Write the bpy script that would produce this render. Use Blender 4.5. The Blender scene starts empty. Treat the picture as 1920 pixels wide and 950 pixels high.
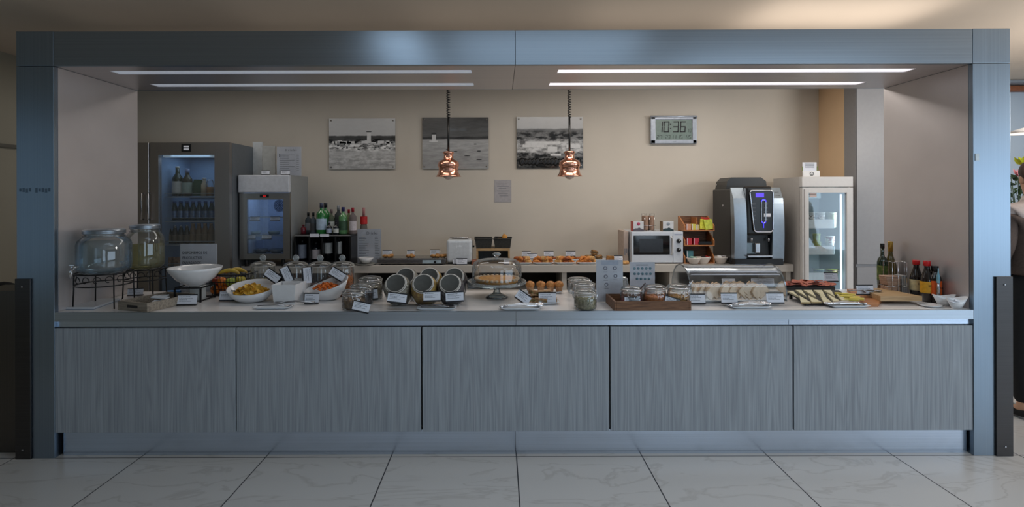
import bpy, bmesh, math, random
from mathutils import Vector, Matrix, Euler

# ------------------------------------------------------------------ camera, world, light, exposure
F, CX, CY, K, H = 970.0, 936.0, 370.0, 0.003, 1.62
C = bpy.context.scene.collection
sc = bpy.context.scene
cd = bpy.data.cameras.new('camera')
cam = bpy.data.objects.new('camera', cd)
C.objects.link(cam)
cd.sensor_fit = 'HORIZONTAL'
cd.sensor_width = 36.0
cd.lens = F / 1920 * 36
cd.shift_x = (960 - CX) / 1920
cd.shift_y = -(475 - CY) / 1920
cd.clip_start = 0.05
cam.matrix_world = Matrix.Translation((0, 0, H)) @ Matrix.Rotation(math.pi / 2, 4, 'X') @ Matrix.Rotation(-K, 4, 'Z')
sc.camera = cam
sc.view_settings.view_transform = 'Standard'
sc.view_settings.look = 'None'
sc.view_settings.gamma = 1
sc.view_settings.use_curve_mapping = False
sc.view_settings.exposure = -0.55
try:
    sc.cycles.use_denoising = True
    sc.cycles.max_bounces = 8
    sc.cycles.transparent_max_bounces = 24
    sc.cycles.sample_clamp_indirect = 4
    sc.cycles.caustics_reflective = False
    sc.cycles.caustics_refractive = False
except Exception:
    pass
world = bpy.data.worlds.new('World')
sc.world = world
world.use_nodes = True
wn = world.node_tree.nodes['Background']
wn.inputs[0].default_value = (0.45, 0.66, 0.95, 1)
wn.inputs[1].default_value = 0.07


def area(name, loc, look, sx, sy, power, col, spread=180):
    l = bpy.data.lights.new(name, 'AREA')
    l.shape = 'RECTANGLE'
    l.size = sx
    l.size_y = sy
    l.energy = power
    l.color = col
    l.spread = math.radians(spread)
    o = bpy.data.objects.new(name, l)
    C.objects.link(o)
    o.location = loc
    d = Vector(look) - Vector(loc)
    o.rotation_euler = d.to_track_quat('-Z', 'Y').to_euler()
    return o


DAY = (0.68, 0.84, 1.0)
WARM = (1.0, 0.93, 0.86)
# added unseen daylight fills behind and right, so light falls off leftwards
area('daylight_fill', (8.9, -1.6, 1.35), (1.5, 4.5, 1.2), 7.0, 2.1, 205, DAY)
area('daylight_fill', (3.9, -5.6, 1.5), (2.4, 3.2, 1.2), 2.2, 2.5, 62, DAY)
area('daylight_fill', (-1.9, -5.6, 1.5), (-0.3, 3.2, 1.2), 1.2, 2.5, 8, DAY)
# added overhead fills, mirrored in the canopy front and brightening the floor
area('overhead_fill', (2.9, 0.6, 2.88), (2.9, 0.6, 0), 2.2, 1.6, 50, DAY)
area('overhead_fill', (0.40, 1.9, 2.88), (0.40, 1.9, 0), 1.5, 1.3, 11, DAY)
area('overhead_fill', (-0.80, 1.9, 2.88), (-0.80, 1.9, 0), 0.34, 1.3, 5.5, DAY)
area('daylight_fill', (-4.28, 1.5, 1.6), (0, 1.5, 1.6), 1.6, 1.5, 2.6, (0.5, 0.75, 1.0))  # added bluish fill at the left wall, mirrored in the left column
# added hidden upward fills brightening the ceiling, weaker leftwards, plus one at right
for _x, _p in ((-2.4, 0.30), (-1.2, 0.5), (0.0, 0.8), (1.2, 1.5), (2.4, 5.2)):
    area('canopy_up_fill', (_x, 3.62, 2.672), (_x, 3.62, 2.9), 1.2, 0.6, _p, (1.0, 0.92, 0.84))
area('side_up_fill', (4.9, 3.1, 2.3), (3.6, 3.8, 2.9), 1.2, 0.4, 46, WARM)
# added fills above the serving aisle, hidden by the canopy, graded weaker leftwards
for _x, _p in ((-2.9, 10), (-1.0, 8), (0.6, 15), (2.0, 25), (2.9, 4)):
    area('ceiling_panel_light', (_x, 4.75, 2.86), (_x, 4.75, 0), 1.1, 0.5, _p, WARM)
area('ceiling_panel_light', (5.4, 4.4, 2.84), (5.4, 4.4, 0), 0.9, 0.9, 24, WARM)


# ------------------------------------------------------------------ measuring helpers
def P(x, y, D):
    u, v = x - CX, y - CY
    return Vector(((u - K * v) * D / F, D, H - (v + K * u) * D / F))


def DZ(x, y, z):
    """distance at which the sight line through a photo point meets height z"""
    return (H - z) * F / (y - CY + K * (x - CX))


TOP = 0.91


def fc(x, y, z=TOP):
    return P(x, y, DZ(x, y, z))


# ------------------------------------------------------------------ materials
_M = {}


def lin(c):
    return tuple((v / 255 / 12.92) if v / 255 <= 0.04045 else ((v / 255 + 0.055) / 1.055) ** 2.4 for v in c)


def mat(name, rgb, rough=0.5, metal=0.0, var=0.06, scale=30.0, bump=0.0, stretch=(1, 1, 1), emit=None, estr=0.0, coat=0.0, rgb2=None, trans=0.0, lo=0.35, hi=0.65, detail=3.0):
    if name in _M:
        return _M[name]
    m = bpy.data.materials.new(name)
    m.use_nodes = True
    nt = m.node_tree
    b = nt.nodes['Principled BSDF']
    b.inputs['Roughness'].default_value = rough
    b.inputs['Metallic'].default_value = metal
    if coat:
        b.inputs['Coat Weight'].default_value = coat
        b.inputs['Coat Roughness'].default_value = 0.08
    if trans:
        b.inputs['Transmission Weight'].default_value = trans
    c1 = lin(rgb)
    if rgb2 is None:
        a = tuple(min(1, v * (1 + var)) for v in c1)
        z = tuple(v * (1 - var) for v in c1)
    else:
        a, z = c1, lin(rgb2)
    tc = nt.nodes.new('ShaderNodeTexCoord')
    mp = nt.nodes.new('ShaderNodeMapping')
    mp.inputs['Scale'].default_value = stretch
    ns = nt.nodes.new('ShaderNodeTexNoise')
    ns.inputs['Scale'].default_value = scale
    ns.inputs['Detail'].default_value = detail
    rp = nt.nodes.new('ShaderNodeValToRGB')
    rp.color_ramp.elements[0].position = lo
    rp.color_ramp.elements[1].position = hi
    rp.color_ramp.elements[0].color = (*a, 1)
    rp.color_ramp.elements[1].color = (*z, 1)
    nt.links.new(tc.outputs['Object'], mp.inputs[0])
    nt.links.new(mp.outputs[0], ns.inputs['Vector'])
    nt.links.new(ns.outputs['Fac'], rp.inputs[0])
    nt.links.new(rp.outputs[0], b.inputs['Base Color'])
    if bump:
        bp = nt.nodes.new('ShaderNodeBump')
        bp.inputs['Strength'].default_value = bump
        bp.inputs['Distance'].default_value = 0.01
        nt.links.new(ns.outputs['Fac'], bp.inputs['Height'])
        nt.links.new(bp.outputs[0], b.inputs['Normal'])
    if emit:
        b.inputs['Emission Color'].default_value = (*lin(emit), 1)
        b.inputs['Emission Strength'].default_value = estr
    _M[name] = m
    return m


def glass(name, tint=(0.96, 0.98, 0.98), refl=1.0, rough=0.03, haze=0.0, edge=0.5):
    """thin clear glass or acrylic: sees through, reflects more at grazing angles"""
    if name in _M:
        return _M[name]
    m = bpy.data.materials.new(name)
    m.use_nodes = True
    nt = m.node_tree
    nt.nodes.clear()
    out = nt.nodes.new('ShaderNodeOutputMaterial')
    tr = nt.nodes.new('ShaderNodeBsdfTransparent')
    gl = nt.nodes.new('ShaderNodeBsdfGlossy')
    gl.inputs['Roughness'].default_value = rough
    gl.inputs['Color'].default_value = (0.9, 0.95, 1, 1)
    lw = nt.nodes.new('ShaderNodeLayerWeight')
    lw.inputs['Blend'].default_value = 0.25
    mx = nt.nodes.new('ShaderNodeMixShader')
    cr = nt.nodes.new('ShaderNodeMixRGB')
    cr.inputs[1].default_value = (*tint, 1)
    cr.inputs[2].default_value = (*[t * edge for t in tint], 1)
    nt.links.new(lw.outputs['Facing'], cr.inputs[0])
    nt.links.new(cr.outputs[0], tr.inputs[0])
    mm = nt.nodes.new('ShaderNodeMath')
    mm.operation = 'MULTIPLY_ADD'
    mm.inputs[1].default_value = 0.7 * refl
    mm.inputs[2].default_value = 0.05 * refl
    nt.links.new(lw.outputs['Fresnel'], mm.inputs[0])
    nt.links.new(mm.outputs[0], mx.inputs[0])
    nt.links.new(tr.outputs[0], mx.inputs[1])
    nt.links.new(gl.outputs[0], mx.inputs[2])
    last = mx
    if haze:
        df = nt.nodes.new('ShaderNodeBsdfDiffuse')
        df.inputs[0].default_value = (0.8, 0.82, 0.8, 1)
        m2 = nt.nodes.new('ShaderNodeMixShader')
        m2.inputs[0].default_value = haze
        nt.links.new(mx.outputs[0], m2.inputs[1])
        nt.links.new(df.outputs[0], m2.inputs[2])
        last = m2
    nt.links.new(last.outputs[0], out.inputs[0])
    _M[name] = m
    return m


def liquid(name, rgb, dens=0.5):
    if name in _M:
        return _M[name]
    m = bpy.data.materials.new(name)
    m.use_nodes = True
    nt = m.node_tree
    nt.nodes.clear()
    out = nt.nodes.new('ShaderNodeOutputMaterial')
    tr = nt.nodes.new('ShaderNodeBsdfTransparent')
    tr.inputs[0].default_value = (*lin(rgb), 1)
    df = nt.nodes.new('ShaderNodeBsdfDiffuse')
    df.inputs[0].default_value = (*lin(rgb), 1)
    mx = nt.nodes.new('ShaderNodeMixShader')
    mx.inputs[0].default_value = dens
    nt.links.new(tr.outputs[0], mx.inputs[1])
    nt.links.new(df.outputs[0], mx.inputs[2])
    nt.links.new(mx.outputs[0], out.inputs[0])
    _M[name] = m
    return m


def brushed(name, rgb, rough, along='X', amt=0.12):
    """brushed stainless steel, fine grain drawn along one axis"""
    if name in _M:
        return _M[name]
    m = bpy.data.materials.new(name)
    m.use_nodes = True
    nt = m.node_tree
    b = nt.nodes['Principled BSDF']
    b.inputs['Metallic'].default_value = 1
    tc = nt.nodes.new('ShaderNodeNewGeometry')
    mp = nt.nodes.new('ShaderNodeMapping')
    s = {'X': (0.6, 200, 200), 'Y': (200, 0.6, 200), 'Z': (200, 200, 0.6)}[along]
    mp.inputs['Scale'].default_value = s
    ns = nt.nodes.new('ShaderNodeTexNoise')
    ns.inputs['Scale'].default_value = 1.0
    ns.inputs['Detail'].default_value = 2
    nt.links.new(tc.outputs['Position'], mp.inputs[0])
    nt.links.new(mp.outputs[0], ns.inputs['Vector'])
    mr = nt.nodes.new('ShaderNodeMapRange')
    mr.inputs['To Min'].default_value = rough - 0.05
    mr.inputs['To Max'].default_value = rough + 0.05
    nt.links.new(ns.outputs['Fac'], mr.inputs['Value'])
    nt.links.new(mr.outputs[0], b.inputs['Roughness'])
    rp = nt.nodes.new('ShaderNodeValToRGB')
    c = lin(rgb)
    rp.color_ramp.elements[0].position = 0.3
    rp.color_ramp.elements[1].position = 0.7
    rp.color_ramp.elements[0].color = (*[v * (1 - amt / 2) for v in c], 1)
    rp.color_ramp.elements[1].color = (*[min(1, v * (1 + amt / 2)) for v in c], 1)
    nt.links.new(ns.outputs['Fac'], rp.inputs[0])
    nt.links.new(rp.outputs[0], b.inputs['Base Color'])
    bp = nt.nodes.new('ShaderNodeBump')
    bp.inputs['Strength'].default_value = 0.02
    nt.links.new(ns.outputs['Fac'], bp.inputs['Height'])
    nt.links.new(bp.outputs[0], b.inputs['Normal'])
    _M[name] = m
    return m


ORD = ['first', 'second', 'third', 'fourth', 'fifth', 'sixth', 'seventh', 'eighth', 'ninth', 'tenth', 'eleventh', 'twelfth', 'thirteenth']


# ------------------------------------------------------------------ mesh builder
class B:
    def __init__(s):
        s.bm = bmesh.new()
        s.mi = 0
        s.T = Matrix.Identity(4)

    def m(s, i):
        s.mi = i
        return s

    def _fin(s, vs, fs, smooth=False):
        for v in vs:
            v.co = s.T @ v.co
        for f in fs:
            f.material_index = s.mi
            f.smooth = smooth

    def box(s, x0, y0, z0, x1, y1, z1, bev=0.0, rot=None, piv=None):
        r = bmesh.ops.create_cube(s.bm, size=1)
        vs = r['verts']
        c = Vector(((x0 + x1) / 2, (y0 + y1) / 2, (z0 + z1) / 2))
        d = (abs(x1 - x0), abs(y1 - y0), abs(z1 - z0))
        for v in vs:
            v.co = Vector((v.co.x * d[0], v.co.y * d[1], v.co.z * d[2])) + c
        if rot is not None:
            pv = Vector(piv) if piv is not None else c
            R = Euler(rot).to_matrix()
            for v in vs:
                v.co = R @ (v.co - pv) + pv
        fs = list({f for v in vs for f in v.link_faces})
        if bev:
            es = list({e for v in vs for e in v.link_edges})
            g = bmesh.ops.bevel(s.bm, geom=es, offset=min(bev, min(d) * 0.45), segments=3, affect='EDGES', profile=0.5)
            fs = list({f for f in g['faces']} | {f for f in fs if f.is_valid})
            vs = list({v for f in fs for v in f.verts})
            s._fin(vs, fs, False)
        else:
            s._fin(vs, fs)
        return s

    def lathe(s, prof, c=(0, 0, 0), seg=28, axis=None, smooth=True, cap=False):
        R = Matrix.Identity(3)
        if axis is not None:
            R = Vector(axis).to_track_quat('Z', 'Y').to_matrix()
        c = Vector(c)
        rings = []
        vs = []
        for (r, z) in prof:
            if r < 1e-6:
                v = s.bm.verts.new(R @ Vector((0, 0, z)) + c)
                rings.append([v])
                vs.append(v)
            else:
                ring = [s.bm.verts.new(R @ Vector((r * math.cos(2 * math.pi * i / seg), r * math.sin(2 * math.pi * i / seg), z)) + c) for i in range(seg)]
                rings.append(ring)
                vs += ring
        fs = []
        for a, b in zip(rings, rings[1:]):
            if len(a) == 1 and len(b) == 1:
                continue
            for i in range(seg):
                j = (i + 1) % seg
                if len(a) == 1:
                    fs.append(s.bm.faces.new((a[0], b[j], b[i])))
                elif len(b) == 1:
                    fs.append(s.bm.faces.new((a[i], a[j], b[0])))
                else:
                    fs.append(s.bm.faces.new((a[i], a[j], b[j], b[i])))
        s._fin(vs, fs, smooth)
        return s

    def cyl(s, c, r, h, r2=None, seg=24, axis=None, smooth=True):
        r2 = r if r2 is None else r2
        e = min(r, r2, h) * 0.04
        return s.lathe([(0, 0), (r - e, 0), (r, e), (r2, h - e), (r2 - e, h), (0, h)], c, seg, axis, smooth)

    def tube(s, pts, r, seg=8, closed=False):
        pts = [Vector(p) for p in pts]
        n = len(pts)
        rings, vs = [], []
        for i, p in enumerate(pts):
            a = pts[(i - 1) % n] if (closed or i > 0) else p
            b = pts[(i + 1) % n] if (closed or i < n - 1) else p
            d = (b - a)
            if d.length < 1e-9:
                d = Vector((0, 0, 1))
            d.normalize()
            up = Vector((0, 0, 1)) if abs(d.z) < 0.9 else Vector((0, 1, 0))
            x = d.cross(up).normalized()
            y = x.cross(d).normalized()
            ring = [s.bm.verts.new(p + r * (math.cos(2 * math.pi * k / seg) * x + math.sin(2 * math.pi * k / seg) * y)) for k in range(seg)]
            rings.append(ring)
            vs += ring
        fs = []
        m = n if closed else n - 1
        for i in range(m):
            a, b = rings[i], rings[(i + 1) % n]
            for k in range(seg):
                l = (k + 1) % seg
                fs.append(s.bm.faces.new((a[k], a[l], b[l], b[k])))
        if not closed:
            fs.append(s.bm.faces.new(rings[0][::-1]))
            fs.append(s.bm.faces.new(rings[-1]))
        s._fin(vs, fs, True)
        return s

    def ring(s, c, r, t, n=28, seg=8, axis=None, ry=None):
        ry = r if ry is None else ry
        R = Matrix.Identity(3)
        if axis is not None:
            R = Vector(axis).to_track_quat('Z', 'Y').to_matrix()
        return s.tube([Vector(c) + R @ Vector((r * math.cos(2 * math.pi * i / n), ry * math.sin(2 * math.pi * i / n), 0)) for i in range(n)], t, seg, True)

    def ell(s, c, rx, ry, rz, rot=(0, 0, 0), jit=0.0, seed=0, sub=2):
        r = bmesh.ops.create_icosphere(s.bm, subdivisions=sub, radius=1)
        R = Euler(rot).to_matrix()
        rn = random.Random(seed)
        for v in r['verts']:
            k = 1 + rn.uniform(-jit, jit)
            v.co = R @ Vector((v.co.x * rx * k, v.co.y * ry * k, v.co.z * rz * k)) + Vector(c)
        fs = list({f for v in r['verts'] for f in v.link_faces})
        s._fin(r['verts'], fs, True)
        return s

    def prism(s, poly, h, c=(0, 0, 0), rot=(0, 0, 0), smooth=False):
        """polygon in local XY pushed up by h"""
        R = Euler(rot).to_matrix()
        c = Vector(c)
        a = [s.bm.verts.new(R @ Vector((x, y, 0)) + c) for x, y in poly]
        b = [s.bm.verts.new(R @ Vector((x, y, h)) + c) for x, y in poly]
        n = len(poly)
        fs = [s.bm.faces.new(a[::-1]), s.bm.faces.new(b)]
        for i in range(n):
            j = (i + 1) % n
            fs.append(s.bm.faces.new((a[i], a[j], b[j], b[i])))
        s._fin(a + b, fs, smooth)
        return s

    def px(s, x0, y0, x1, y1, D, t, bev=0.0):
        """box whose front face covers a measured rectangle at distance D, t deep"""
        a, b = P(x0, y0, D), P(x1, y1, D)
        return s.box(min(a.x, b.x), D, min(a.z, b.z), max(a.x, b.x), D + t, max(a.z, b.z), bev)


def shell(b, x0, y0, z0, x1, y1, z1, t, tt, tb):
    """open-fronted cabinet body: two sides, top, bottom and back, without shared faces"""
    b.box(x0, y0, z0, x0 + t, y1, z1).box(x1 - t, y0, z0, x1, y1, z1)
    e = .0005
    b.box(x0 + t + e, y0 + e, z1 - tt, x1 - t - e, y1 - e, z1 - e)
    b.box(x0 + t + e, y0 + e, z0 + e, x1 - t - e, y1 - e, z0 + tb)
    b.box(x0 + t + e, y1 - t, z0 + tb + e, x1 - t - e, y1 - e, z1 - tt - e)
    return b


def link(name, me, parent=None, loc=(0, 0, 0)):
    o = bpy.data.objects.new(name, me)
    C.objects.link(o)
    if parent is not None:
        o.parent = parent
    o.location = loc
    return o


def put(name, b, mats, parent=None, label=None, cat=None, group=None, kind=None, origin=None, smooth=None):
    """link a builder as ONE mesh object; coordinates are world ones unless the parent sits at the origin"""
    if not isinstance(mats, (list, tuple)):
        mats = [mats]
    off = Vector((0, 0, 0))
    p = parent
    while p is not None:
        off += Vector(p.location)
        p = p.parent
    bm = b.bm
    bmesh.ops.recalc_face_normals(bm, faces=bm.faces)
    if parent is None:
        if origin is None:
            xs = [v.co for v in bm.verts]
            origin = ((min(v.x for v in xs) + max(v.x for v in xs)) / 2, (min(v.y for v in xs) + max(v.y for v in xs)) / 2, min(v.z for v in xs))
        off = Vector(origin)
    for v in bm.verts:
        v.co -= off
    me = bpy.data.meshes.new(name)
    bm.to_mesh(me)
    bm.free()
    for m in mats:
        me.materials.append(m)
    o = link(name, me, parent, off if parent is None else (0, 0, 0))
    meta(o, label, cat, group, kind)
    return o


def meta(o, label=None, cat=None, group=None, kind=None):
    if label:
        o['label'] = label
    if cat:
        o['category'] = cat
    if group:
        o['group'] = group
    if kind:
        o['kind'] = kind
    return o


def thing(name, label, cat, loc=(0, 0, 0), group=None, rot=(0, 0, 0)):
    o = bpy.data.objects.new(name, None)
    C.objects.link(o)
    o.empty_display_size = 0.05
    o.location = loc
    o.rotation_euler = rot
    return meta(o, label, cat, group)


def dup(root, loc, rot=(0, 0, 0), label=None, group=None, scale=None):
    r = root.copy()
    C.objects.link(r)
    r.location = loc
    r.rotation_euler = rot
    if scale:
        r.scale = scale
    if label:
        r['label'] = label
    if group:
        r['group'] = group

    def kids(a, b):
        for ch in list(a.children):
            c = ch.copy()
            C.objects.link(c)
            c.parent = b
            kids(ch, c)
    kids(root, r)
    return r


class Once:
    """the first placement moves the prototype itself, the next ones copy it"""
    def __init__(s, make):
        s.make, s.proto, s.used = make, None, False

    def __call__(s, loc, rot=(0, 0, 0), label=None, group=None, scale=None):
        if s.proto is None:
            s.proto = s.make()
            o = s.proto
            o.location = loc
            o.rotation_euler = rot
            if scale:
                o.scale = scale
            meta(o, label, None, group)
            return o
        return dup(s.proto, loc, rot, label, group, scale)


def text(name, s, size, mt, parent, loc, rot=(math.pi / 2, 0, 0), align='CENTER', ext=0.0004, sx=1.0):
    """raised lettering as a mesh; loc is a world position when the parent is unrotated"""
    cu = bpy.data.curves.new(name, 'FONT')
    cu.body = s
    cu.size = size
    cu.align_x = align
    cu.extrude = ext
    cu.resolution_u = 2
    t = bpy.data.objects.new('tmp', cu)
    C.objects.link(t)
    dg = bpy.context.evaluated_depsgraph_get()
    me = bpy.data.meshes.new_from_object(t.evaluated_get(dg))
    bpy.data.objects.remove(t)
    off = Vector((0, 0, 0))
    p = parent
    while p is not None:
        off += Vector(p.location)
        p = p.parent
    M = Matrix.Translation(Vector(loc) - off) @ Euler(rot).to_matrix().to_4x4() @ Matrix.Diagonal((sx, 1, 1, 1))
    me.transform(M)
    me.materials.clear()
    me.materials.append(mt)
    return link(name, me, parent)


# ------------------------------------------------------------------ shared materials
steel = brushed('brushed_steel', (146, 158, 170), 0.33, 'X')
steel_v = brushed('brushed_steel_upright', (140, 155, 170), 0.34, 'Z')
steel_in = mat('satin_steel_lining', (208, 203, 204), 0.36, 0.65, 0.03, 3)
steel_soffit = brushed('brushed_steel_soffit', (205, 202, 204), 0.38, 'X')
steel_plinth = brushed('brushed_steel_plinth', (205, 220, 240), 0.24, 'X')
steel_dk = brushed('dark_brushed_steel', (80, 78, 78), 0.38, 'X')
chrome = mat('chrome', (225, 225, 228), 0.08, 1, 0.02)
satin = mat('satin_steel', (175, 175, 178), 0.25, 1, 0.05)
black = mat('black_plastic', (16, 17, 19), 0.35, 0, 0.2)
blackgloss = mat('black_gloss', (10, 11, 14), 0.08, 0, 0.2, coat=0.5)
blackiron = mat('black_iron', (20, 20, 22), 0.45, 0.3, 0.3)
white = mat('white_plastic', (222, 222, 222), 0.35, 0, 0.03)
porcelain = mat('white_porcelain', (225, 226, 228), 0.15, 0, 0.02, coat=0.3)
paper = mat('white_paper', (222, 226, 236), 0.6, 0, 0.02)
ink = mat('black_ink', (28, 30, 36), 0.5, 0, 0.1)
greyink = mat('grey_ink', (120, 125, 135), 0.5, 0, 0.1)
clear = glass('clear_glass', (0.985, 0.99, 0.99), 0.9, 0.03, 0.015, 0.72)
acrylic = glass('clear_acrylic', (0.99, 0.99, 0.99), 0.6, 0.04, 0.0, 0.8)
jarglass = glass('jar_glass', (0.98, 0.99, 0.985), 1.1, 0.03, 0.03, 0.55)
gasket = mat('white_rubber', (205, 200, 192), 0.5)
wood = mat('pale_wood', (176, 140, 98), 0.5, 0, 0.1, 14, 0.05, (1, 1, 8), rgb2=(150, 115, 78))
wood_or = mat('orange_wood', (190, 128, 78), 0.45, 0, 0.1, 10, 0.05, (1, 9, 9), rgb2=(160, 100, 58))
wood_dk = mat('brown_wood', (130, 92, 64), 0.55, 0, 0.1, 10, 0.08, (1, 10, 10), rgb2=(92, 62, 42))
wood_lt = mat('light_oak', (196, 164, 122), 0.5, 0, 0.1, 8, 0.04, (1, 10, 10), rgb2=(172, 138, 96))
copper = mat('polished_copper', (232, 172, 148), 0.2, 1, 0.06)
laminate = mat('white_laminate', (232, 228, 226), 0.2, 0, 0.02, 4)

# ------------------------------------------------------------------ the room
wallm = mat('beige_paint', (204, 196, 184), 0.75, 0, 0.02, 2.5)
ceilm = mat('ceiling_paint', (214, 199, 182), 0.8, 0, 0.02, 1.5)
bluewall = mat('pale_blue_paint', (190, 205, 220), 0.7, 0, 0.02, 2)
peach = mat('peach_wall', (236, 204, 166), 0.7, 0, 0.02, 2)  # return wall colour, warmer than the back wall


def floor_mat():
    m = bpy.data.materials.new('marble_tiles')
    m.use_nodes = True
    nt = m.node_tree
    L = nt.links.new
    b = nt.nodes['Principled BSDF']
    b.inputs['Roughness'].default_value = 0.22
    g = nt.nodes.new('ShaderNodeNewGeometry')
    sep = nt.nodes.new('ShaderNodeSeparateXYZ')
    L(g.outputs['Position'], sep.inputs[0])
    T = 0.785

    def math_(op, a, bb=None, c=None):
        n = nt.nodes.new('ShaderNodeMath')
        n.operation = op
        for i, v in enumerate((a, bb, c)):
            if v is None:
                continue
            if isinstance(v, (int, float)):
                n.inputs[i].default_value = v
            else:
                L(v, n.inputs[i])
        return n.outputs[0]
    lines = []
    ids = []
    for ax, off in (('X', 0.1035), ('Y', 3.235)):
        t = math_('DIVIDE', math_('SUBTRACT', sep.outputs[ax], off), T)
        fl = math_('FLOOR', t)
        fr = math_('SUBTRACT', t, fl)
        d = math_('MINIMUM', fr, math_('SUBTRACT', 1.0, fr))
        lines.append(math_('LESS_THAN', d, 0.0045))
        ids.append(fl)
    gl = math_('MAXIMUM', lines[0], lines[1])
    cmb = nt.nodes.new('ShaderNodeCombineXYZ')
    L(math_('MULTIPLY', ids[0], 3.7), cmb.inputs[0])
    L(math_('MULTIPLY', ids[1], 5.3), cmb.inputs[1])
    va = nt.nodes.new('ShaderNodeVectorMath')
    L(g.outputs['Position'], va.inputs[0])
    L(cmb.outputs[0], va.inputs[1])
    n1 = nt.nodes.new('ShaderNodeTexNoise')
    n1.inputs['Scale'].default_value = 1.6
    n1.inputs['Detail'].default_value = 6
    n1.inputs['Distortion'].default_value = 1.2
    mp = nt.nodes.new('ShaderNodeMapping')
    mp.inputs['Rotation'].default_value = (0, 0, 0.6)
    mp.inputs['Scale'].default_value = (0.7, 2.2, 1)
    L(va.outputs[0], mp.inputs[0])
    L(mp.outputs[0], n1.inputs['Vector'])
    vein = math_('ABSOLUTE', math_('SUBTRACT', n1.outputs['Fac'], 0.5))
    rp = nt.nodes.new('ShaderNodeValToRGB')
    rp.color_ramp.elements[0].position = 0.0
    rp.color_ramp.elements[0].color = (*lin((208, 204, 200)), 1)
    rp.color_ramp.elements[1].position = 0.022
    rp.color_ramp.elements[1].color = (*lin((222, 219, 216)), 1)
    L(vein, rp.inputs[0])
    mx = nt.nodes.new('ShaderNodeMixRGB')
    mx.inputs[2].default_value = (*lin((60, 60, 64)), 1)
    L(gl, mx.inputs[0])
    L(rp.outputs[0], mx.inputs[1])
    L(mx.outputs[0], b.inputs['Base Color'])
    mr = nt.nodes.new('ShaderNodeMath')
    mr.operation = 'MULTIPLY_ADD'
    mr.inputs[1].default_value = 0.4
    mr.inputs[2].default_value = 0.2
    L(gl, mr.inputs[0])
    L(mr.outputs[0], b.inputs['Roughness'])
    return m


def struct(name, b, m, label=None):
    return put(name, b, m, kind='structure', label=label)


XL, XR, YB, YF = -4.32, 9.2, -6.0, 6.05
struct('floor', B().box(XL - .2, YB, -0.1, XR, 6.6, 0), floor_mat())
struct('ceiling', B().box(XL - .2, YB, 2.9, XR, 6.6, 3.0), ceilm)
struct('wall_left', B().box(XL - .15, YB, 0, XL, YF + .1, 2.9), mat('olive_paint', (150, 146, 132), 0.7, 0, 0.03, 2))
struct('wall_back', B().box(XL, YF, 0, 3.74, YF + .15, 2.9), wallm)
struct('wall_return', B().box(3.74, 5.60, 0, 4.3, YF + .15, 2.9), peach)
struct('wall_right', B().box(4.3, 5.9, 0, XR, 6.05, 2.9), bluewall)
struct('trim_1', B().box(4.3, 5.80, 2.80, XR, 5.9, 2.86, 0.01), mat('reddish_wood_trim', (150, 84, 44), 0.45, 0, 0.1, 20))
struct('trim_2', B().box(XL, 3.2, 2.07, XL + 0.02, YF, 2.10), mat('dark_trim', (96, 94, 86), 0.6))
struct('trim_3', B().box(4.3, 5.68, 2.865, XR, 5.9, 2.9, 0.01), mat('grey_cornice', (140, 145, 152), 0.5))
# wall behind the viewer with its window openings
bw = B()
xs = [XL, -2.7, -1.2, 2.7, 5.0, 6.4]
bw.box(XL, YB, 0, -2.6, YB + .2, 2.9).box(-1.2, YB, 0, 2.7, YB + .2, 2.9).box(5.1, YB, 0, XR, YB + .2, 2.9)
struct('wall_behind', bw, wallm)

# ------------------------------------------------------------------ the kiosk frame
ZB, ZT = 2.448, 2.665          # underside and top of the canopy
D0, D1 = 3.23, 3.98            # front and back of the kiosk
xl0, xl1 = P(31, 400, D0).x, P(101, 400, D0).x
xr0, xr1 = P(1825, 400, D0).x, P(1895, 400, D0).x


def column(x0, x1, label, gx0, gx1, gz, inner):
    t = thing('steel_column', label, 'column', ((x0 + x1) / 2, D0, 0), 'steel columns of the kiosk')
    put('lower_panel', B().box(x0, D0, 0, x1, D0 + .03, ZB - .002, 0.002), steel_v, t)
    put('upper_panel', B().box(x0, D0, ZB + .001, x1, D0 + .03, ZT, 0.002), steel_v, t)
    put('body', B().box(x0 + .002, D0 + .031, 0, x1 - .002, D1 - .002, ZT - .002), steel_v, t)
    xi0, xi1 = (x1 - .004, x1 + .001) if inner > 0 else (x0 - .001, x0 + .004)
    put('inner_side_panel', B().box(xi0, D0 + .032, TOP + .001, xi1, D1 - .001, ZB - .002), steel_in, t, label='smooth satin steel lining facing the counter')
    g = B().box(gx0, D0 - .012, 0.0, gx1, D0 - .0005, gz, 0.002)
    gp = put('guard_plate', g, steel_dk, t, label='darker steel protection plate')
    s = B()
    for z in (.06, gz - .05):
        s.cyl(((gx0 + gx1) / 2, D0 - .0125, z), .006, .004, axis=(0, -1, 0), seg=12)
    put('screw', s, satin, gp)
    return t


cr = column(xr0, xr1, 'right steel column, brightly lit, with a dark guard plate at its outer corner', P(1865, 600, D0).x, xr1 + .002, P(1880, 518, D0).z, -1)
put('sticker', B().px(1829, 288, 1836, 301, D0 - .003, .002), mat('pale_sticker', (200, 215, 225), .5), cr)
cl = column(xl0, xl1, 'left steel column standing in shadow, with faint lettering and a guard plate', xl0 - .002, P(60, 600, D0).x, P(40, 522, D0).z, 1)
sm = B()
for i, x in enumerate(range(36, 96, 6)):
    if i != 4:
        sm.px(x, 353 - (i % 2), x + 4.2, 359 + (i % 3), D0 - .001, .0008)
put('lettering_mark', sm, mat('faint_lettering', (112, 128, 144), .5, 1), cl)  # row of small marks standing for tiny lettering on the column

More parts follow.
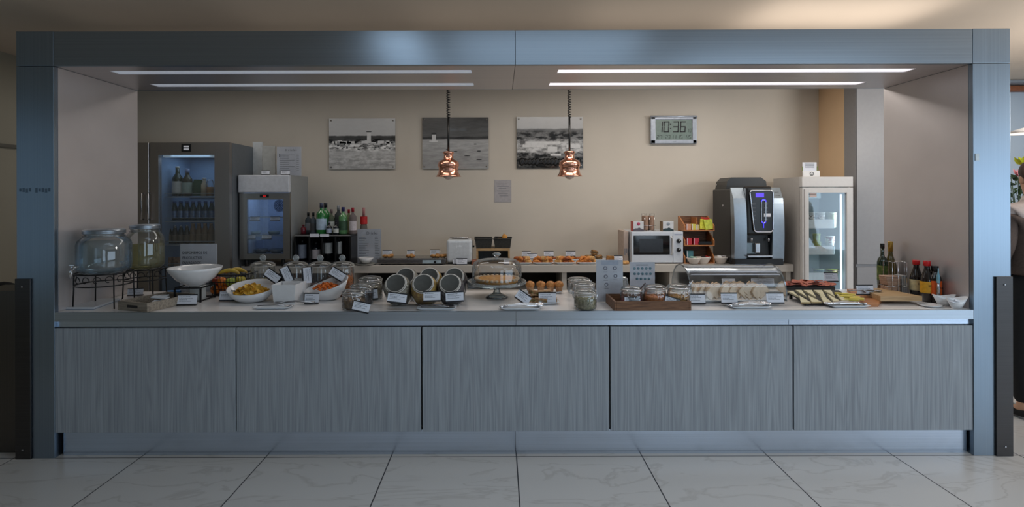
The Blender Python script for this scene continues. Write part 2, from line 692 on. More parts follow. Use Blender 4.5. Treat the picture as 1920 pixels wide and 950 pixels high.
cn = thing('canopy', 'long steel canopy bridging the two columns above the buffet', 'canopy', (0, D0, ZB))
xs_ = P(966, 90, D0).x
put('fascia_panel', B().box(xl1 + .002, D0 + .001, ZB, xs_ - .0015, D0 + .03, ZT - .001, .0015), steel, cn)
put('fascia_panel', B().box(xs_ + .0015, D0 + .001, ZB, xr0 - .002, D0 + .03, ZT - .001, .0015), steel, cn)
put('canopy_top', B().box(xl1 + .002, D0 + .03, ZT - .02, xr0 - .002, D1, ZT - .002), steel_dk, cn)
put('back_fascia', B().box(xl1 + .002, D1 - .02, ZB, xr0 - .002, D1, ZT - .021), steel, cn)
strips = [(-2.53, -0.18, 3.36, 3.455, 0), (-2.53, -0.185, 3.745, 3.845, 0), (0.388, 2.71, 3.36, 3.455, 1), (0.37, 2.66, 3.745, 3.845, 1)]
for (a, bx) in ((xl1 + .002, xs_ - .0015), (xs_ + .0015, xr0 - .002)):
    sf = B()
    k = [q for q in strips if a < q[0] < bx]
    s0, s1 = k[0][0], k[0][1]
    y = D0 + .03
    for (_, _, ya, yb, _) in k:
        sf.box(a, y, ZB, bx, ya, ZB + .015)
        y = yb
    sf.box(a, y, ZB, bx, D1 - .02, ZB + .015)
    for q in k:
        sf.box(a, q[2], ZB, q[0], q[3], ZB + .015).box(q[1], q[2], ZB, bx, q[3], ZB + .015)
    put('soffit_panel', sf, steel_soffit, cn)
lampmat = [mat('darkened_diffuser', (200, 205, 215), .5, emit=(205, 215, 230), estr=.42), mat('light_diffuser', (230, 230, 235), .5, emit=(245, 240, 245), estr=1.4)]  # left strips: the general left-hand darkening is put into colour and glow
for (a, bx, ya, yb, k) in strips:
    put('light_strip', B().box(a, ya, ZB + .004, bx, yb, ZB + .014), lampmat[k], cn, label='light strip with darkening put into its glow' if k == 0 else 'bright white light strip')

# ------------------------------------------------------------------ front counter
def doormat():
    m = bpy.data.materials.new('grey_ash_laminate')
    m.use_nodes = True
    nt = m.node_tree
    L = nt.links.new
    b = nt.nodes['Principled BSDF']
    b.inputs['Roughness'].default_value = 0.42
    g = nt.nodes.new('ShaderNodeNewGeometry')
    mp = nt.nodes.new('ShaderNodeMapping')
    mp.inputs['Scale'].default_value = (3.4, 1, 0.16)
    L(g.outputs['Position'], mp.inputs[0])
    n1 = nt.nodes.new('ShaderNodeTexNoise')
    n1.inputs['Scale'].default_value = 2.2
    n1.inputs['Detail'].default_value = 3
    L(mp.outputs[0], n1.inputs['Vector'])
    wv = nt.nodes.new('ShaderNodeMath')
    wv.operation = 'MULTIPLY'
    wv.inputs[1].default_value = 30
    L(n1.outputs['Fac'], wv.inputs[0])
    fr = nt.nodes.new('ShaderNodeMath')
    fr.operation = 'PINGPONG'
    fr.inputs[1].default_value = 1
    L(wv.outputs[0], fr.inputs[0])
    mp2 = nt.nodes.new('ShaderNodeMapping')
    mp2.inputs['Scale'].default_value = (230, 1, 2.0)
    L(g.outputs['Position'], mp2.inputs[0])
    n2 = nt.nodes.new('ShaderNodeTexNoise')
    n2.inputs['Scale'].default_value = 1
    n2.inputs['Detail'].default_value = 4
    L(mp2.outputs[0], n2.inputs['Vector'])
    ad = nt.nodes.new('ShaderNodeMath')
    ad.operation = 'MULTIPLY_ADD'
    ad.inputs[1].default_value = 0.20
    L(fr.outputs[0], ad.inputs[0])
    L(n2.outputs['Fac'], ad.inputs[2])
    rp = nt.nodes.new('ShaderNodeValToRGB')
    rp.color_ramp.elements[0].position = 0.30
    rp.color_ramp.elements[0].color = (*lin((128, 135, 143)), 1)
    rp.color_ramp.elements[1].position = 0.85
    rp.color_ramp.elements[1].color = (*lin((166, 174, 182)), 1)
    L(ad.outputs[0], rp.inputs[0])
    L(rp.outputs[0], b.inputs['Base Color'])
    return m


dm = doormat()
zc0, zc1 = P(960, 809, D0).z, P(960, 613, D0).z
bounds = [(101, 441), (443.5, 789), (792, 1142), (1145, 1486), (1489, 1824)]
names = ['cabinet of grey wood at the far left end, darkest in the row',
         'grey wood cabinet in the row, second from the left column',
         'middle grey wood cabinet of the five under the worktop',
         'grey wood cabinet just right of the middle one, bolder grain',
         'grey wood cabinet at the right end of the row, brightest lit']
for (a, bb), lb in zip(bounds, names):
    x0, x1 = P(a, 700, D0 + .005).x, P(bb, 700, D0 + .005).x
    t = thing('base_cabinet', lb, 'cabinet', ((x0 + x1) / 2, D0, 0.16), 'base cabinets under the buffet worktop')
    put('door', B().box(x0, D0 + .005, zc0, x1, D0 + .025, zc1, .0015), dm, t)
    put('carcass', B().box(x0, D0 + .045, zc0 + .01, x1, D1 - .03, TOP - .06), mat('carcass_grey', (90, 90, 92), .6), t)
pl = thing('plinth', 'brushed steel plinth running along the foot of the cabinets', 'plinth', (0, D0 + .06, 0))
for a, bb in ((P(119, 830, 3.27).x, P(965.5, 830, 3.27).x), (P(966.5, 830, 3.27).x, P(1812, 830, 3.27).x)):
    put('plinth_panel', B().box(a, 3.27, 0, bb, 3.29, zc0 - .002), steel_plinth, pl)
put('plinth_support', B().box(xl1 + .002, 3.30, 0, xr0 - .002, D1 - .05, zc0 - .002), steel_dk, pl)
rl = thing('steel_rail', 'thin brushed steel rail between worktop and cabinet doors', 'rail', (0, D0, zc1))
z0, z1 = zc1 + .006, P(960, 600.5, D0).z
xm = P(1482, 600, D0).x
for a, bb in ((xl1 + .001, xs_ - .001), (xs_ + .001, xm - .001), (xm + .001, xr0 - .001)):
    put('rail_section', B().box(a, D0 + .02, z0, bb, D0 + .04, z1 - .001), steel_plinth, rl)
wt = thing('buffet_worktop', 'long pale laminate worktop with a brushed steel front edge', 'worktop', (0, D0, z1))
put('edge_strip', B().box(xl1 + .001, D0 + .0, z1, xs_ - .0008, D0 + .02, TOP - .001), brushed('brushed_steel_edge', (185, 196, 208), .3, 'X'), wt)
put('edge_strip', B().box(xs_ + .0008, D0 + .0, z1, xr0 - .001, D0 + .02, TOP - .001), brushed('brushed_steel_edge', (185, 196, 208), .3, 'X'), wt)
put('slab', B().box(xl1 + .0015, D0 + .0205, TOP - .05, xr0 - .0015, D1 - .03, TOP), laminate, wt)

# ------------------------------------------------------------------ back counter
BX0, BX1 = P(452, 495, 5.42).x, P(1488, 495, 5.42).x
bkm = mat('counter_offwhite', (196, 190, 182), .35, 0, .02, 4)
bc = thing('back_counter', 'long white back counter with open shelf bays along the wall', 'counter', ((BX0 + BX1) / 2, 5.42, 0))
put('counter_top', B().box(BX0, 5.42, TOP - .078, BX1, YF - .005, TOP, .004), bkm, bc)
bay = [466, 660, 858, 1058, 1260, 1478]
for x in bay:
    q = P(x, 530, 5.45).x
    put('divider', B().box(q - .025, 5.45, 0, q + .025, YF - .01, TOP - .079), bkm, bc)
put('lower_shelf', B().box(BX0 + .01, 5.47, .60, BX1 - .01, YF - .012, .645), bkm, bc)
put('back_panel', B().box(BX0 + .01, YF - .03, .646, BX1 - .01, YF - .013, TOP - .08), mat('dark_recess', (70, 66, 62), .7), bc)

# ================================================================== BACK WALL, APPLIANCES
# tall grey cabinet beside the upright fridge
tm = mat('grey_lacquer', (150, 150, 153), .4, 0, .02)
x0, x1 = 3.735, 4.20
t = thing('tall_cabinet', 'tall pale grey built-in cabinet beside the white upright fridge', 'cabinet', ((x0 + x1) / 2, 5.42, 0))
put('carcass', B().box(x0, 5.43, 0, x1, 5.597, 2.88), tm, t)
dz = P(1630, 495, 5.42).z
xd = P(1607, 400, 5.41).x
for a, b in ((0.02, dz - .03), (dz + .0, 2.87)):
    put('door', B().box(xd, 5.41, a, x1, 5.428, b, .002), tm, t)
put('side_trim', B().box(x0, 5.415, 0, xd - .006, 5.4295, 2.88), mat('grey_edge', (150, 150, 154), .4), t)

# ---- double steel fridge with a glass door
DF = 5.2
fs = brushed('fridge_steel', (165, 160, 158), .36, 'Z', .06)
fside = mat('fridge_side_grey', (112, 118, 124), .4, .3, .03)
fr = thing('upright_fridge', 'tall stainless steel fridge with a wide glass door and bottles inside', 'fridge', (P(350, 300, DF).x, DF, 0))
zt = P(350, 267, DF).z
a, b_, c_ = P(200, 300, DF).x, P(281, 300, DF).x, P(430, 300, DF).x
put('solid_door', B().box(a, DF, .12, b_ - .012, DF + .05, zt, .006), fs, fr)
body = shell(B(), a, DF + .06, .05, c_, 5.85, zt, .03, .06, .07).box(b_ - .03, DF + .061, .121, b_ + .01, 5.81, zt - .061)
put('cabinet_body', body, fside, fr)
gx0, gx1, gz0, gz1 = P(297, 300, DF).x, P(402, 300, DF).x, P(350, 560, DF).z, P(350, 290, DF).z
df = B().box(b_, DF, .12, gx0, DF + .05, zt).box(gx1, DF, .12, c_, DF + .05, zt).box(gx0, DF, gz1, gx1, DF + .05, zt).box(gx0, DF, .12, gx1, DF + .05, gz0)
dd = put('glass_door', df, fs, fr, label='steel framed door')
put('pane', B().box(gx0, DF + .02, gz0, gx1, DF + .026, gz1), clear, dd)
h = B()
for px_ in (269, 281):
    q = P(px_, 380, DF)
    h.tube([(q.x, DF - .001, P(0, 363, DF).z), (q.x, DF - .035, P(0, 363, DF).z), (q.x, DF - .035, P(0, 412, DF).z), (q.x, DF - .001, P(0, 412, DF).z)], .009)
put('handle', h, satin, fr)
lg = put('maker_badge', B().px(340, 270, 358, 284, DF - .004, .003), black, fr)
put('badge_mark', B().px(344, 273, 354, 276, DF - .006, .0015).px(344, 278, 354, 281, DF - .006, .0015), paper, lg)
liner = mat('fridge_liner', (150, 175, 205), .4, 0, .03)
fi = B().box(gx0 - .03, DF + .06, gz0 - .1, gx0 - .02, 5.78, gz1 + .02).box(gx1 + .02, DF + .06, gz0 - .1, gx1 + .03, 5.78, gz1 + .02).box(gx0 - .03, 5.77, gz0 - .1, gx1 + .03, 5.79, gz1 + .02)
put('inner_liner', fi, liner, fr)
put('light_bar', B().box(gx0, DF + .07, gz1 - .02, gx1, DF + .12, gz1 + .01), mat('fridge_lamp', (190, 210, 225), .5, emit=(190, 215, 235), estr=.35), fr)
SH = [368, 414, 458, 500]
shz = []
wire = mat('wire_shelf_white', (170, 180, 190), .3, .4)
DSH = DF + .12
for y in SH:
    z = P(350, y, DSH).z
    shz.append(z)
    s = B().box(gx0 - .018, DSH, z - .012, gx1 + .018, DSH + .012, z - .002)
    s.box(gx0 - .018, DSH, z + .028, gx1 + .018, DSH + .006, z + .034)
    for i in range(14):
        xx = gx0 + (gx1 - gx0) * i / 13
        s.box(xx - .0015, DSH + .012, z - .006, xx + .0015, 5.76, z - .002)
    s.box(gx0 - .018, 5.755, z - .012, gx1 + .018, 5.765, z - .002)
    put('wire_shelf', s, wire, fr)
la = bpy.data.lights.new('fridge_lamp', 'AREA')
la.energy, la.size, la.color = 1.3, .4, (.55, .75, 1)
lo = bpy.data.objects.new('fridge_lamp', la)
C.objects.link(lo)
lo.location = ((gx0 + gx1) / 2, DF + .2, gz1)

winegreen = mat('wine_glass_green', (38, 52, 34), .1, 0, .1, coat=.4)
wineclear = liquid('pale_wine_glass', (150, 160, 120), .45)


def bottle(name, prof, h, r, gm, cm, lm, lz=(.12, .5), lr=1.01, neck=.0, capz=.9):
    """prof: list of (r fraction, z fraction) of the glass"""
    def mk():
        t = thing(name, None, 'bottle')
        put('glass_body', B().lathe([(0, 0)] + [(r * a, h * z) for a, z in prof] + [(0, h * prof[-1][1])], seg=20), gm, t)
        rc = r * prof[-1][0] + .002
        put('cap', B().lathe([(0, h), (rc * .95, h), (rc, h * .995), (rc, h * capz), (0, h * capz)], seg=16), cm, t)
        if lm:
            put('label', B().lathe([(r * lr, h * lz[0]), (r * lr, h * lz[1])], seg=20), lm, t)
        return t
    return mk


WINE = [(1, 0.01), (1, .56), (.9, .63), (.45, .74), (.36, .8), (.36, .97)]
GIN = [(.97, 0.01), (1, .03), (1, .62), (.93, .68), (.4, .76), (.34, .8), (.34, .96)]
SQ = [(1, 0.01), (1, .7), (.8, .78), (.36, .84), (.36, .96)]
lblw = mat('cream_label', (205, 205, 198), .6, 0, .05, 60)
gold = mat('gold_foil', (170, 150, 90), .35, .6)


def fridge_bottle(px_, D, hpx, rpx, z, gm, cm, lm, label, prof=WINE, group=None, **k):
    s = D / F
    o = bottle('wine_bottle' if prof is WINE else 'bottle', prof, hpx * s, rpx * s, gm, cm, lm, **k)()
    o.location = (P(px_, 350, D).x, D, z + .0005)
    meta(o, label, None, group)
    return o


D = DF + .22
fridge_bottle(333, D, 56, 9.5, shz[0], winegreen, mat('cork_white', (220, 215, 205)), lblw, 'green wine bottle with cream top inside steel fridge, leftmost on its top shelf', capz=.95)
fridge_bottle(351.5, D, 52, 9, shz[0], mat('brown_glass', (70, 62, 40), .12), mat('lilac_foil', (150, 160, 190), .4), mat('grey_green_label', (170, 185, 175), .6), 'wine bottle with pale blue foil and plain label, second on the fridge top shelf', capz=.84)
o = thing('glass_pitcher', 'greenish glass jug with water on the top shelf of steel fridge', 'jug', (P(371, 360, D).x, D, shz[0]))
put('body', B().lathe([(0, .004), (.044, .004), (.05, .05), (.05, .14), (.038, .165), (.04, .175)], c=(P(371, 360, D).x, D, shz[0])), liquid('green_water', (110, 140, 110), .35), o)
o = thing('juice_bottle', 'squat bottle of orange juice at the right end of the fridge top shelf', 'bottle', (P(396, 360, D).x, D - .02, shz[0]))
q = Vector((P(396, 360, D).x, D - .02, shz[0]))
put('juice', B().lathe([(0, .003), (.036, .003), (.036, .10), (0, .10)], c=q), mat('orange_juice', (200, 130, 30), .4), o)
put('bottle_body', B().lathe([(0, 0.001), (.038, .001), (.04, .12), (.03, .16), (.02, .175), (0, .175)], c=q), jarglass, o)
o = thing('milk_bottle', 'pale milk bottle with white cap beside the orange juice in the fridge', 'bottle', (P(383.5, 360, D).x, D, shz[0]))
q = Vector((P(383.5, 360, D).x, D, shz[0]))
put('body', B().lathe([(0, 0.001), (.033, .001), (.033, .12), (.018, .16), (.018, .175), (0, .175)], c=q), mat('milk_tan', (205, 190, 165), .3), o)
put('cap', B().cyl(q + Vector((0, 0, .1755)), .02, .02), white, o)
cb = mat('blue_label_can', (60, 100, 150), .3, .2, .2, 40, rgb2=(110, 130, 160))
mk = Once(bottle('small_bottle', [(1, .01), (1, .6), (.5, .82), (.5, .96)], .20, .032, mat('dark_teal_glass', (30, 60, 70), .12), mat('blue_cap', (60, 90, 150)), cb))
for i in range(8):
    mk((P(316 + i * 11.6, 400, D + .05).x, D + .05, shz[1] + .0005), label='dark bottle with blue label on the second fridge shelf, %s from the left' % ORD[i], group='small blue bottles on the second fridge shelf')
mk = Once(bottle('soft_drink_bottle', [(1, .01), (1, .55), (.55, .8), (.4, .96)], .19, .031, mat('dark_brown_glass', (40, 34, 30), .15), satin, mat('brown_label', (120, 108, 92), .5)))
for i in range(4):
    mk((P(317 + i * 11.2, 440, D).x, D, shz[2] + .0005), label='dark brown soft drink bottle on the third fridge shelf, %s from the left' % ORD[i], group='dark bottles on the third fridge shelf')
mk = Once(bottle('amber_bottle', [(1, .01), (1, .6), (.6, .82), (.5, .96)], .21, .032, mat('amber_glass', (120, 96, 72), .2), mat('tan_cap', (150, 125, 100)), mat('tan_label', (140, 120, 98), .5)))
for i in range(4):
    mk((P(362 + i * 11.4, 440, D).x, D, shz[2] + .0005), label='tan bottle on the third fridge shelf, right half, %s of four' % ORD[i], group='tan bottles on the third fridge shelf')
mk = Once(lambda: put('food_pack', B().box(-.035, -.04, 0, .035, .04, .09, .008), mat('food_pack_print', (190, 150, 120), .4, 0, .3, 40, rgb2=(120, 80, 70)), cat='packet', origin=(0, 0, 0)))
for i in range(5):
    mk((P(318 + i * 17, 480, D).x, D, shz[3] + .0005), label='small printed packet on the fourth fridge shelf, %s from the left' % ORD[i], group='packets on the fourth fridge shelf')

# ---- panels and notices on and beside the small display fridge
DS = 5.35
ds = thing('display_fridge', 'small countertop display fridge with glass door and white header', 'fridge', (P(496, 400, DS).x, DS, TOP))
ax, bx = P(449, 400, DS).x, P(543.5, 400, DS).x
sz = lambda y: P(496, y, DS).z
dss = mat('display_fridge_grey', (150, 154, 156), .35, .2, .02)
dsf = brushed('display_frame', (168, 165, 160), .35, 'X', .05)
put('header', B().box(ax - .005, DS - .02, sz(361), bx, DS + .03, sz(328), .01), mat('header_white', (196, 200, 208), .35), ds)
bb = shell(B(), ax, DS + .031, sz(486), bx, 5.86, sz(328), .02, .02, .03)
put('cabinet_body', bb, dss, ds)
gx0, gx1 = P(463, 400, DS).x, P(531, 400, DS).x
g0, g1 = sz(476), sz(374)
d_ = put('door_frame', B().box(ax, DS, sz(486), gx0, DS + .03, sz(362)).box(gx1, DS, sz(486), bx, DS + .03, sz(362)).box(gx0, DS, g1, gx1, DS + .03, sz(362)).box(gx0, DS, sz(486), gx1, DS + .03, g0), dsf, ds)
put('pane', B().box(gx0, DS + .012, g0, gx1, DS + .016, g1), clear, d_)
dp = put('temperature_display', B().px(487, 364.5, 504, 370, DS - .003, .002), black, ds)
put('digits', B().px(493, 366, 495, 369, DS - .0045, .001).px(496, 366, 498.5, 369, DS - .0045, .001), mat('red_led', (150, 20, 20), .5, emit=(230, 40, 40), estr=.6), dp)
put('inner_liner', B().box(ax + .022, 5.82, sz(478), bx - .022, 5.835, sz(350)).box(ax + .0215, DS + .032, sz(478), ax + .026, 5.82, sz(350)).box(bx - .026, DS + .032, sz(478), bx - .0215, 5.82, sz(350)), mat('blue_white_liner', (165, 185, 215), .4), ds)
fanp = B()
q = P(520, 385, 5.80)
for k in (.02, .035, .05, .062):
    fanp.ring((q.x + .02, 5.81, q.z), k, .003, axis=(0, 1, 0), seg=6)
for i in range(8):
    a = i * math.pi / 4
    fanp.tube([(q.x + .02, 5.81, q.z), (q.x + .02 + .062 * math.cos(a), 5.81, q.z + .062 * math.sin(a))], .0025, 5)
put('fan_grille', fanp, mat('grille_blue_grey', (70, 85, 115), .5), ds)
f_ = B()
for x in (462, 531):
    q = P(x, 490, DS + .06)
    f_.cyl((q.x, DS + .06, TOP), .018, sz(486) - TOP - .001)
    f_.cyl((q.x, 5.80, TOP), .018, sz(486) - TOP - .001)
put('foot', f_, black, ds)
for y in (407, 441):
    s = B()
    z = P(496, y, DS + .1).z
    s.box(ax + .027, DS + .1, z - .008, bx - .027, DS + .108, z)
    for i in range(10):
        xx = ax + .04 + (bx - ax - .08) * i / 9
        s.box(xx - .002, DS + .108, z - .004, xx + .002, 5.80, z)
    put('wire_shelf', s, wire, ds)
la = bpy.data.lights.new('display_fridge_lamp', 'AREA')
la.energy, la.size, la.color = 1.0, .3, (.55, .72, 1)
lo = bpy.data.objects.new('display_fridge_lamp', la)
C.objects.link(lo)
lo.location = ((ax + bx) / 2, DS + .15, sz(352))


def card_proto(w=.115, h=.068, lines=True, acrylic_foot=True):
    """a price card: white panel leaning back, black band on top, dark foot bar"""
    def mk():
        t = thing('name_card', None, 'sign')
        b = B()
        R = (math.radians(-12), 0, 0)
        z0 = .012
        b.box(-w / 2, -.0015, z0, w / 2, .0015, z0 + h, rot=R, piv=(0, 0, z0))
        put('card_panel', b, paper, t)
        b = B().box(-w / 2 - .001, -.0025, z0 + h * .90, w / 2 + .001, .0025, z0 + h * 1.03, rot=R, piv=(0, 0, z0))
        put('black_band', b, ink, t)
        b = B().box(-w / 2, -.006, z0 - .008, w / 2, .012, z0 - .001)
        put('foot_bar', b, ink, t)
        put('stand', B().box(-w / 2 * .5, -.002, 0, w / 2 * .5, .03, .0035), acrylic, t)
        if lines:
            b = B()
            rn = random.Random(int(w * 1e4))
            for k, (ww, zz) in enumerate(((.5, .72), (.7, .55), (.42, .42), (.6, .28))):
                x = -w * .40
                while x < -w * .40 + w * ww:
                    l = w * rn.uniform(.04, .11)
                    b.box(x, -.0022, z0 + h * zz, x + l, -.0015, z0 + h * (zz + (.05 if k else .07)), rot=R, piv=(0, 0, z0))
                    x += l + w * .02
            put('printed_text', b, greyink, t)
        return t
    return mk


def card(pos, w, label, h=None, rz=0, roll=0, tilt=0, group=None):
    o = card_proto(w, h or w * .55)()
    o.location = pos
    o.rotation_euler = Euler((tilt, roll, rz))
    meta(o, label, None, group)
    return o


def onshelf(px_, y, D, z):
    return (P(px_, y, D).x, D, z)


s535 = 5.45 / F
for x, y, lb in ((478, 407, 'upper shelf of small display fridge, left'), (516, 408, 'upper shelf of small display fridge, right'), (470, 441, 'lower shelf of small display fridge, left'), (500, 441, 'lower shelf of small display fridge, right of its neighbour')):
    z = P(496, 407 if y < 420 else 441, DS + .1).z
    cc = card((P(x, y, DS + .09).x, DS + .085, z - .045), .10, 'white price card on the ' + lb, h=.04)
for x, y, lb in ((478, 441, 'lower'), (514, 441, 'lower shelf, to the right')):
    z = P(496, 441, DS + .1).z
    put('food_tub', B().lathe([(0, .0), (.05, .0), (.065, .035), (.06, .035), (.05, .008), (0, .008)], c=(P(x, 430, DS + .25).x, DS + .25, z + .001)), mat('clear_tub', (150, 170, 175), .2), label='shallow tub standing on the %s of the small display fridge' % (lb if 'shelf' in lb else 'lower shelf, to the left'), cat='tub')
for x, lb in ((490, 'left'), (518, 'right')):
    put('food_bowl', B().lathe([(0, .0), (.045, .0), (.075, .045), (.07, .045), (.05, .008), (0, .008)], c=(P(x, 470, DS + .25).x, DS + .25, sz(479))), mat('grey_bowl', (120, 130, 140), .2), label='shallow bowl at the bottom of the small display fridge, %s one' % lb, cat='bowl')

# notices standing on the display fridge and panel behind it
ztop = sz(328)
o = put('display_board', B().box(P(474, 300, 5.7).x, 5.7, ztop, P(492, 300, 5.7).x, 5.72, P(480, 266, 5.7).z), mat('panel_white', (190, 196, 200), .5), label='narrow plain white board standing behind the small display fridge header', cat='board')
o = put('display_board', B().box(P(493, 300, 5.62).x, 5.62, ztop + .0005, P(516, 300, 5.62).x, 5.635, P(500, 273, 5.62).z), mat('panel_grey', (168, 170, 168), .5), label='low grey board between the narrow white board and the drinks menu', cat='board')


def menu(x0, y0, x1, y1, D, zb, label, name='menu_stand'):
    a, b = P(x0, y0, D), P(x1, y1, D)
    zt_ = P((x0 + x1) / 2, y0, D).z
    t = thing(name, label, 'menu', ((a.x + b.x) / 2, D, zb))
    put('sheet', B().box(a.x, D, zb + .002, b.x, D + .002, zt_), paper, t)
    put('acrylic_holder', B().box(a.x - .003, D - .003, zb, b.x + .003, D - .0015, zt_ + .003).box(a.x - .003, D - .003, zb, b.x + .003, D + .05, zb + .0015), acrylic, t)
    return t, a.x, b.x, zb, zt_


t, a, b, z0, z1_ = menu(519, 275, 565, 327, 5.55, ztop, 'white drinks menu in a clear holder on top of the small display fridge')
text('menu_title', 'D r i n k s', .03, greyink, t, ((a + b) / 2 + .02, 5.549, z1_ - .045))
ln = B()
for i in range(9):
    ln.box(a + .03, 5.5485, z1_ - .08 - i * .022, a + .03 + (.1 if i % 3 else .16), 5.5495, z1_ - .077 - i * .022).box(b - .05, 5.5485, z1_ - .08 - i * .022, b - .025, 5.5495, z1_ - .077 - i * .022)
ln.box(a + .025, 5.5485, z1_ - .11, a + .035, 5.5495, z1_ - .075)
put('menu_lines', ln, greyink, t)
card((P(497.5, 325, 5.45).x, 5.45, ztop + .0005), .085, 'small white card standing on the display fridge, left of the other small card', h=.04)
card((P(535, 325, 5.45).x, 5.45, ztop + .0005), .09, 'small white card standing on the display fridge before the drinks menu', h=.04)

t, a, b, z0, z1_ = menu(670, 429, 715, 489, 5.6, TOP, 'white drinks menu standing on the counter beside the black bottle tower')
text('menu_title', 'Drinks', .045, greyink, t, ((a + b) / 2 + .03, 5.599, z1_ - .06))
ln = B()
rn = random.Random(4)
for i in range(14):
    z = z1_ - .09 - i * .018
    ln.box(a + .015, 5.5985, z, a + .015 + rn.uniform(.06, .12), 5.5995, z + .004).box(b - .07, 5.5985, z, b - .07 + rn.uniform(.03, .055), 5.5995, z + .004)
put('menu_lines', ln, greyink, t)

# ---- black bottle tower
DB = 5.38
zs = P(610, 440, DB).z
tw = thing('bottle_rack', 'black two-bay bar rack on the counter carrying many spirit bottles', 'rack', (P(610, 450, DB).x, DB, TOP))
ax, bx = P(553, 450, DB).x, P(657, 450, DB).x
mx_ = [ax, P(580, 450, DB).x, P(604, 450, DB).x, P(629, 450, DB).x, bx]
b = B().box(ax, DB, TOP, bx, 5.70, TOP + .05).box(ax, DB, zs - .02, bx, 5.70, zs).box(ax, 5.68, TOP, bx, 5.70, zs)
for x in mx_:
    b.box(x - .008, DB, TOP + .05, x + .008, 5.68, zs - .02)
put('rack_body', b, black, tw)
put('shelf_lip', B().box(ax, DB - .008, zs - .012, bx, DB - .0005, zs - .002), mat('metal_lip', (160, 160, 158), .3, .6), tw)
b = B().px(581, 438, 598, 444, DB - .010, .001).px(600, 438.5, 617, 443.5, DB - .010, .001)
put('shelf_tag', b, paper, tw)
whites = [('grey_blue_label', (150, 160, 178)), ('pink_white_label', (205, 196, 200)), ('white_label', (205, 208, 208)), ('plain_white_label', (210, 210, 206))]
for i, (x, hh, r, lz) in enumerate(((567, 38, 8, (.12, .8)), (592.5, 34, 9, (.1, .62)), (615.5, 42, 8, (.32, .8)), (635, 42, 6, (.3, .85)))):
    o = bottle('liqueur_bottle', SQ, hh * DB / F, r * DB / F, mat('near_black_glass', (20, 24, 30), .1), black, mat(whites[i][0], whites[i][1], .6, 0, .08, 40), lz=lz)()
    o.location = (P(x, 470, DB + .1).x, DB + .1, TOP + .0505)
    meta(o, ['dark bottle with grey blue label inside the rack, leftmost bay', 'squat dark bottle with pinkish white label inside the rack, second bay', 'dark bottle with a broad white label inside the rack, third bay', 'slim dark bottle with narrow white label inside the rack, last bay'][i])
gg = mat('green_glass', (30, 110, 50), .1, 0, .1, coat=.5)
gl2 = mat('light_green_glass', (90, 140, 90), .1, 0, .1, coat=.5)
spirits = [
    (569, 421, 14, 5, 'pinkred_glass', (120, 30, 45), 'pinkred_glass', (120, 30, 45), None, .16, 'small dark red bottle at the left front of the rack top'),
    (578, 398, 42, 5.5, 'grey_clear_bottle', (130, 140, 150), None, (20, 22, 26), (150, 155, 165), .26, 'clear spirit bottle with black cap, leftmost tall one on rack'),
    (587.5, 398, 42, 5.5, 'grey_clear_bottle', (130, 140, 150), None, (20, 22, 26), (60, 60, 62), .10, 'clear spirit bottle with black cap and dark label next to green one'),
    (603, 380, 60, 9.5, 'green_glass', (30, 110, 50), None, (60, 66, 90), (165, 185, 205), .08, 'large green bottle with round pale blue label, front of the rack'),
    (610.5, 380, 58, 8, 'green_glass', (30, 110, 50), None, (26, 28, 36), None, .22, 'green bottle with black cap behind the large green bottle'),
    (621.5, 392, 48, 5.5, 'pale_green_clear', (140, 150, 130), None, (110, 90, 92), (200, 202, 195), .12, 'pale bottle with mauve cap and white label right of the green bottles'),
    (634.5, 385, 54, 7, 'smoky_clear', (110, 118, 120), None, (150, 152, 158), (70, 72, 78), .22, 'smoky clear bottle with grey cap behind the row of spirits'),
    (643.5, 388, 52, 8, 'light_green_glass', (90, 140, 90), None, (36, 36, 90), (50, 80, 56), .10, 'light green gin bottle with navy blue cap on the rack'),
    (654, 392, 48, 6, 'yellowish_clear', (150, 156, 120), None, (140, 30, 40), None, .24, 'yellowish bottle with dark red cap behind the white labelled one'),
    (661.5, 389, 50, 7, 'pinkish_clear', (170, 160, 160), None, (150, 26, 44), (190, 182, 186), .09, 'clear bottle with bright red cap and pinkish white label'),
    (630, 417, 24, 5, 'dark_small', (30, 34, 40), None, (30, 30, 34), (190, 195, 190), .04, 'short dark bottle with white label in the front row'),
    (617, 417, 24, 5, 'dark_small', (30, 34, 40), None, (30, 30, 34), (160, 170, 190), .04, 'short dark bottle with pale blue label in the front row'),
    (682, 389, 47, 6.5, 'clear_red', (160, 155, 150), None, (190, 130, 130), (185, 30, 34), .24, 'clear bottle with a slanting bright red label behind drinks menu'),
]
for (x, yt, hpx, r, gn, gc, _, cc_, lc, dd_, lb) in spirits:
    D_ = DB + dd_
    s_ = D_ / F
    zb = zs + .0005
    if x > 670:
        zb = TOP + .0005
        hpx, D_ = 100, DB + .30
        s_ = D_ / F
        hpx = (P(x, yt, D_).z - zb) / s_
    else:
        hpx = (P(x, yt, D_).z - zb) / s_
    gm = mat(gn, gc, .1, 0, .1, coat=.4) if gn.endswith('glass') or 'dark' in gn else liquid(gn, gc, .35)
    o = bottle('spirit_bottle', GIN, hpx * s_, r * s_, gm, mat('cap_%d_%d_%d' % cc_, cc_, .35), mat('label_%d_%d_%d' % lc, lc, .6, 0, .1, 50) if lc else None, lz=(.70, .84) if x > 670 else (.15, .5), capz=.84)()
    o.location = (P(x, yt, D_).x, D_, zb)
    meta(o, lb)
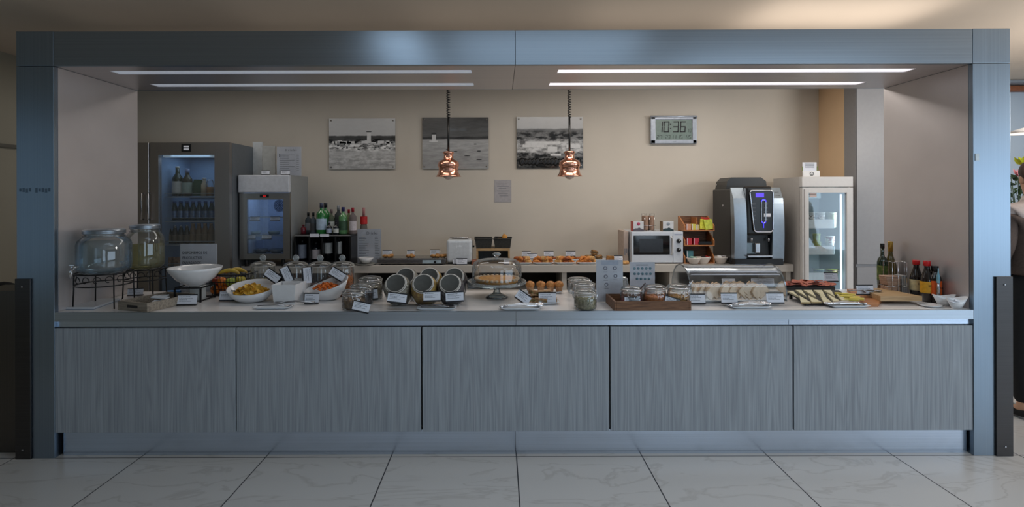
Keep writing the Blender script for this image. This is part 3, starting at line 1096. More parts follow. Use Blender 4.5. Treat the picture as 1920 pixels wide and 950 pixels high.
# bowl and tray by the menu
q = P(686, 490, 5.5)
put('small_bowl', B().lathe([(0, .004), (.04, .004), (.085, .06), (.08, .06), (.04, .012), (0, .012)], c=(q.x, 5.5, TOP + .016)), porcelain, label='small white bowl in front of the drinks menu on the back counter', cat='bowl')
put('oval_platter', B().lathe([(0, 0), (.08, 0), (.11, .014), (.105, .015), (.075, .005), (0, .005)], c=(q.x, 5.5, TOP + .0005)), mat('grey_stoneware', (170, 168, 160), .4), label='flat grey plate under the small white bowl', cat='plate')

# ---- hot plate with bites and cards
DH = 5.46
q = P(771, 490, DH)
zt_ = P(771, 485, DH).z
hw = (P(834, 490, DH).x - P(705, 490, DH).x) / 2
hp = thing('hot_plate', 'long flat stainless steel warming plate with control knob', 'warming plate', (q.x, DH, TOP))
put('housing', B().box(q.x - hw, DH, TOP + .015, q.x + hw, DH + .30, zt_, .006), satin, hp)
put('glass_top', B().box(q.x - hw + .02, DH + .02, zt_ + .0003, q.x + hw - .02, DH + .28, zt_ + .004), mat('grey_ceramic_top', (110, 108, 104), .2), hp)
put('control_panel', B().px(792, 487.5, 827, 493.5, DH - .003, .002), mat('pale_panel', (175, 195, 205), .3), hp)
put('knob', B().cyl((P(816, 490, DH).x, DH - .0035, P(816, 490.5, DH).z), .012, .012, axis=(0, -1, 0)), black, hp)
b = B()
for dx in (-hw + .05, hw - .05):
    for dy in (.04, .26):
        b.cyl((q.x + dx, DH + dy, TOP), .015, .0145)
put('foot', b, black, hp)
zt_ += .0045
bite = mat('savory_bite', (205, 160, 90), .6, 0, .2, 60, .2, rgb2=(150, 90, 50))
mk = Once(lambda: put('puff_pastry_bite', B().ell((0, 0, .018), .03, .025, .018, jit=.12, seed=2), bite, cat='pastry', origin=(0, 0, 0)))
for i, (x, dy) in enumerate(((722, .07), (729, .06), (734, .12), (766, .07), (774, .06), (772, .12), (812, .07), (820, .06), (828, .07), (834, .1), (820, .13))):
    mk((P(x, 480, DH + dy).x, DH + dy, zt_), (0, 0, i), 'small golden savoury bite on the warming plate, %s counted from the left' % ORD[[0, 1, 2, 3, 5, 4, 6, 7, 9, 10, 8][i]], 'savoury bites %s' % ('left' if x < 740 else 'middle' if x < 780 else 'right'))
card((P(726, 480, DH + .2).x, DH + .2, zt_), .10, 'white card at the left end of the warming plate', h=.055, rz=.1)
card((P(770, 480, DH + .2).x, DH + .2, zt_), .08, 'white card in the middle of the warming plate', h=.055)
card((P(815, 480, DH + .2).x, DH + .2, zt_), .10, 'white card at the right end of the warming plate', h=.06, rz=-.1)
put('salt_shaker', B().lathe([(0, 0), (.035, 0), (.04, .04), (.036, .09), (.02, .115), (0, .12)], c=(P(822, 480, 5.85).x, 5.85, TOP)), mat('beige_ceramic', (190, 184, 176), .3), label='small beige ceramic pot with domed lid behind the warming plate', cat='pot')

# ---- toaster
DT = 5.5
q = P(861, 485, DT)
hw = (P(887, 480, DT).x - P(835, 480, DT).x) / 2
zt_ = P(861, 449, DT).z
hw *= .93
tt = thing('toaster', 'white two slot toaster standing left of the wooden crate', 'toaster', (q.x, DT, TOP))
put('housing', B().box(q.x - hw, DT, TOP + .018, q.x + hw, DT + .20, zt_, .03), mat('toaster_white', (210, 215, 220), .25, coat=.3), tt)
put('base', B().box(q.x - hw + .01, DT + .01, TOP, q.x + hw - .01, DT + .19, TOP + .02, .004), black, tt)
b = B()
for dy in (.06, .13):
    b.box(q.x - hw + .05, DT + dy, zt_ + .0002, q.x + hw - .05, DT + dy + .03, zt_ + .002)
put('slot', b, black, tt)
b = B().tube([(q.x - .1, DT + .03, zt_), (q.x - .1, DT + .03, zt_ + .02), (q.x + .1, DT + .03, zt_ + .02), (q.x + .1, DT + .03, zt_)], .004)
put('bun_rack', b, chrome, tt)
text('maker_name', 'jata', .04, mat('pale_print', (240, 245, 250), .3), tt, (q.x + .0, DT - .0005, P(861, 463, DT).z))
put('lever', B().box(q.x + hw + .001, DT + .09, P(0, 466, DT).z - .01, q.x + hw + .02, DT + .12, P(0, 466, DT).z + .01, .004), black, tt)
card((P(858, 488, 5.46).x, 5.462, TOP + .0005), .10, 'white card before the toaster, the left and rear one', h=.05)
card((P(866, 492, 5.435).x, 5.43, TOP + .0005), .11, 'white card at the front edge before the toaster', h=.06)

# ---- wooden crate with dark bread baskets
DW = 5.5
ax, bx = P(893, 480, DW).x, P(956, 480, DW).x
za = P(925, 466, DW).z
cr_ = thing('wooden_crate', 'upturned pale wooden crate carrying two dark baskets', 'crate', ((ax + bx) / 2, DW, TOP))
put('crate_top', B().box(ax, DW, za - .022, bx, DW + .3, za), wood_lt, cr_)
put('crate_side', B().box(ax, DW, TOP, ax + .018, DW + .3, za - .0225), wood_lt, cr_)
put('crate_side', B().box(bx - .018, DW, TOP, bx, DW + .3, za - .0225), wood_lt, cr_)
put('crate_back', B().box(ax + .018, DW + .28, TOP, bx - .018, DW + .3, za - .0225), mat('blue_grey_board', (84, 96, 106), .6), cr_)
bkm_ = mat('dark_felt', (52, 52, 50), .85, 0, .15, 80, .2)


def basket():
    t = thing('bread_basket', None, 'basket')
    w, d, h, k = .093, .12, .10, .86
    b = B()
    vs = []
    for (s_, z, f) in ((k, 0, 0), (1, h, 0), (1 - .06, h, 1), (k - .04, .008, 1)):
        vs.append([b.bm.verts.new((x * w * s_, y * d * s_, z)) for x, y in ((-1, -1), (1, -1), (1, 1), (-1, 1))])
    for r0, r1 in zip(vs, vs[1:]):
        for i in range(4):
            b.bm.faces.new((r0[i], r0[(i + 1) % 4], r1[(i + 1) % 4], r1[i]))
    b.bm.faces.new(vs[0][::-1])
    b.bm.faces.new(vs[-1])
    put('basket_body', b, bkm_, t)
    put('folded_rim', B().tube([(-w, -d, h), (w, -d, h + .004), (w, d, h), (-w, d, h + .006)], .007, 6, True), bkm_, t)
    return t


bk = Once(basket)
bk((P(906.5, 460, DW + .13).x, DW + .13, za + .0005), (0, 0, .05), 'dark grey felt basket on the left half of the crate')
bk((P(943, 460, DW + .13).x, DW + .13, za + .0005), (0, 0, -.05), 'dark grey felt basket with an orange wrapper, right half of crate')
q = P(946, 447, DW + .13)
put('bread_roll', B().ell((q.x, DW + .13, za + .10), .03, .03, .05, jit=.1, seed=3), mat('orange_crust', (200, 140, 60), .6, 0, .2, 50), label='orange brown roll sticking out of the right dark basket', cat='bread')
put('bread_roll', B().ell((q.x - .05, DW + .14, za + .07), .04, .03, .035, jit=.1, seed=5), mat('tan_crust', (180, 140, 90), .6, 0, .2, 50), label='tan roll lying low inside the right dark basket', cat='bread')
card((P(950, 487, 5.44).x, 5.44, TOP + .0005), .06, 'small white card standing before the wooden crate', h=.06)
put('sauce_tray', B().box(P(884, 490, 5.45).x, 5.45, TOP, P(897, 490, 5.45).x, 5.56, TOP + .05, .01), mat('rust_tray', (140, 90, 70), .5, 0, .3, 50), label='small rusty brown loaf between the toaster and crate', cat='bread')

# ---- pastry plates on the back counter
plate_m = mat('rim_porcelain', (214, 220, 226), .2, 0, .02)


def rectplate(name, w, d, h, m, cat='plate'):
    def mk():
        b = B()
        vs = []
        for (s_, z) in ((.72, 0), (1, h), (.96, h + .001), (.70, .005)):
            ring = []
            n = 6
            for cx_, cy_, a0 in ((1, 1, 0), (-1, 1, 90), (-1, -1, 180), (1, -1, 270)):
                rr = min(w, d) * .14
                for k in range(n):
                    a = math.radians(a0 + 90 * k / (n - 1))
                    ring.append(b.bm.verts.new(((cx_ * (w / 2 - rr) + rr * math.cos(a)) * s_, (cy_ * (d / 2 - rr) + rr * math.sin(a)) * s_, z)))
            vs.append(ring)
        for r0, r1 in zip(vs, vs[1:]):
            for i in range(len(r0)):
                j = (i + 1) % len(r0)
                f = b.bm.faces.new((r0[i], r0[j], r1[j], r1[i]))
                f.smooth = True
        b.bm.faces.new(vs[0][::-1])
        b.bm.faces.new(vs[-1])
        return put(name, b, m, cat=cat, origin=(0, 0, 0))
    return mk


pp = Once(rectplate('pastry_plate', .215, .15, .022, plate_m))


def croissant(seed):
    b = B()
    n = 9
    rn = random.Random(seed)
    for i in range(n):
        a = (i - (n - 1) / 2) / ((n - 1) / 2)
        r = .021 * (1 - .62 * a * a) * rn.uniform(.93, 1.07)
        b.ell((a * .045, -.018 * a * a, r * .95), .011, r, r, rot=(0, 0, -.8 * a), sub=2)
    return b


crust = [mat('golden_crust', (215, 140, 62), .5, 0, .2, 45, .25, rgb2=(176, 96, 36)), mat('brown_crust', (180, 100, 45), .5, 0, .2, 45, .25, rgb2=(120, 56, 26)), mat('pale_crust', (220, 175, 110), .55, 0, .2, 45, .25, rgb2=(186, 130, 70))]
pastry = [Once(lambda: put('croissant', croissant(1), crust[0], cat='pastry', origin=(0, 0, 0))),
          Once(lambda: put('danish_pastry', B().ell((0, 0, .016), .04, .032, .016, jit=.08, seed=7).ring((0, 0, .024), .025, .008), crust[1], cat='pastry', origin=(0, 0, 0))),
          Once(lambda: put('puff_pastry', B().box(-.04, -.025, .002, .04, .025, .03, .012).box(-.036, -.02, .028, .036, .02, .036, .004), crust[2], cat='pastry', origin=(0, 0, 0)))]
rn = random.Random(11)
wherep = ['plate by the cake dome', 'second front plate', 'third front plate', 'plate behind the menu', 'left plate nearest the wall', 'middle plate nearest the wall', 'right plate nearest the wall']
for k, (x, D_, kinds) in enumerate(((978, 5.53, (1, 0, 1, 2)), (1018, 5.53, (0, 1, 2, 0)), (1058, 5.53, (2, 0, 1, 0)), (1099, 5.53, (0, 0, 0, 2)), (986, 5.80, (1, 1)), (1030, 5.80, (1, 2)), (1074, 5.80, (1, 0)))):
    q = P(x, 490, D_)
    pp((q.x, D_, TOP + .0005), (0, 0, 0), 'white rectangular pastry plate: ' + wherep[k])
    n = len(kinds)
    for i in range(n * 2 if n > 2 else 3):
        kk = kinds[i % n]
        lay = i // n if n > 2 else 0
        xx = q.x + (-.066 + .132 * (i % n) / (n - 1) if n > 2 else -.05 + .05 * i) * (.75 if lay else 1)
        if n > 2:
            pos = (xx, D_ + rn.uniform(-.015, .015), TOP + .0075 + lay * .03)
        else:
            pos = (xx, D_ + rn.uniform(-.02, .02), TOP + .0075)
        pastry[kk](pos, (rn.uniform(-.1, .1), rn.uniform(-.1, .1), rn.uniform(-.9, .9)), '%s, %s, on the %s' % (('golden croissant', 'brown danish', 'pale puff pastry')[kk], (('below', 'on top')[lay] + ', ' + (('at the left end', 'left of the middle', 'right of the middle', 'at the right end')[i % n]) if n > 2 else ('left', 'middle', 'right')[i % 3] + ' one'), wherep[k]), 'pastries %d %d' % (k, kk) and '%s on the %s' % (('croissants', 'danishes', 'puff pastries')[kk], wherep[k]), (1, 1, 1.15) if lay else None)
for x, D_, w, lb in ((987, 5.9, .10, 'white card nearest wall above the leftmost pastry plates'), (998, 5.66, .11, 'white card just in front of the leftmost rear card, by the croissants'), (1029, 5.9, .11, 'white card near the wall above the second pastry plate'), (1070, 5.9, .11, 'white card near the wall above the third pastry plate')):
    card((P(x, 485, D_).x, D_, TOP + .03), w, lb, h=.055)
# sandwiches and the plate to the right
sbr = mat('sandwich_bread', (170, 130, 80), .6, 0, .2, 45, .2, rgb2=(130, 92, 50))
pp((P(1118, 490, 5.78).x, 5.78, TOP + .0005), (0, 0, 0), 'white plate of rolls partly behind the portrait menu stand', None, (1.3, 1, 1))
mk = Once(lambda: (lambda t: (put('bun_half', B().ell((0, 0, .016), .045, .03, .015, jit=.04, seed=2), sbr, t), put('filling', B().box(-.04, -.026, .026, .04, .026, .034, .003), mat('ham_green', (96, 80, 50), .6, 0, .3, 80), t), put('bun_half', B().ell((0, 0, .043), .045, .03, .017, jit=.04, seed=4), sbr, t), t)[-1])(thing('sandwich_roll', None, 'sandwich')))
for i, (x, dz_, ry) in enumerate(((1103, 0, .1), (1113, .055, .3), (1124, 0, -.2), (1112, 0.0, 0))):
    mk((P(x, 480, 5.78).x, 5.78 + (0.05 if i == 3 else 0), TOP + .008 + dz_), (0, ry, .3 * i), 'filled brown roll behind the portrait menu, %s' % ('left one', 'top one of the pile', 'right one', 'rear one against the wall')[i], 'filled rolls on the plate behind the portrait menu')
o = put('wrapped_sandwich', B().prism([(-.05, 0), (.05, 0), (.045, .07), (-.035, .075)], .05, (P(1144, 484, 5.6).x, 5.62, TOP + .001), (math.pi / 2, 0, 0)), mat('toast_brown', (176, 124, 62), .6, 0, .2, 40, .1, rgb2=(140, 92, 44)), label='square toasted sandwich standing left of a white card by the microwave', cat='sandwich')
card((P(1160, 487, 5.52).x, 5.52, TOP + .0005), .09, 'white card between toasted sandwich and microwave oven', h=.075)
pastry[2]((P(1172, 494, 5.47).x, 5.47, TOP + .001), (0, 0, .2), 'pale puff pastry lying alone before the microwave, by the menu stands')

# ================================================================== WALL: PHOTOGRAPHS, CLOCK, NOTICE
def photo_mat(name, stops, scale, stretch, contrast):
    """black and white print: bands by height broken up by noise"""
    m = bpy.data.materials.new(name)
    m.use_nodes = True
    nt = m.node_tree
    L = nt.links.new
    b = nt.nodes['Principled BSDF']
    b.inputs['Roughness'].default_value = 0.25
    tc = nt.nodes.new('ShaderNodeTexCoord')
    mp = nt.nodes.new('ShaderNodeMapping')
    mp.inputs['Scale'].default_value = stretch
    L(tc.outputs['Object'], mp.inputs[0])
    ns = nt.nodes.new('ShaderNodeTexNoise')
    ns.inputs['Scale'].default_value = scale
    ns.inputs['Detail'].default_value = 6
    ns.inputs['Roughness'].default_value = .65
    L(mp.outputs[0], ns.inputs['Vector'])
    sp = nt.nodes.new('ShaderNodeSeparateXYZ')
    L(tc.outputs['Object'], sp.inputs[0])
    mr = nt.nodes.new('ShaderNodeMapRange')
    mr.inputs['From Min'].default_value = 0
    mr.inputs['From Max'].default_value = .6
    L(sp.outputs['Z'], mr.inputs['Value'])
    wob = nt.nodes.new('ShaderNodeMath')
    wob.operation = 'MULTIPLY_ADD'
    wob.inputs[1].default_value = .045
    L(ns.outputs['Fac'], wob.inputs[0])
    L(mr.outputs[0], wob.inputs[2])
    rp = nt.nodes.new('ShaderNodeValToRGB')
    els = rp.color_ramp.elements
    while len(els) > 1:
        els.remove(els[-1])
    els[0].position, els[0].color = stops[0][0], (*[stops[0][1]] * 3, 1)
    for p, v in stops[1:]:
        e = els.new(p)
        e.color = (v, v, v * 1.02, 1)
    rc = nt.nodes.new('ShaderNodeValToRGB')
    for p, e in zip(stops, range(1)):
        pass
    e2 = rc.color_ramp.elements
    while len(e2) > 1:
        e2.remove(e2[-1])
    e2[0].position, e2[0].color = contrast[0][0], (*[contrast[0][1]] * 3, 1)
    for p, v in contrast[1:]:
        e = e2.new(p)
        e.color = (v, v, v, 1)
    L(wob.outputs[0], rp.inputs[0])
    L(wob.outputs[0], rc.inputs[0])
    st = nt.nodes.new('ShaderNodeMapRange')
    st.inputs['From Min'].default_value = .42
    st.inputs['From Max'].default_value = .58
    st.inputs['To Min'].default_value = -1
    st.inputs['To Max'].default_value = 1
    L(ns.outputs['Fac'], st.inputs['Value'])
    mu = nt.nodes.new('ShaderNodeMath')
    mu.operation = 'MULTIPLY'
    L(st.outputs[0], mu.inputs[0])
    L(rc.outputs[0], mu.inputs[1])
    ad = nt.nodes.new('ShaderNodeMath')
    ad.operation = 'ADD'
    ad.use_clamp = True
    L(mu.outputs[0], ad.inputs[0])
    L(rp.outputs[0], ad.inputs[1])
    L(ad.outputs[0], b.inputs['Base Color'])
    b.inputs['Coat Weight'].default_value = 0.35
    b.inputs['Coat Roughness'].default_value = 0.06
    return m


WY = YF - .022
scr = mat('standoff_screw', (120, 115, 108), .3, .8)
g1 = mat('print_dark', (52, 54, 56), .3)
g2 = mat('print_light', (222, 222, 222), .3)
g3 = mat('print_mid', (110, 112, 114), .3)


def wall_photo(x0, y0, x1, y1, m, label):
    a, b_ = P(x0, y1, WY), P(x1, y0, WY)
    zz0, zz1 = P((x0 + x1) / 2, y1, WY).z, P((x0 + x1) / 2, y0, WY).z
    t = thing('wall_photograph', label, 'picture', ((a.x + b_.x) / 2, WY, zz0), 'landscape photographs on the wall')
    put('print_panel', B().box(a.x, WY, zz0, b_.x, WY + .006, zz1), m, t)
    for sx in (a.x + .025, b_.x - .025):
        for sz_ in (zz0 + .025, zz1 - .025):
            put('standoff_screw', B().cyl((sx, YF - .001, sz_), .008, .03, axis=(0, -1, 0), seg=12), scr, t)
    return t


T1 = wall_photo(617, 222, 741, 317, photo_mat('airfield_print_a', [(0, .44), (.2, .50), (.42, .58), (.50, .62), (.535, .14), (.60, .06), (.665, .07), (.68, .60), (1, .70)], 9, (1, 1, 3), [(0, .08), (.2, .14), (.35, .08), (.43, .45), (.55, .35), (.6, .02), (.67, .01), (1, .01)]), 'black and white print of a control tower with a crowd of small aircraft, leftmost')
rn = random.Random(21)
b = B()
for i in range(34):
    x = rn.uniform(624, 738)
    y = rn.uniform(268, 279)
    w_ = rn.uniform(1.2, 4.5)
    b.px(x, y, x + w_, y + rn.uniform(.8, 2.4), WY - .0012, .001)
put('parked_aircraft', b, g1, T1, kind='stuff')
b = B()
b.px(688, 249.2, 695.5, 265, WY - .0014, .001).px(686.5, 245, 697, 249, WY - .0016, .001)
put('airport_tower', b, g2, T1)
b = B()
for i in range(14):
    x = rn.uniform(622, 735)
    b.px(x, rn.uniform(263, 267), x + rn.uniform(5, 14), 269, WY - .001, .0008)
put('hangar_roof', b, g2, T1)
put('tower_window', B().px(687, 246, 696.5, 247.6, WY - .0025, .0008), g1, T1)
T2 = wall_photo(792, 220, 916, 316, photo_mat('airfield_print_b', [(0, .36), (.15, .34), (.30, .38), (.52, .44), (.58, .42), (.60, .04), (.635, .05), (.65, .13), (.8, .10), (1, .07)], 6, (1, 1, 6), [(0, .03), (.3, .06), (.5, .06), (.58, .02), (.7, .012), (1, .01)]), 'black and white print with dark sky, small tower at left and empty apron, middle one')
b = B().px(810, 252, 817.5, 265, WY - .0014, .001).px(805, 263.5, 821, 266, WY - .0012, .0009)
put('control_tower', b, g2, T2)
put('tower_cab', B().px(809, 249, 818.5, 252, WY - .0014, .001), g1, T2)
b = B()
for x, y, w_ in ((870, 292, 12), (893, 299, 11), (850, 284, 8), (894, 283, 8), (836, 280, 6), (888, 270, 6)):
    q = P(x, y, WY - .0015)
    b.ell((q.x + w_ * WY / F / 2, q.y, q.z), w_ * WY / F / 2, .0008, .006)
put('parked_aircraft', b, g1, T2, kind='stuff')
T3 = wall_photo(969, 219, 1093, 315, photo_mat('airfield_print_c', [(0, .03), (.2, .04), (.30, .12), (.36, .50), (.48, .46), (.56, .30), (.60, .10), (.70, .10), (.77, .16), (.80, .58), (1, .66)], 8, (1, 1, 2.4), [(0, .03), (.2, .05), (.32, .22), (.5, .28), (.6, .16), (.72, .10), (.77, .01), (1, .01)]), 'black and white aerial print of fields with white hangar roofs, rightmost')
b = B()
for x0_, y0_, x1_, y1_ in ((985, 265, 1050, 271), (980, 271, 1020, 276), (1027, 275, 1045, 284), (1062, 271, 1088, 277), (1032, 288, 1052, 292)):
    b.px(x0_, y0_, x1_, y1_, WY - .0012, .001)
put('white_roof', b, g2, T3)
b = B()
for i in range(16):
    x = 979 + i * 7.0
    q = P(x, 308 - 0, WY - .0012)
    b.ell((q.x, q.y, q.z + .03), .04, .0008, rn.uniform(.03, .055), sub=1)
put('dark_trees', b, mat('print_black', (24, 26, 28), .3), T3, kind='stuff')

# notice
a, b_ = P(927, 337, WY), P(959, 379, WY)
t = thing('wall_notice', 'plain pale grey notice sheet fixed to the wall between the copper lamps', 'notice', ((a.x + b_.x) / 2, WY, b_.z))
put('sheet', B().box(a.x, WY + .018, b_.z, b_.x, WY + .0205, a.z), mat('notice_grey', (170, 166, 168), .5), t)
b = B()
for i, (f0, f1) in enumerate(((.2, .75), (.15, .85), (.25, .7), (.15, .85), (.2, .8), (.3, .8))):
    z = a.z - .05 - i * .028
    w_ = b_.x - a.x
    b.box(a.x + w_ * f0, WY + .0165, z, a.x + w_ * f1, WY + .0175, z + .008)
put('printed_text', b, mat('faint_ink', (140, 140, 144), .5), t)

# clock
CYY = YF - .05
ck = thing('wall_clock', 'silver digital wall clock showing 10:36 in black digits', 'clock', (P(1263, 243, CYY).x, CYY, P(1263, 270, CYY).z))
sil = mat('silver_plastic', (176, 184, 196), .3, .3)
xa, xb = P(1220, 243, CYY).x, P(1307, 243, CYY).x
za, zb = P(1263, 269, CYY).z, P(1263, 217.5, CYY).z
lx0, lx1 = P(1229.5, 243, CYY).x, P(1298.5, 243, CYY).x
lz0, lz1 = P(1263, 261.5, CYY).z, P(1263, 224, CYY).z
put('frame', B().box(xa, CYY, za, lx0, CYY + .04, zb, .008).box(lx1, CYY, za, xb, CYY + .04, zb, .008).box(xa, CYY, lz1, xb, CYY + .04, zb, .008).box(xa, CYY, za, xb, CYY + .04, lz0, .008), sil, ck)
put('rounded_top', B().tube([(xa, CYY + .005, zb - .004), (xb, CYY + .005, zb - .004)], .012, 10), sil, ck)
put('display', B().box(lx0 - .002, CYY + .012, lz0 - .002, lx1 + .002, CYY + .03, lz1 + .002), mat('lcd_green', (120, 138, 132), .3), ck)
put('back_shell', B().box(xa + .02, CYY + .0405, za + .01, xb - .02, YF - .001, zb - .01), black, ck)
lcd = mat('lcd_black', (18, 24, 26), .4)
SEG = {'0': 'abcdef', '1': 'bc', '2': 'abged', '3': 'abgcd', '4': 'fgbc', '5': 'afgcd', '6': 'afgedc', '7': 'abc', '8': 'abcdefg', '9': 'abcdfg'}


def seg7(b, ch, x, z, w, h, t, y, sl=.06):
    def bar(x0, z0, x1, z1):
        f = lambda xx, zz: (xx + sl * (zz - z), y, zz)
        vs = [b.bm.verts.new(f(*p)) for p in ((x0, z0), (x1, z0), (x1, z1), (x0, z1))]
        b.bm.faces.new(vs)
    g = t * .15
    H2 = h / 2
    d = {'a': (x + g, z + h - t, x + w - g, z + h), 'd': (x + g, z, x + w - g, z + t), 'g': (x + g, z + H2 - t / 2, x + w - g, z + H2 + t / 2),
         'b': (x + w - t, z + H2 + g, x + w, z + h - g), 'c': (x + w - t, z + g, x + w, z + H2 - g), 'f': (x, z + H2 + g, x + t, z + h - g), 'e': (x, z + g, x + t, z + H2 - g)}
    for s_ in SEG[ch]:
        bar(*d[s_])


s_ = CYY / F
b = B()
zd = P(1263, 247.6, CYY).z
hd = 20.6 * s_
for ch, x in (('1', 1232), ('0', 1244), ('3', 1262), ('6', 1275)):
    seg7(b, ch, P(x, 240, CYY).x, zd, 11 * s_, hd, 2.3 * s_, CYY + .0115)
for y in (233, 240.5):
    q = P(1258, y, CYY)
    b.box(q.x - .007, CYY + .0112, q.z - .007, q.x + .007, CYY + .0116, q.z + .007)
put('time_digits', b, lcd, ck)
b = B()
for ch, x in (('1', 1289), ('0', 1293.4)):
    seg7(b, ch, P(x, 240, CYY).x, zd, 3.2 * s_, 6.6 * s_, .7 * s_, CYY + .0115)
for ch, x in (('2', 1232), ('7', 1237.5), ('2', 1248), ('3', 1253), ('1', 1259), ('1', 1264), ('1', 1271), ('5', 1276), ('4', 1287), ('5', 1292)):
    seg7(b, ch, P(x, 240, CYY).x, P(1263, 260, CYY).z, 4 * s_, 7 * s_, .8 * s_, CYY + .0115)
put('small_digits', b, lcd, ck)
text('clock_name', 'radio', .018, mat('blue_grey_print', (80, 90, 110), .4), ck, (P(1265, 266, CYY).x, CYY - .0003, P(1265, 266.5, CYY).z))

# ================================================================== COPPER HEAT LAMPS
def lamp_proto():
    t = thing('heat_lamp', None, 'lamp')          # origin at the rim of the shade
    s = 5.4 / F
    prof = [(9, 47), (10, 46), (10.5, 44), (8.6, 42), (8.6, 38), (9.4, 36), (9.2, 33), (12, 31.5), (17, 29), (19.5, 25.5), (20, 21), (19.6, 18.5), (18.4, 17.5), (18.2, 12), (19.5, 6), (22, 2), (24, 0), (23.2, 0), (21, 2.4), (18.6, 6), (17.4, 12), (17.4, 17), (16, 24), (10, 29), (0, 30)]
    put('shade', B().lathe([(0, 47 * s)] + [(r * s, z * s) for r, z in prof], seg=40), copper, t)
    put('bulb', B().ell((0, 0, 3 * s), .055, .055, .05), mat('frosted_bulb', (210, 190, 180), .3), t)
    put('straight_cord', B().tube([(0, 0, 46 * s), (0, 0, 111 * s)], .011, 8), black, t)
    zt_, z0 = 2.9 - P(841, 331, 5.4).z, 111 * s
    n = int((zt_ - z0) / .025)
    pts = []
    for i in range(n * 8 + 1):
        a = i * math.pi / 4
        pts.append((.016 * math.cos(a), .016 * math.sin(a), z0 + (zt_ - z0) * i / (n * 8)))
    put('coiled_cord', B().tube(pts, .0055, 6), black, t)
    put('ceiling_rose', B().cyl((0, 0, zt_ - .0301), .05, .03), copper, t)
    return t


lp = Once(lamp_proto)
z = P(841, 331, 5.4).z
lp((P(841, 331, 5.4).x, 5.4, z), label='shiny copper heat lamp hanging on a coiled cord before the dark sky photograph')
lp((P(1068, 331, 5.4).x, 5.4, z), label='shiny copper heat lamp hanging on a coiled cord before the rightmost photograph')

# ================================================================== MICROWAVE AND THINGS ON IT
DM = 5.5
ax, bx = P(1184, 460, DM).x, P(1281, 460, DM).x
z0, z1_ = TOP + .012, P(1230, 434, DM).z
mw = thing('microwave_oven', 'white microwave oven with black window and two round dials', 'microwave', ((ax + bx) / 2, DM, TOP))
mwm = mat('microwave_white', (205, 212, 222), .3, 0, .02, coat=.2)
sp_ = P(1262, 460, DM).x
put('body', B().box(ax, DM + .03, z0, bx, DM + .36, z1_, .008), mwm, mw)
door = put('door', B().box(ax, DM, z0, sp_ - .001, DM + .029, z1_, .006), mwm, mw)
put('window', B().px(1188, 441.5, 1256, 477, DM - .003, .004, .002), blackgloss, door)
put('window_mesh', B().px(1199, 448, 1243, 473, DM - .0045, .001), mat('oven_mesh_grey', (44, 48, 54), .25), door)
hb = B()
q0, q1 = P(1259, 443, DM), P(1259, 477, DM)
hb.tube([(q0.x, DM + .002, q0.z), (q0.x + .006, DM - .016, q0.z - .03), (q0.x + .006, DM - .016, q1.z + .03), (q0.x, DM + .002, q1.z)], .011, 8)
put('handle', hb, white, door)
put('control_panel', B().box(sp_, DM, z0, bx, DM + .029, z1_, .006), mwm, mw)
for y in (451.5, 468):
    q = P(1272.5, y, DM)
    kn = put('dial', B().cyl((q.x, DM - .0005, q.z), .024, .022, r2=.02, axis=(0, -1, 0)), black, mw)
    put('dial_mark', B().box(q.x - .002, DM - .024, q.z, q.x + .002, DM - .0228, q.z + .018), white, kn)
text('maker_name', 'ORBEGOZO', .016, mat('blue_print', (90, 100, 150), .4), mw, (P(1272, 439, DM).x, DM - .0006, P(1272, 440.5, DM).z))
b = B()
for x in (ax + .05, bx - .05):
    for y in (DM + .06, DM + .3):
        b.cyl((x, y, TOP), .014, .0125)
put('foot', b, black, mw)
# cardboard box beside it
ca, cb_ = P(1169.5, 470, 5.58).x, P(1183, 470, 5.5).x - .004
o = thing('cardboard_box', 'narrow pale pinkish cardboard box standing at the left side of microwave', 'box', ((ca + cb_) / 2, 5.58, TOP))
put('carton', B().box(ca, 5.58, TOP, cb_ - .002, 5.85, P(1176, 433, 5.58).z, .002), mat('pinkish_card', (190, 172, 160), .6), o)
b = B()
for i in range(4):
    b.px(1171 + i * 2.8, 466, 1172.6 + i * 2.8, 478 - (i % 2) * 3, 5.579, .0008)
put('printed_stripes', b, greyink, o)


def tea_box(x0, x1, y0, D_, zb, side, dot, label, hill):
    a, b_ = P(x0, y0, D_), P(x1, y0, D_)
    zt_ = a.z
    t = thing('tea_box', label, 'box', ((a.x + b_.x) / 2, D_, zb))
    put('carton', B().box(a.x, D_, zb, b_.x, D_ + .10, zt_, .002), mat('box_white', (205, 208, 212), .5), t)
    put('side_panel', B().box(a.x - .003, D_ + .001, zb + .001, a.x - .0002, D_ + .10, zt_), mat(side[0], side[1], .5), t)
    h_ = zt_ - zb
    w_ = b_.x - a.x
    poly = [(0, 0), (w_, 0), (w_, h_ * .18), (w_ * .75, h_ * .28), (w_ * .55, h_ * .40), (w_ * .4, h_ * .30), (w_ * .2, h_ * .30), (0, h_ * .2)]
    put('printed_hills', B().prism(poly, .001, (a.x, D_ - .0005, zb), (math.pi / 2, 0, 0)), mat(hill[0], hill[1], .5, 0, .3, 50), t)
    put('printed_dot', B().cyl(((a.x + b_.x) / 2, D_ - .0005, zt_ - h_ * .25), .018, .001, axis=(0, -1, 0)), mat(dot[0], dot[1], .5), t)
    return t


tea_box(1187.5, 1207, 415, 5.55, z1_ + .0005, ('red_side', (190, 70, 60)), ('pink_dot', (180, 70, 100)), 'small white tea box with red side on the microwave, left one', ('grey_hills', (90, 84, 92)))
tea_box(1243, 1263, 415, 5.55, z1_ + .0005, ('brown_side', (130, 105, 70)), ('grey_dot', (140, 150, 160)), 'small white tea box with dark green hills on the microwave, right one', ('green_hills', (36, 56, 60)))
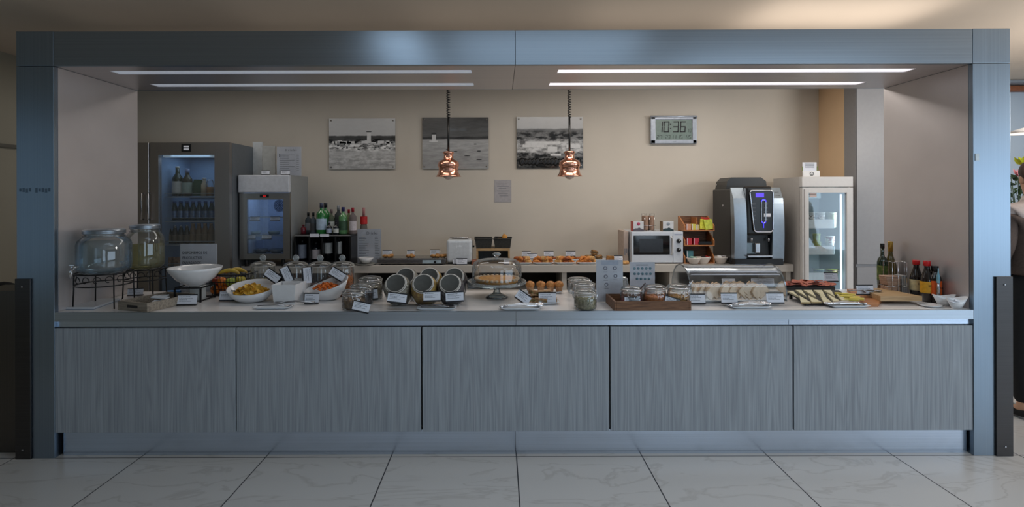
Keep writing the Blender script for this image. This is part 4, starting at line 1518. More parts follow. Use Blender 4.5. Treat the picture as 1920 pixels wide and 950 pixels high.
# cup holder with a stack of brown paper cups
ch_ = thing('cup_holder', 'wire holder packed with brown paper cups on top of the microwave', 'holder', (P(1218, 430, 5.6).x, 5.6, z1_))
w0, w1 = P(1206.5, 430, 5.6).x, P(1229.5, 430, 5.6).x
zt_ = P(1218, 401, 5.6).z
b = B()
for x in (w0 + .015, (w0 + w1) / 2, w1 - .015):
    b.tube([(x, 5.598, z1_ + .003), (x, 5.598, zt_ + .004), (x, 5.72, zt_ + .004), (x, 5.72, z1_ + .003)], .0025, 6)
b.tube([(w0, 5.597, z1_ + .06), (w1, 5.597, z1_ + .06), (w1, 5.725, z1_ + .06), (w0, 5.725, z1_ + .06)], .0025, 6, True)
b.tube([(w0, 5.597, z1_ + .003), (w1, 5.597, z1_ + .003), (w1, 5.725, z1_ + .003), (w0, 5.725, z1_ + .003)], .0025, 6, True)
put('wire_frame', b, chrome, ch_)
stirr = mat('stirrer_wood', (176, 144, 122), .6, 0, .15, 60, .1, (8, 8, .6), rgb2=(130, 100, 84))
mk = Once(lambda: put('paper_cup_stack', B().lathe([(0, 0), (.024, 0)] + [(.027 + .003 * (i % 2), .012 + i * .011) for i in range(13)] + [(.027, .158), (.0, .155)], seg=20), stirr, cat='cups', origin=(0, 0, 0)))
for i, (x, y) in enumerate(((w0 + .035, 5.63), (w1 - .035, 5.63), (w0 + .035, 5.69), (w1 - .035, 5.69))):
    mk((x, y, z1_ + .006), label='column of nested brown paper cups inside the wire holder, %s' % ('front left', 'front right', 'rear left', 'rear right')[i], group='paper cup columns on the microwave')

# ================================================================== TEA RACK
DR = 5.5
rk = thing('tea_rack', 'three tier wooden rack with sloping sides holding tea packets', 'rack', (P(1308, 480, DR).x, DR, TOP))
ax, bx = P(1281.5, 440, DR).x + .01, P(1340, 440, DR).x
zz = [TOP, P(1310, 461, DR).z, P(1310, 433, DR).z]
hgt = [P(1310, 470, DR).z - TOP - .05, P(1310, 442, DR).z - zz[1], P(1310, 406, DR).z - zz[2]]
for x in (ax, bx - .012):
    b = B()
    for k in range(3):
        z_ = zz[k]
        hh = (zz[1] - zz[0] if k == 0 else zz[2] - zz[1] if k == 1 else hgt[2])
        poly = [(0, z_), (.20, z_), (.20, z_ + hh), (.17, z_ + hh), (0, z_ + hh * .38)]
        vs = [b.bm.verts.new((x, DR + y, z__)) for y, z__ in poly]
        ws = [b.bm.verts.new((x + .012, DR + y, z__)) for y, z__ in poly]
        b.bm.faces.new(vs)
        b.bm.faces.new(ws[::-1])
        for i in range(5):
            b.bm.faces.new((vs[i], ws[i], ws[(i + 1) % 5], vs[(i + 1) % 5]))
    put('rack_side', b, wood_or, rk)
for k in range(3):
    put('rack_shelf', B().box(ax + .0121, DR, zz[k] + (0 if k == 0 else 0), bx - .0121, DR + .20, zz[k] + .010), wood_or, rk)
put('rack_divider', B().box((ax + bx) / 2 - .02, DR + .03, zz[2] + .0105, (ax + bx) / 2 - .012, DR + .2, zz[2] + hgt[2] * .95), wood_or, rk)
put('rack_back', B().box(ax + .0121, DR + .19, TOP + .011, bx - .0121, DR + .1995, zz[2] + hgt[2]), wood_dk, rk)
packs = [(1287.5, 1296, 420, 2, (205, 150, 120), 'salmon pink'), (1298, 1305, 420, 2, (215, 205, 90), 'yellow striped'), (1305.5, 1310.5, 421, 2, (210, 200, 150), 'pale yellow'),
         (1288, 1297.5, 446.5, 1, (190, 50, 60), 'crimson'), (1301, 1311, 446.5, 1, (180, 40, 60), 'dark red'), (1288, 1300, 470, 0, (70, 120, 130), 'teal')]
for (x0_, x1_, y, k, col, nm) in packs:
    a, b_ = P(x0_, y, DR + .03), P(x1_, y, DR + .03)
    t = thing('tea_packet_box', '%s tea packet box standing in the wooden rack, %s tier' % (nm, ('lowest', 'middle', 'top')[k]), 'box', ((a.x + b_.x) / 2, DR + .03, zz[k] + .0105))
    put('carton', B().box(a.x, DR + .03, zz[k] + .0105, b_.x, DR + .1, a.z, .002), mat('pack_%d' % (col[0] + col[1] * 3), col, .45, 0, .12, 50), t)
    put('white_edge', B().box(a.x - .0, DR + .0285, zz[k] + .011, a.x + .006, DR + .0298, a.z), paper, t)
for i, (x, y, r, col, nm) in enumerate(((1320, 424, .15, (200, 200, 60), 'yellow green sachet, leaning left one'), (1327, 421, -.12, (190, 200, 70), 'yellow green sachet, front one on the right'), (1322, 413, .1, (180, 40, 30), 'red sachet sticking up behind the yellow ones'))):
    q = P(x, y, DR + .05 + .03 * (i == 2))
    b = B().box(-.045, -.006, -.055, .045, .006, .055, .004)
    t = put('tea_sachet', b, mat('sachet_%d' % i, col, .35, 0, .2, 40), cat='sachet', origin=(0, 0, 0), label=nm + ' in the top tier of the rack')
    t.location = (q.x, q.y + .022 * (i == 1) * -1, zz[2] + .068 + .02 * (i == 2))
    t.rotation_euler = (-.2, r, 0)
    put('printed_band', B().box(-.03, -.0075, -.01, .03, -.0063, .012), mat('sachet_print', (90, 70, 60), .4), t)
o = put('black_sachet_tray', B().box((ax + bx) / 2 + .0, DR + .02, zz[1] + .0105, bx - .02, DR + .15, zz[1] + .045, .004), black, label='flat black box lying in the middle tier of the tea rack', cat='box')
# bowls with sachets in front
bw3 = Once(lambda: put('snack_bowl', B().lathe([(0, .003), (.04, .0), (.05, .006), (.085, .06), (.088, .072), (.082, .071), (.076, .056), (.045, .012), (0, .01)], seg=32), mat('cream_porcelain', (215, 205, 196), .2, 0, .02, coat=.2), cat='bowl', origin=(0, 0, 0)))
bw3((P(1302, 490, 5.46).x, 5.60 - .12, TOP + .0005), label='white bowl with greenish sachets, left one before the tea rack', scale=(.85, .85, .95))
bw3((P(1325, 494, 5.42).x, 5.45 + .06 - .0, TOP + .0005), label='white bowl heaped with dark and red sachets, front middle', scale=(.95, .6, 1))
bw3((P(1352, 492, 5.5).x, 5.52, TOP + .0005), label='white bowl with small white packets next to the coffee machine', scale=(.9, .9, 1))
for i, (x, D_, col, nm) in enumerate(((1300, 5.48, (150, 190, 170), 'mint green sachet lying in the left bowl'), (1320, 5.51, (40, 38, 40), 'black sachet lying in the front middle bowl'), (1328, 5.50, (200, 40, 40), 'red sachet lying on the front middle bowl'), (1349, 5.52, (220, 220, 220), 'small white packet in the bowl by coffee machine'), (1356, 5.52, (205, 205, 210), 'tilted white packet in the bowl by coffee machine'))):
    t = put('sugar_sachet', B().box(-.028, -.02, -.003, .028, .02, .003, .002), mat('sugar_%d' % i, col, .4), cat='sachet', origin=(0, 0, 0), label=nm)
    t.location = (P(x, 480, D_).x, D_, TOP + .073)
    t.rotation_euler = (.15, .12 * (-1) ** i * (1 + .5 * i), .4 * i)

# ================================================================== COFFEE MACHINE
DK = 5.36
co = thing('coffee_machine', 'large black coffee machine with silver pillars and lit blue display', 'coffee machine', (P(1420, 480, DK).x, DK, TOP))
z_ = lambda y, D_=DK: P(1420, y, D_).z
x_ = lambda x, D_=DK: P(x, 420, D_).x
put('housing', B().box(x_(1375), DK + .06, TOP + .02, x_(1466), DK + .52, z_(354), .012), mat('machine_black', (30, 32, 35), .3, 0, .1), co)
put('hopper_cover', B().prism([(x_(1352, 5.7), z_(356, 5.6)), (x_(1428, 5.7), z_(356, 5.6)), (x_(1426, 5.7), z_(340, 5.7)), (x_(1417, 5.7), z_(333, 5.7)), (x_(1362, 5.7), z_(333, 5.7)), (x_(1355, 5.7), z_(340, 5.7))], .28, (0, 5.86, 0), (math.pi / 2, 0, 0)), mat('hopper_black', (34, 36, 38), .35), co)
pm = mat('pillar_silver', (165, 178, 190), .3, .85, .03)
for (xa_, xb_, off) in ((1374, 1397, 0), (1445, 1467, 0)):
    b = B()
    n = 14
    vs = []
    for i in range(n + 1):
        f = i / n
        zz_ = z_(490) + (z_(351.5) - z_(490)) * f
        bul = .028 * math.sin(math.pi * min(1, f * .95 + .05)) - (.05 * max(0, f - .85) / .15)
        dx = 0.012 * (1 - f) if 1 else 0
        vs.append([b.bm.verts.new((x_(xa_) + dx, DK - bul, zz_)), b.bm.verts.new((x_(xb_) + dx, DK - bul, zz_)), b.bm.verts.new((x_(xb_) + dx, DK + .06, zz_)), b.bm.verts.new((x_(xa_) + dx, DK + .06, zz_))])
    for r0, r1 in zip(vs, vs[1:]):
        for i in range(4):
            f_ = b.bm.faces.new((r0[i], r0[(i + 1) % 4], r1[(i + 1) % 4], r1[i]))
            f_.smooth = False
    b.bm.faces.new(vs[0][::-1])
    b.bm.faces.new(vs[-1])
    put('steel_pillar', b, pm, co)
put('front_head', B().box(x_(1397.5), DK - .03, z_(440), x_(1445), DK + .059, z_(349), .02), mat('machine_front_black', (13, 13, 15), .32), co)


def rrect(x0, z0, x1, z1, r, n=6, skew=0.0):
    out = []
    for cx_, cz_, a0 in ((x1 - r, z1 - r, 0), (x0 + r, z1 - r, 90), (x0 + r, z0 + r, 180), (x1 - r, z0 + r, 270)):
        for k in range(n):
            a = math.radians(a0 + 90 * k / (n - 1))
            xx, zz_ = cx_ + r * math.cos(a), cz_ + r * math.sin(a)
            out.append((xx + skew * (z1 - zz_) * (1 if xx < (x0 + x1) / 2 else 0), zz_))
    return out


fp = rrect(x_(1402), z_(434), x_(1445.5), z_(357), .03, skew=.11)
pn = put('selection_panel', B().prism(fp, .012, (0, DK - .031, 0), (math.pi / 2, 0, 0)), mat('machine_panel_black', (12, 13, 16), .25), co)
put('chrome_rim', B().tube([(x, DK - .044, zz_) for x, zz_ in fp], .0065, 8, True), chrome, co)
put('display', B().px(1417, 361.5, 1432.5, 369.5, DK - .046, .002), mat('violet_display', (90, 70, 230), .4, emit=(90, 60, 255), estr=.9), pn)
b = B()
for i in range(5):
    y = 381 + i * 7.2
    b.px(1408 + i * .6, y, 1416.5 + i * .3, y + 2.6, DK - .0455, .001).px(1432, y, 1440, y + 2.6, DK - .0455, .001)
put('drink_button', b, mat('button_grey', (70, 74, 82), .4), pn)
put('paper_tag', B().px(1432.5, 400, 1445, 406, DK - .048, .001), paper, pn)
b = B()
q0, q1 = P(1427, 379, DK), P(1427, 413, DK)
w_ = 4.2 * DK / F
pts = [(q0.x + w_ * math.cos(a), DK - .048, q0.z + w_ * math.sin(a)) for a in [math.pi * k / 8 for k in range(9)]] + [(q1.x - w_ * math.cos(a), DK - .048, q1.z - w_ * math.sin(a)) for a in [math.pi * k / 8 for k in range(9)]]
put('level_gauge_frame', B().tube(pts, .0055, 8, True), chrome, pn)
led = mat('blue_led', (70, 70, 255), .4, emit=(70, 60, 255), estr=2.0)
b = B().tube([(q0.x + w_ * 1.0 * math.cos(a), DK - .055, q0.z + .006 + w_ * math.sin(a)) for a in [math.pi * k / 8 for k in range(9)]], .005, 6)
b.tube([(q1.x - w_ * .8 * math.cos(a), DK - .055, q1.z - .008 - w_ * .8 * math.sin(a)) for a in [math.pi * k / 8 for k in range(9)]], .005, 6).tube([(q1.x, DK - .05, q1.z - .03), (q1.x, DK - .05, q1.z - .075)], .004, 6)
put('blue_light', b, led, pn)
put('niche_back', B().box(x_(1397.5), DK + .03, z_(484), x_(1445), DK + .059, z_(441)), black, co)
put('cup_wall', B().box(x_(1398), DK + .015, z_(476), x_(1419), DK + .029, z_(455), .003), mat('grey_steel_wall', (120, 132, 138), .3, .6), co)
put('spout', B().box(x_(1414), DK - .02, z_(474), x_(1424), DK + .014, z_(455), .01), satin, co)
put('nozzle', B().cyl((x_(1408), DK - .01, z_(452)), .012, .03).cyl((x_(1440), DK - .01, z_(452)), .010, .03), satin, co)
put('drip_tray', B().box(x_(1398), DK - .05, z_(481), x_(1444.5), DK + .029, z_(477.5), .004), satin, co)
put('base', B().box(x_(1376), DK - .02, TOP + .002, x_(1467), DK + .059, z_(484.5), .004).box(x_(1380), DK + .061, TOP, x_(1462), DK + .5, TOP + .019), black, co)
put('side_screw', B().cyl((x_(1375.5) - .0, DK + .25, z_(386)), .012, .006, axis=(-1, 0, 0)).cyl((x_(1375.5) - .0, DK + .42, z_(345)), .012, .006, axis=(-1, 0, 0)), satin, co)
text('maker_name', 'saeco', .02, ink, co, (P(1455, 359.5, DK - .01).x, DK - .022, P(1455, 361, DK).z), rot=(math.pi / 2 - .3, 0, 0))
text('maker_name', 'Group', .016, ink, co, (P(1456, 366, DK - .01).x, DK - .034, P(1455, 367, DK).z), rot=(math.pi / 2 - .2, 0, 0))

# ================================================================== WHITE UPRIGHT FRIDGE
DV = 5.3
vf = thing('upright_fridge', 'white upright fridge with yoghurt baskets and a lit strip inside', 'fridge', (P(1552, 500, DV).x, DV, 0))
wf = mat('fridge_white', (206, 204, 202), .35, 0, .02)
xv = lambda x: P(x, 430, DV).x
zv = lambda y, D_=DV: P(1552, y, D_).z
ax, bx = xv(1504.5), xv(1600)
cabm = mat('fridge_cream_grey', (188, 184, 180), .4, 0, .02)
b = shell(B(), ax, DV + .05, .05, bx, 5.86, zv(331), .025, zv(331) - zv(350), .07)
put('cabinet_body', b, cabm, vf)
put('header_panel', B().box(ax - .002, DV + .0, zv(350), bx, DV + .049, zv(331), .004), wf, vf)
gx0, gx1, g0, g1 = xv(1517), xv(1588), zv(640), zv(361)
dr = put('glass_door', B().box(ax, DV, .10, gx0, DV + .045, zv(351), .004).box(gx1, DV, .10, bx, DV + .045, zv(351), .004).box(gx0 - .002, DV, g1, gx1 + .002, DV + .045, zv(351)).box(gx0 - .002, DV, .10, gx1 + .002, DV + .045, g0), wf, vf, label='white framed door')
put('pane', B().box(gx0, DV + .015, g0, gx1, DV + .021, g1), clear, dr)
put('door_trim', B().box(xv(1507.5), DV - .004, .12, xv(1509), DV - .0005, zv(355)), mat('grey_gasket', (150, 145, 142), .4), dr)
lin2 = mat('fridge_teal_liner', (165, 185, 190), .4, 0, .02)
b = B().box(ax + .026, DV + .05, g0 - .05, ax + .034, 5.81, g1 + .02).box(bx - .034, DV + .05, g0 - .05, bx - .026, 5.81, g1 + .02).box(ax + .026, 5.815, g0 - .05, bx - .026, 5.83, g1 + .02)
put('inner_liner', b, lin2, vf)
put('evaporator_cover', B().box(ax + .06, 5.60, zv(372), bx - .14, 5.81, g1 + .01, .01).box(ax + .1, 5.598, zv(369), bx - .18, 5.5995, zv(366)), lin2, vf)
lsx = xv(1586)
put('led_strip', B().box(lsx - .012, DV + .06, g0, lsx, DV + .075, zv(364)), mat('led_white', (230, 240, 255), .5, emit=(225, 238, 255), estr=2.2), vf, label='bright white light strip')
la = bpy.data.lights.new('fridge_strip_lamp', 'AREA')
la.shape, la.size, la.size_y, la.energy, la.color = 'RECTANGLE', .03, 1.2, 1.6, (.75, .92, 1)
lo = bpy.data.objects.new('fridge_strip_lamp', la)
C.objects.link(lo)
lo.location = (lsx - .02, DV + .10, 1.25)
lo.rotation_euler = (math.pi / 2 - .0, 0, math.radians(55))
t_ = put('brand_sticker', B().px(1518, 361.5, 1531, 369.5, DV + .012, .0015), mat('sticker_pinkish', (200, 180, 176), .5), vf)
text('sticker_text', 'PONTINO', .016, ink, vf, (P(1524.5, 364, DV).x, DV + .0115, P(1524.5, 366, DV).z))
bkw = mat('basket_white', (205, 218, 222), .4)
DBK = DV + .10
bz = []
for (yt, yb) in ((411, 428), (461, 477), (511, 527), (560, 576)):
    za_, zb_ = P(1548, yb, DBK).z, P(1548, yt, DBK).z
    bz.append((za_ + .006, zb_))
    b = B()
    b.prism([(xv(1518) + .01, za_), (xv(1575), za_), (xv(1574), zb_), (xv(1518) + .01, zb_)], .006, (0, DBK + .006, 0), (math.pi / 2, 0, 0))
    b.box(xv(1518), DBK + .0065, za_, xv(1577), DBK + .40, za_ + .005).box(xv(1518), DBK + .0065, za_, xv(1518) + .004, DBK + .40, zb_).box(xv(1577) - .004, DBK + .0065, za_, xv(1577), DBK + .40, zb_)
    put('white_basket', b, bkw, vf)


def cup(h, r0, r1, m, lm, band, name='yoghurt_cup'):
    def mk():
        t = thing(name, None, 'cup')
        put('cup_body', B().lathe([(0, 0), (r0, 0), (r1, h), (r1 + .003, h), (r1 + .003, h + .003), (0, h + .003)], seg=24), m, t)
        f = lambda zf: r0 + (r1 - r0) * zf + .0008
        put('printed_band', B().lathe([(f(band[0]), h * band[0]), (f(band[1]), h * band[1])], seg=24), lm, t)
        return t
    return mk


s_ = (DBK + .06) / F
cw = mat('cup_white', (215, 220, 218), .4)
c1 = Once(cup(.155, .033, .043, cw, mat('cup_print_dark', (70, 72, 76), .4, 0, .3, 70, rgb2=(215, 218, 216), lo=.45, hi=.5), (.55, .85)))
c2 = Once(cup(.155, .038, .044, mat('cup_cream', (190, 200, 180), .4), mat('cup_print_green', (150, 165, 130), .4, 0, .2, 40, rgb2=(190, 200, 175)), (.2, .9)))
c1((P(1538, 420, DBK + .06).x, DBK + .06, bz[0][0] + .0), label='white yoghurt cup with dark print in the top fridge basket, middle')
c1((P(1519.5, 420, DBK + .07).x, DBK + .07, bz[0][0]), label='white yoghurt cup at the left end of the top fridge basket')
c2((P(1560, 420, DBK + .06).x, DBK + .06, bz[0][0]), label='greenish cream cup in the top fridge basket, right')
c2((P(1551, 420, DBK + .17).x, DBK + .17, bz[0][0]), label='greenish cream cup in the top fridge basket, second row')
c3 = Once(cup(.10, .036, .042, mat('lime_cup', (150, 185, 60), .4), mat('lime_cup_dark', (110, 150, 50), .4), (.3, .8)))
c3((P(1531, 470, DBK + .06).x, DBK + .06, bz[1][0] + .02), label='lime green cup at the bottom of a pair in second basket')
c3((P(1531, 470, DBK + .06).x, DBK + .06, bz[1][0] + .125), label='lime green cup stacked on another in the second basket', scale=(.85, .85, .8))
c4 = Once(cup(.17, .032, .045, cw, mat('cup_print_red', (120, 40, 60), .4, 0, .2, 30, rgb2=(210, 214, 212), lo=.5, hi=.52), (.62, .95)))
c4((P(1556, 470, DBK + .06).x, DBK + .06, bz[1][0] + .01), label='white cup with dark red print in the second fridge basket')
c5 = Once(cup(.05, .05, .062, mat('lime_tub', (150, 170, 60), .4), mat('brown_lid', (90, 66, 40), .4), (.7, 1.0), 'salad_tub'))
c5((P(1560, 520, DBK + .08).x, DBK + .08, bz[2][0] + .055), label='lime green tub with brown rim in the third fridge basket')
c6 = Once(cup(.05, .045, .05, mat('pale_green_tub', (160, 185, 160), .4), mat('teal_lid', (90, 130, 140), .4), (.7, 1.0), 'salad_tub'))
c6((P(1535, 520, DBK + .08).x, DBK + .08, bz[2][0] + .055), label='pale green tub with bluish lid in the third fridge basket')
# notice boards on the fridge
zt_ = zv(331)
q = P(1522, 320, 5.42)
nb = thing('counter_notice', 'small white printed notice on a white block on top of white fridge', 'sign', (q.x, 5.42, zt_))
a, b_ = P(1506, 304, 5.42), P(1537, 329, 5.42)
put('notice_panel', B().box(a.x + .005, 5.44, zt_ + .002, b_.x - .02, 5.444, a.z), paper, nb)
put('notice_block', B().box(a.x + .0, 5.42, zt_, b_.x, 5.435, P(1520, 320, 5.42).z), white, nb)
b = B()
for i in range(4):
    b.box(a.x + .03, 5.4385, a.z - .012 - i * .014, b_.x - .045, 5.4395, a.z - .006 - i * .014)
put('printed_text', b, greyink, nb)
put('printed_mark', B().ring((q.x + .0, 5.419, zt_ + .035), .018, .003, axis=(0, 1, 0), seg=6).ell((q.x, 5.419, zt_ + .03), .008, .002, .006), ink, nb)
b = B()
rn = random.Random(8)
for sx in (a.x + .002, b_.x - .014):
    for i in range(4):
        b.ell((sx, 5.437, zt_ + .075 + i * .011), .007, .0015, .005, rot=(0, rn.uniform(-1, 1), 0), sub=1)
put('printed_leaves', b, mat('leaf_print', (120, 150, 60), .5), nb)

# ================================================================== FRONT COUNTER
E = .0006


def lid_disc(b, r):
    pass


# ---- beverage dispensers on wire racks
def dispenser(x, y, D_, zr, rj, hj, level, liqm, label, lab2):
    """glass jar with tap standing on a wire rack; x,y = centre of the foot"""
    c = Vector((P(x, y, D_).x, D_, TOP))
    R = rj * 1.04
    rk_ = thing('wire_rack', lab2, 'rack', c)
    zt = zr
    b = B()
    b.ring((c.x, c.y, zt), R, .004, n=40).ring((c.x, c.y, zt - .075), R, .004, n=40)
    put('rack_ring', b, blackiron, rk_)
    for a in (35, 145, 215, 325):
        a = math.radians(a)
        dx, dy = math.cos(a) * R, math.sin(a) * R
        put('leg', B().tube([(c.x + dx, c.y + dy, zt + .004), (c.x + dx, c.y + dy, zt - .10), (c.x + dx * 1.03, c.y + dy * 1.03, TOP + .006), (c.x + dx * 1.07, c.y + dy * 1.10, TOP + .004)], .0042, 8), blackiron, rk_)
    b = B()
    for k in range(7):
        a0 = math.radians(200 + k * 23)
        pts = []
        for j in range(15):
            th = j / 14 * math.pi * 1.6
            rr = .026 * (1 - j / 22)
            a = a0 + rr * math.cos(th) / R
            pts.append((c.x + R * math.cos(a), c.y + R * math.sin(a), zt - .038 + rr * 1.2 * math.sin(th)))
        b.tube(pts, .0028, 6)
    put('scrollwork', b, blackiron, rk_, label='curled iron scrolls')
    b = B()
    for k in (-.5, 0, .5):
        yy = R * math.sin(k)
        b.tube([(c.x - R * .99 * math.cos(k), c.y + yy, zt - .006), (c.x + R * .99 * math.cos(k), c.y + yy, zt - .006)], .0035, 6)
    put('cross_wire', b, blackiron, rk_)
    z0 = zt + .001
    t = thing('beverage_dispenser', label, 'drink dispenser', (c.x, c.y, z0))
    prof = [(0, .004), (rj * .8, 0), (rj * .98, .02), (rj, .05), (rj, hj * .72), (rj * .95, hj * .82), (rj * .74, hj * .93), (rj * .70, hj * .96), (rj * .72, hj)]
    put('glass_jar', B().lathe(prof, c=(c.x, c.y, z0), seg=40), jarglass, t)
    put('rim', B().ring((c.x, c.y, z0 + hj * .94), rj * .73, .006, n=36), jarglass, t)
    put('metal_lid', B().lathe([(0, hj + .03), (rj * .7, hj + .03), (rj * .76, hj + .026), (rj * .78, hj + .016), (rj * .76, hj + .012), (rj * .78, hj + .004), (rj * .77, hj), (0, hj)], c=(c.x, c.y, z0 + .001), seg=40), mat('lid_zinc', (150, 160, 170), .3, .8), t)
    put('drink', B().lathe([(0, .008), (rj * .78, .006), (rj * .95, .03), (rj * .965, .05), (rj * .965, hj * level), (0, hj * level)], c=(c.x, c.y, z0), seg=36), liqm, t, label='drink filling the jar')
    tx_, ty_ = c.x - rj * .62, c.y - rj * .76
    b = B().cyl((tx_, ty_ - .028, z0 + .045), .012, .045, axis=(0, 1, 0)).tube([(tx_, ty_ - .028, z0 + .045), (tx_, ty_ - .04, z0 + .025), (tx_, ty_ - .04, z0 - .02)], .008, 8)
    b.box(tx_ - .016, ty_ - .034, z0 + .058, tx_ + .016, ty_ - .026, z0 + .068, .003)
    put('tap', b, chrome, t)
    return t


zr1 = P(190, 510, 3.425).z
dispenser(196, 560, 3.425, zr1, .152, .255, .80, liquid('water', (228, 236, 240), .04), 'glass jar dispenser with clear water standing on a scrolled wire rack, at far left', 'black wire rack with scrollwork under the clear water dispenser')
zr2 = P(270, 503, 3.72).z
dispenser(272, 549, 3.72, zr2, .122, .285, .60, liquid('lemonade', (206, 202, 156), .2), 'glass jar dispenser with pale yellow lemonade, second from the left', 'black wire rack under the pale yellow lemonade dispenser')
# marble tray
t = thing('white_tray', 'thin flat white slab lying at the left front corner of the worktop', 'tray', fc(172, 573))
c = fc(172, 574)
b = B()
p_ = [fc(120, 580), fc(176, 580), fc(224, 562.5), fc(165, 562.5)]
b.prism([(v.x - c.x, v.y - c.y) for v in p_], .014, (c.x, c.y, TOP + E))
put('slab', b, mat('pale_marble', (205, 208, 214), .3, 0, .05, 8), t)
put('rubber_rim', B().prism([((v.x - c.x) * 1.01, (v.y - c.y) * 1.01) for v in p_], .003, (c.x, c.y, TOP + .0001)), mat('blue_grey_rim', (110, 130, 150), .5), t)


# ---- wooden tray with napkins at the left
def open_box(name, w, d, h, th, m, t, handle=False, parts='side_board'):
    """open wooden box around the origin of t (built at the origin)"""
    put('base_board', B().box(-w / 2 + th, -d / 2 + th, 0, w / 2 - th, d / 2 - th, .006), m, t)
    for s_ in (-1, 1):
        put('side_board', B().box(s_ * w / 2, -d / 2, 0, s_ * (w / 2 - th), d / 2, h, .0015), m, t)
        put('end_board', B().box(-w / 2 + th + .0004, s_ * d / 2, 0, w / 2 - th - .0004, s_ * (d / 2 - th), h, .0015), m, t)


a_, b_, c_ = fc(209, 583), fc(284, 583), fc(330, 560)
wdt = (b_ - a_).length
ang = math.atan2(c_.y - b_.y, c_.x - b_.x)
t = thing('wooden_tray', 'grey wooden crate tray with a slotted handle at the left, holding napkins', 'tray')
hh = a_.z and (P(209, 566, a_.y).z - TOP)
dep = .34
gw = mat('grey_wood', (150, 140, 126), .6, 0, .1, 10, .08, (1, 9, 9), rgb2=(118, 108, 96))
open_box('x', wdt, dep, hh, .012, gw, t)
hl = B().box(-.045, -dep / 2 - .0008, hh * .35, .045, -dep / 2 - .0001, hh * .65)
put('handle_slot', hl, mat('slot_dark', (34, 32, 32), .8), t)
t.location = (a_.x + wdt / 2 + .06, a_.y + dep / 2 * .93 - .0, TOP + E)
t.rotation_euler = (0, 0, -.32)
tx, ty = t.location.x, t.location.y
nap = mat('napkin_white', (205, 210, 216), .7)
for i, (dx, dy, rz) in enumerate(((-.06, -.06, .1), (.02, .05, -.2), (.06, -.05, .3), (-.03, .09, -.5), (0.03, -.02, .0))):
    o = put('napkin_packet', B().box(-.05, -.022, 0, .05, .022, .008, .002), nap, cat='napkin', origin=(0, 0, 0), label='white cutlery and napkin packet in the grey wooden crate, %s' % ('nearest the handle', 'at the middle', 'by the right board', 'furthest back', 'lying on top of the pile')[i])
    o.location = (tx + dx, ty + dy, TOP + .012 + i * .011)
    o.rotation_euler = (.08, .1 * (-1) ** i, rz)
o = put('blue_packet', B().box(-.05, -.03, 0, .05, .03, .012, .003), mat('blue_packet', (50, 110, 170), .5), cat='packet', origin=(0, 0, 0), label='bright blue packet lying behind the grey wooden crate tray')
o.location = fc(326, 548) + Vector((0, 0, E))
o.rotation_euler = (0, 0, .3)
card(fc(231, 561.5) + Vector((0, .12, E)), .10, 'white card lying back behind the grey wooden crate tray', h=.045, rz=.25)

# ---- acrylic sign
D_ = 3.92
t, a, b__, z0, z1_ = menu(338, 457, 407, 560, D_, TOP + E, 'white sign reading DISPONEMOS DE PRODUCTOS ENVASADOS behind the white footed bowl', 'information_sign')
for i, s_ in enumerate(('DISPONEMOS DE', 'PRODUCTOS', 'ENVASADOS', 'SIN GLUTEN')):
    text('sign_text', s_, .030, mat('sign_ink', (50, 54, 70), .5), t, (a + .016, D_ - .0008, P(370, 476 + i * 9.5, D_).z), align='LEFT', sx=.82)

# ---- white bowl on black stand
D_ = 3.62
cx_ = P(366, 520, D_).x
zs_ = P(366, 534, D_).z
t = thing('display_stand', 'black metal cube stand carrying the shallow white bowl', 'stand', (cx_, D_, TOP))
hw = .088
b = B()
for sx in (-1, 1):
    for sy in (-1, 1):
        put('leg', B().box(cx_ + sx * hw - .005, D_ + sy * hw - .005, TOP + E, cx_ + sx * hw + .005, D_ + sy * hw + .005, zs_ - .0101), blackiron, t)
for zz_ in (TOP + .006, zs_ - .010):
    fr_ = B()
    fr_.box(cx_ - hw + .0052, D_ - hw - .004, zz_, cx_ + hw - .0052, D_ - hw + .004, zz_ + .008).box(cx_ - hw + .0052, D_ + hw - .004, zz_, cx_ + hw - .0052, D_ + hw + .004, zz_ + .008)
    fr_.box(cx_ - hw - .004, D_ - hw + .0052, zz_, cx_ - hw + .004, D_ + hw - .0052, zz_ + .008).box(cx_ + hw - .004, D_ - hw + .0052, zz_, cx_ + hw + .004, D_ + hw - .0052, zz_ + .008)
    put('frame_bar', fr_, blackiron, t)
put('shallow_bowl', B().lathe([(0, .004), (.05, .0), (.06, .004), (.12, .045), (.165, .105), (.172, .125), (.168, .126), (.158, .108), (.11, .052), (.05, .014), (0, .012)], c=(cx_ + .0, D_, zs_ - .0015 + .001), seg=44), porcelain, label='wide shallow white bowl raised on the black metal stand', cat='bowl')
put('white_block', B().box(cx_ - .03, D_ - .02, TOP + E, cx_ + .05, D_ + .05, TOP + .10, .004), mat('block_white', (180, 184, 184), .5), label='small pale box standing inside the black metal cube stand', cat='box')
card(fc(350, 573), .125, 'white card with long foot in front of the black stand and bowl', h=.062, rz=.06)

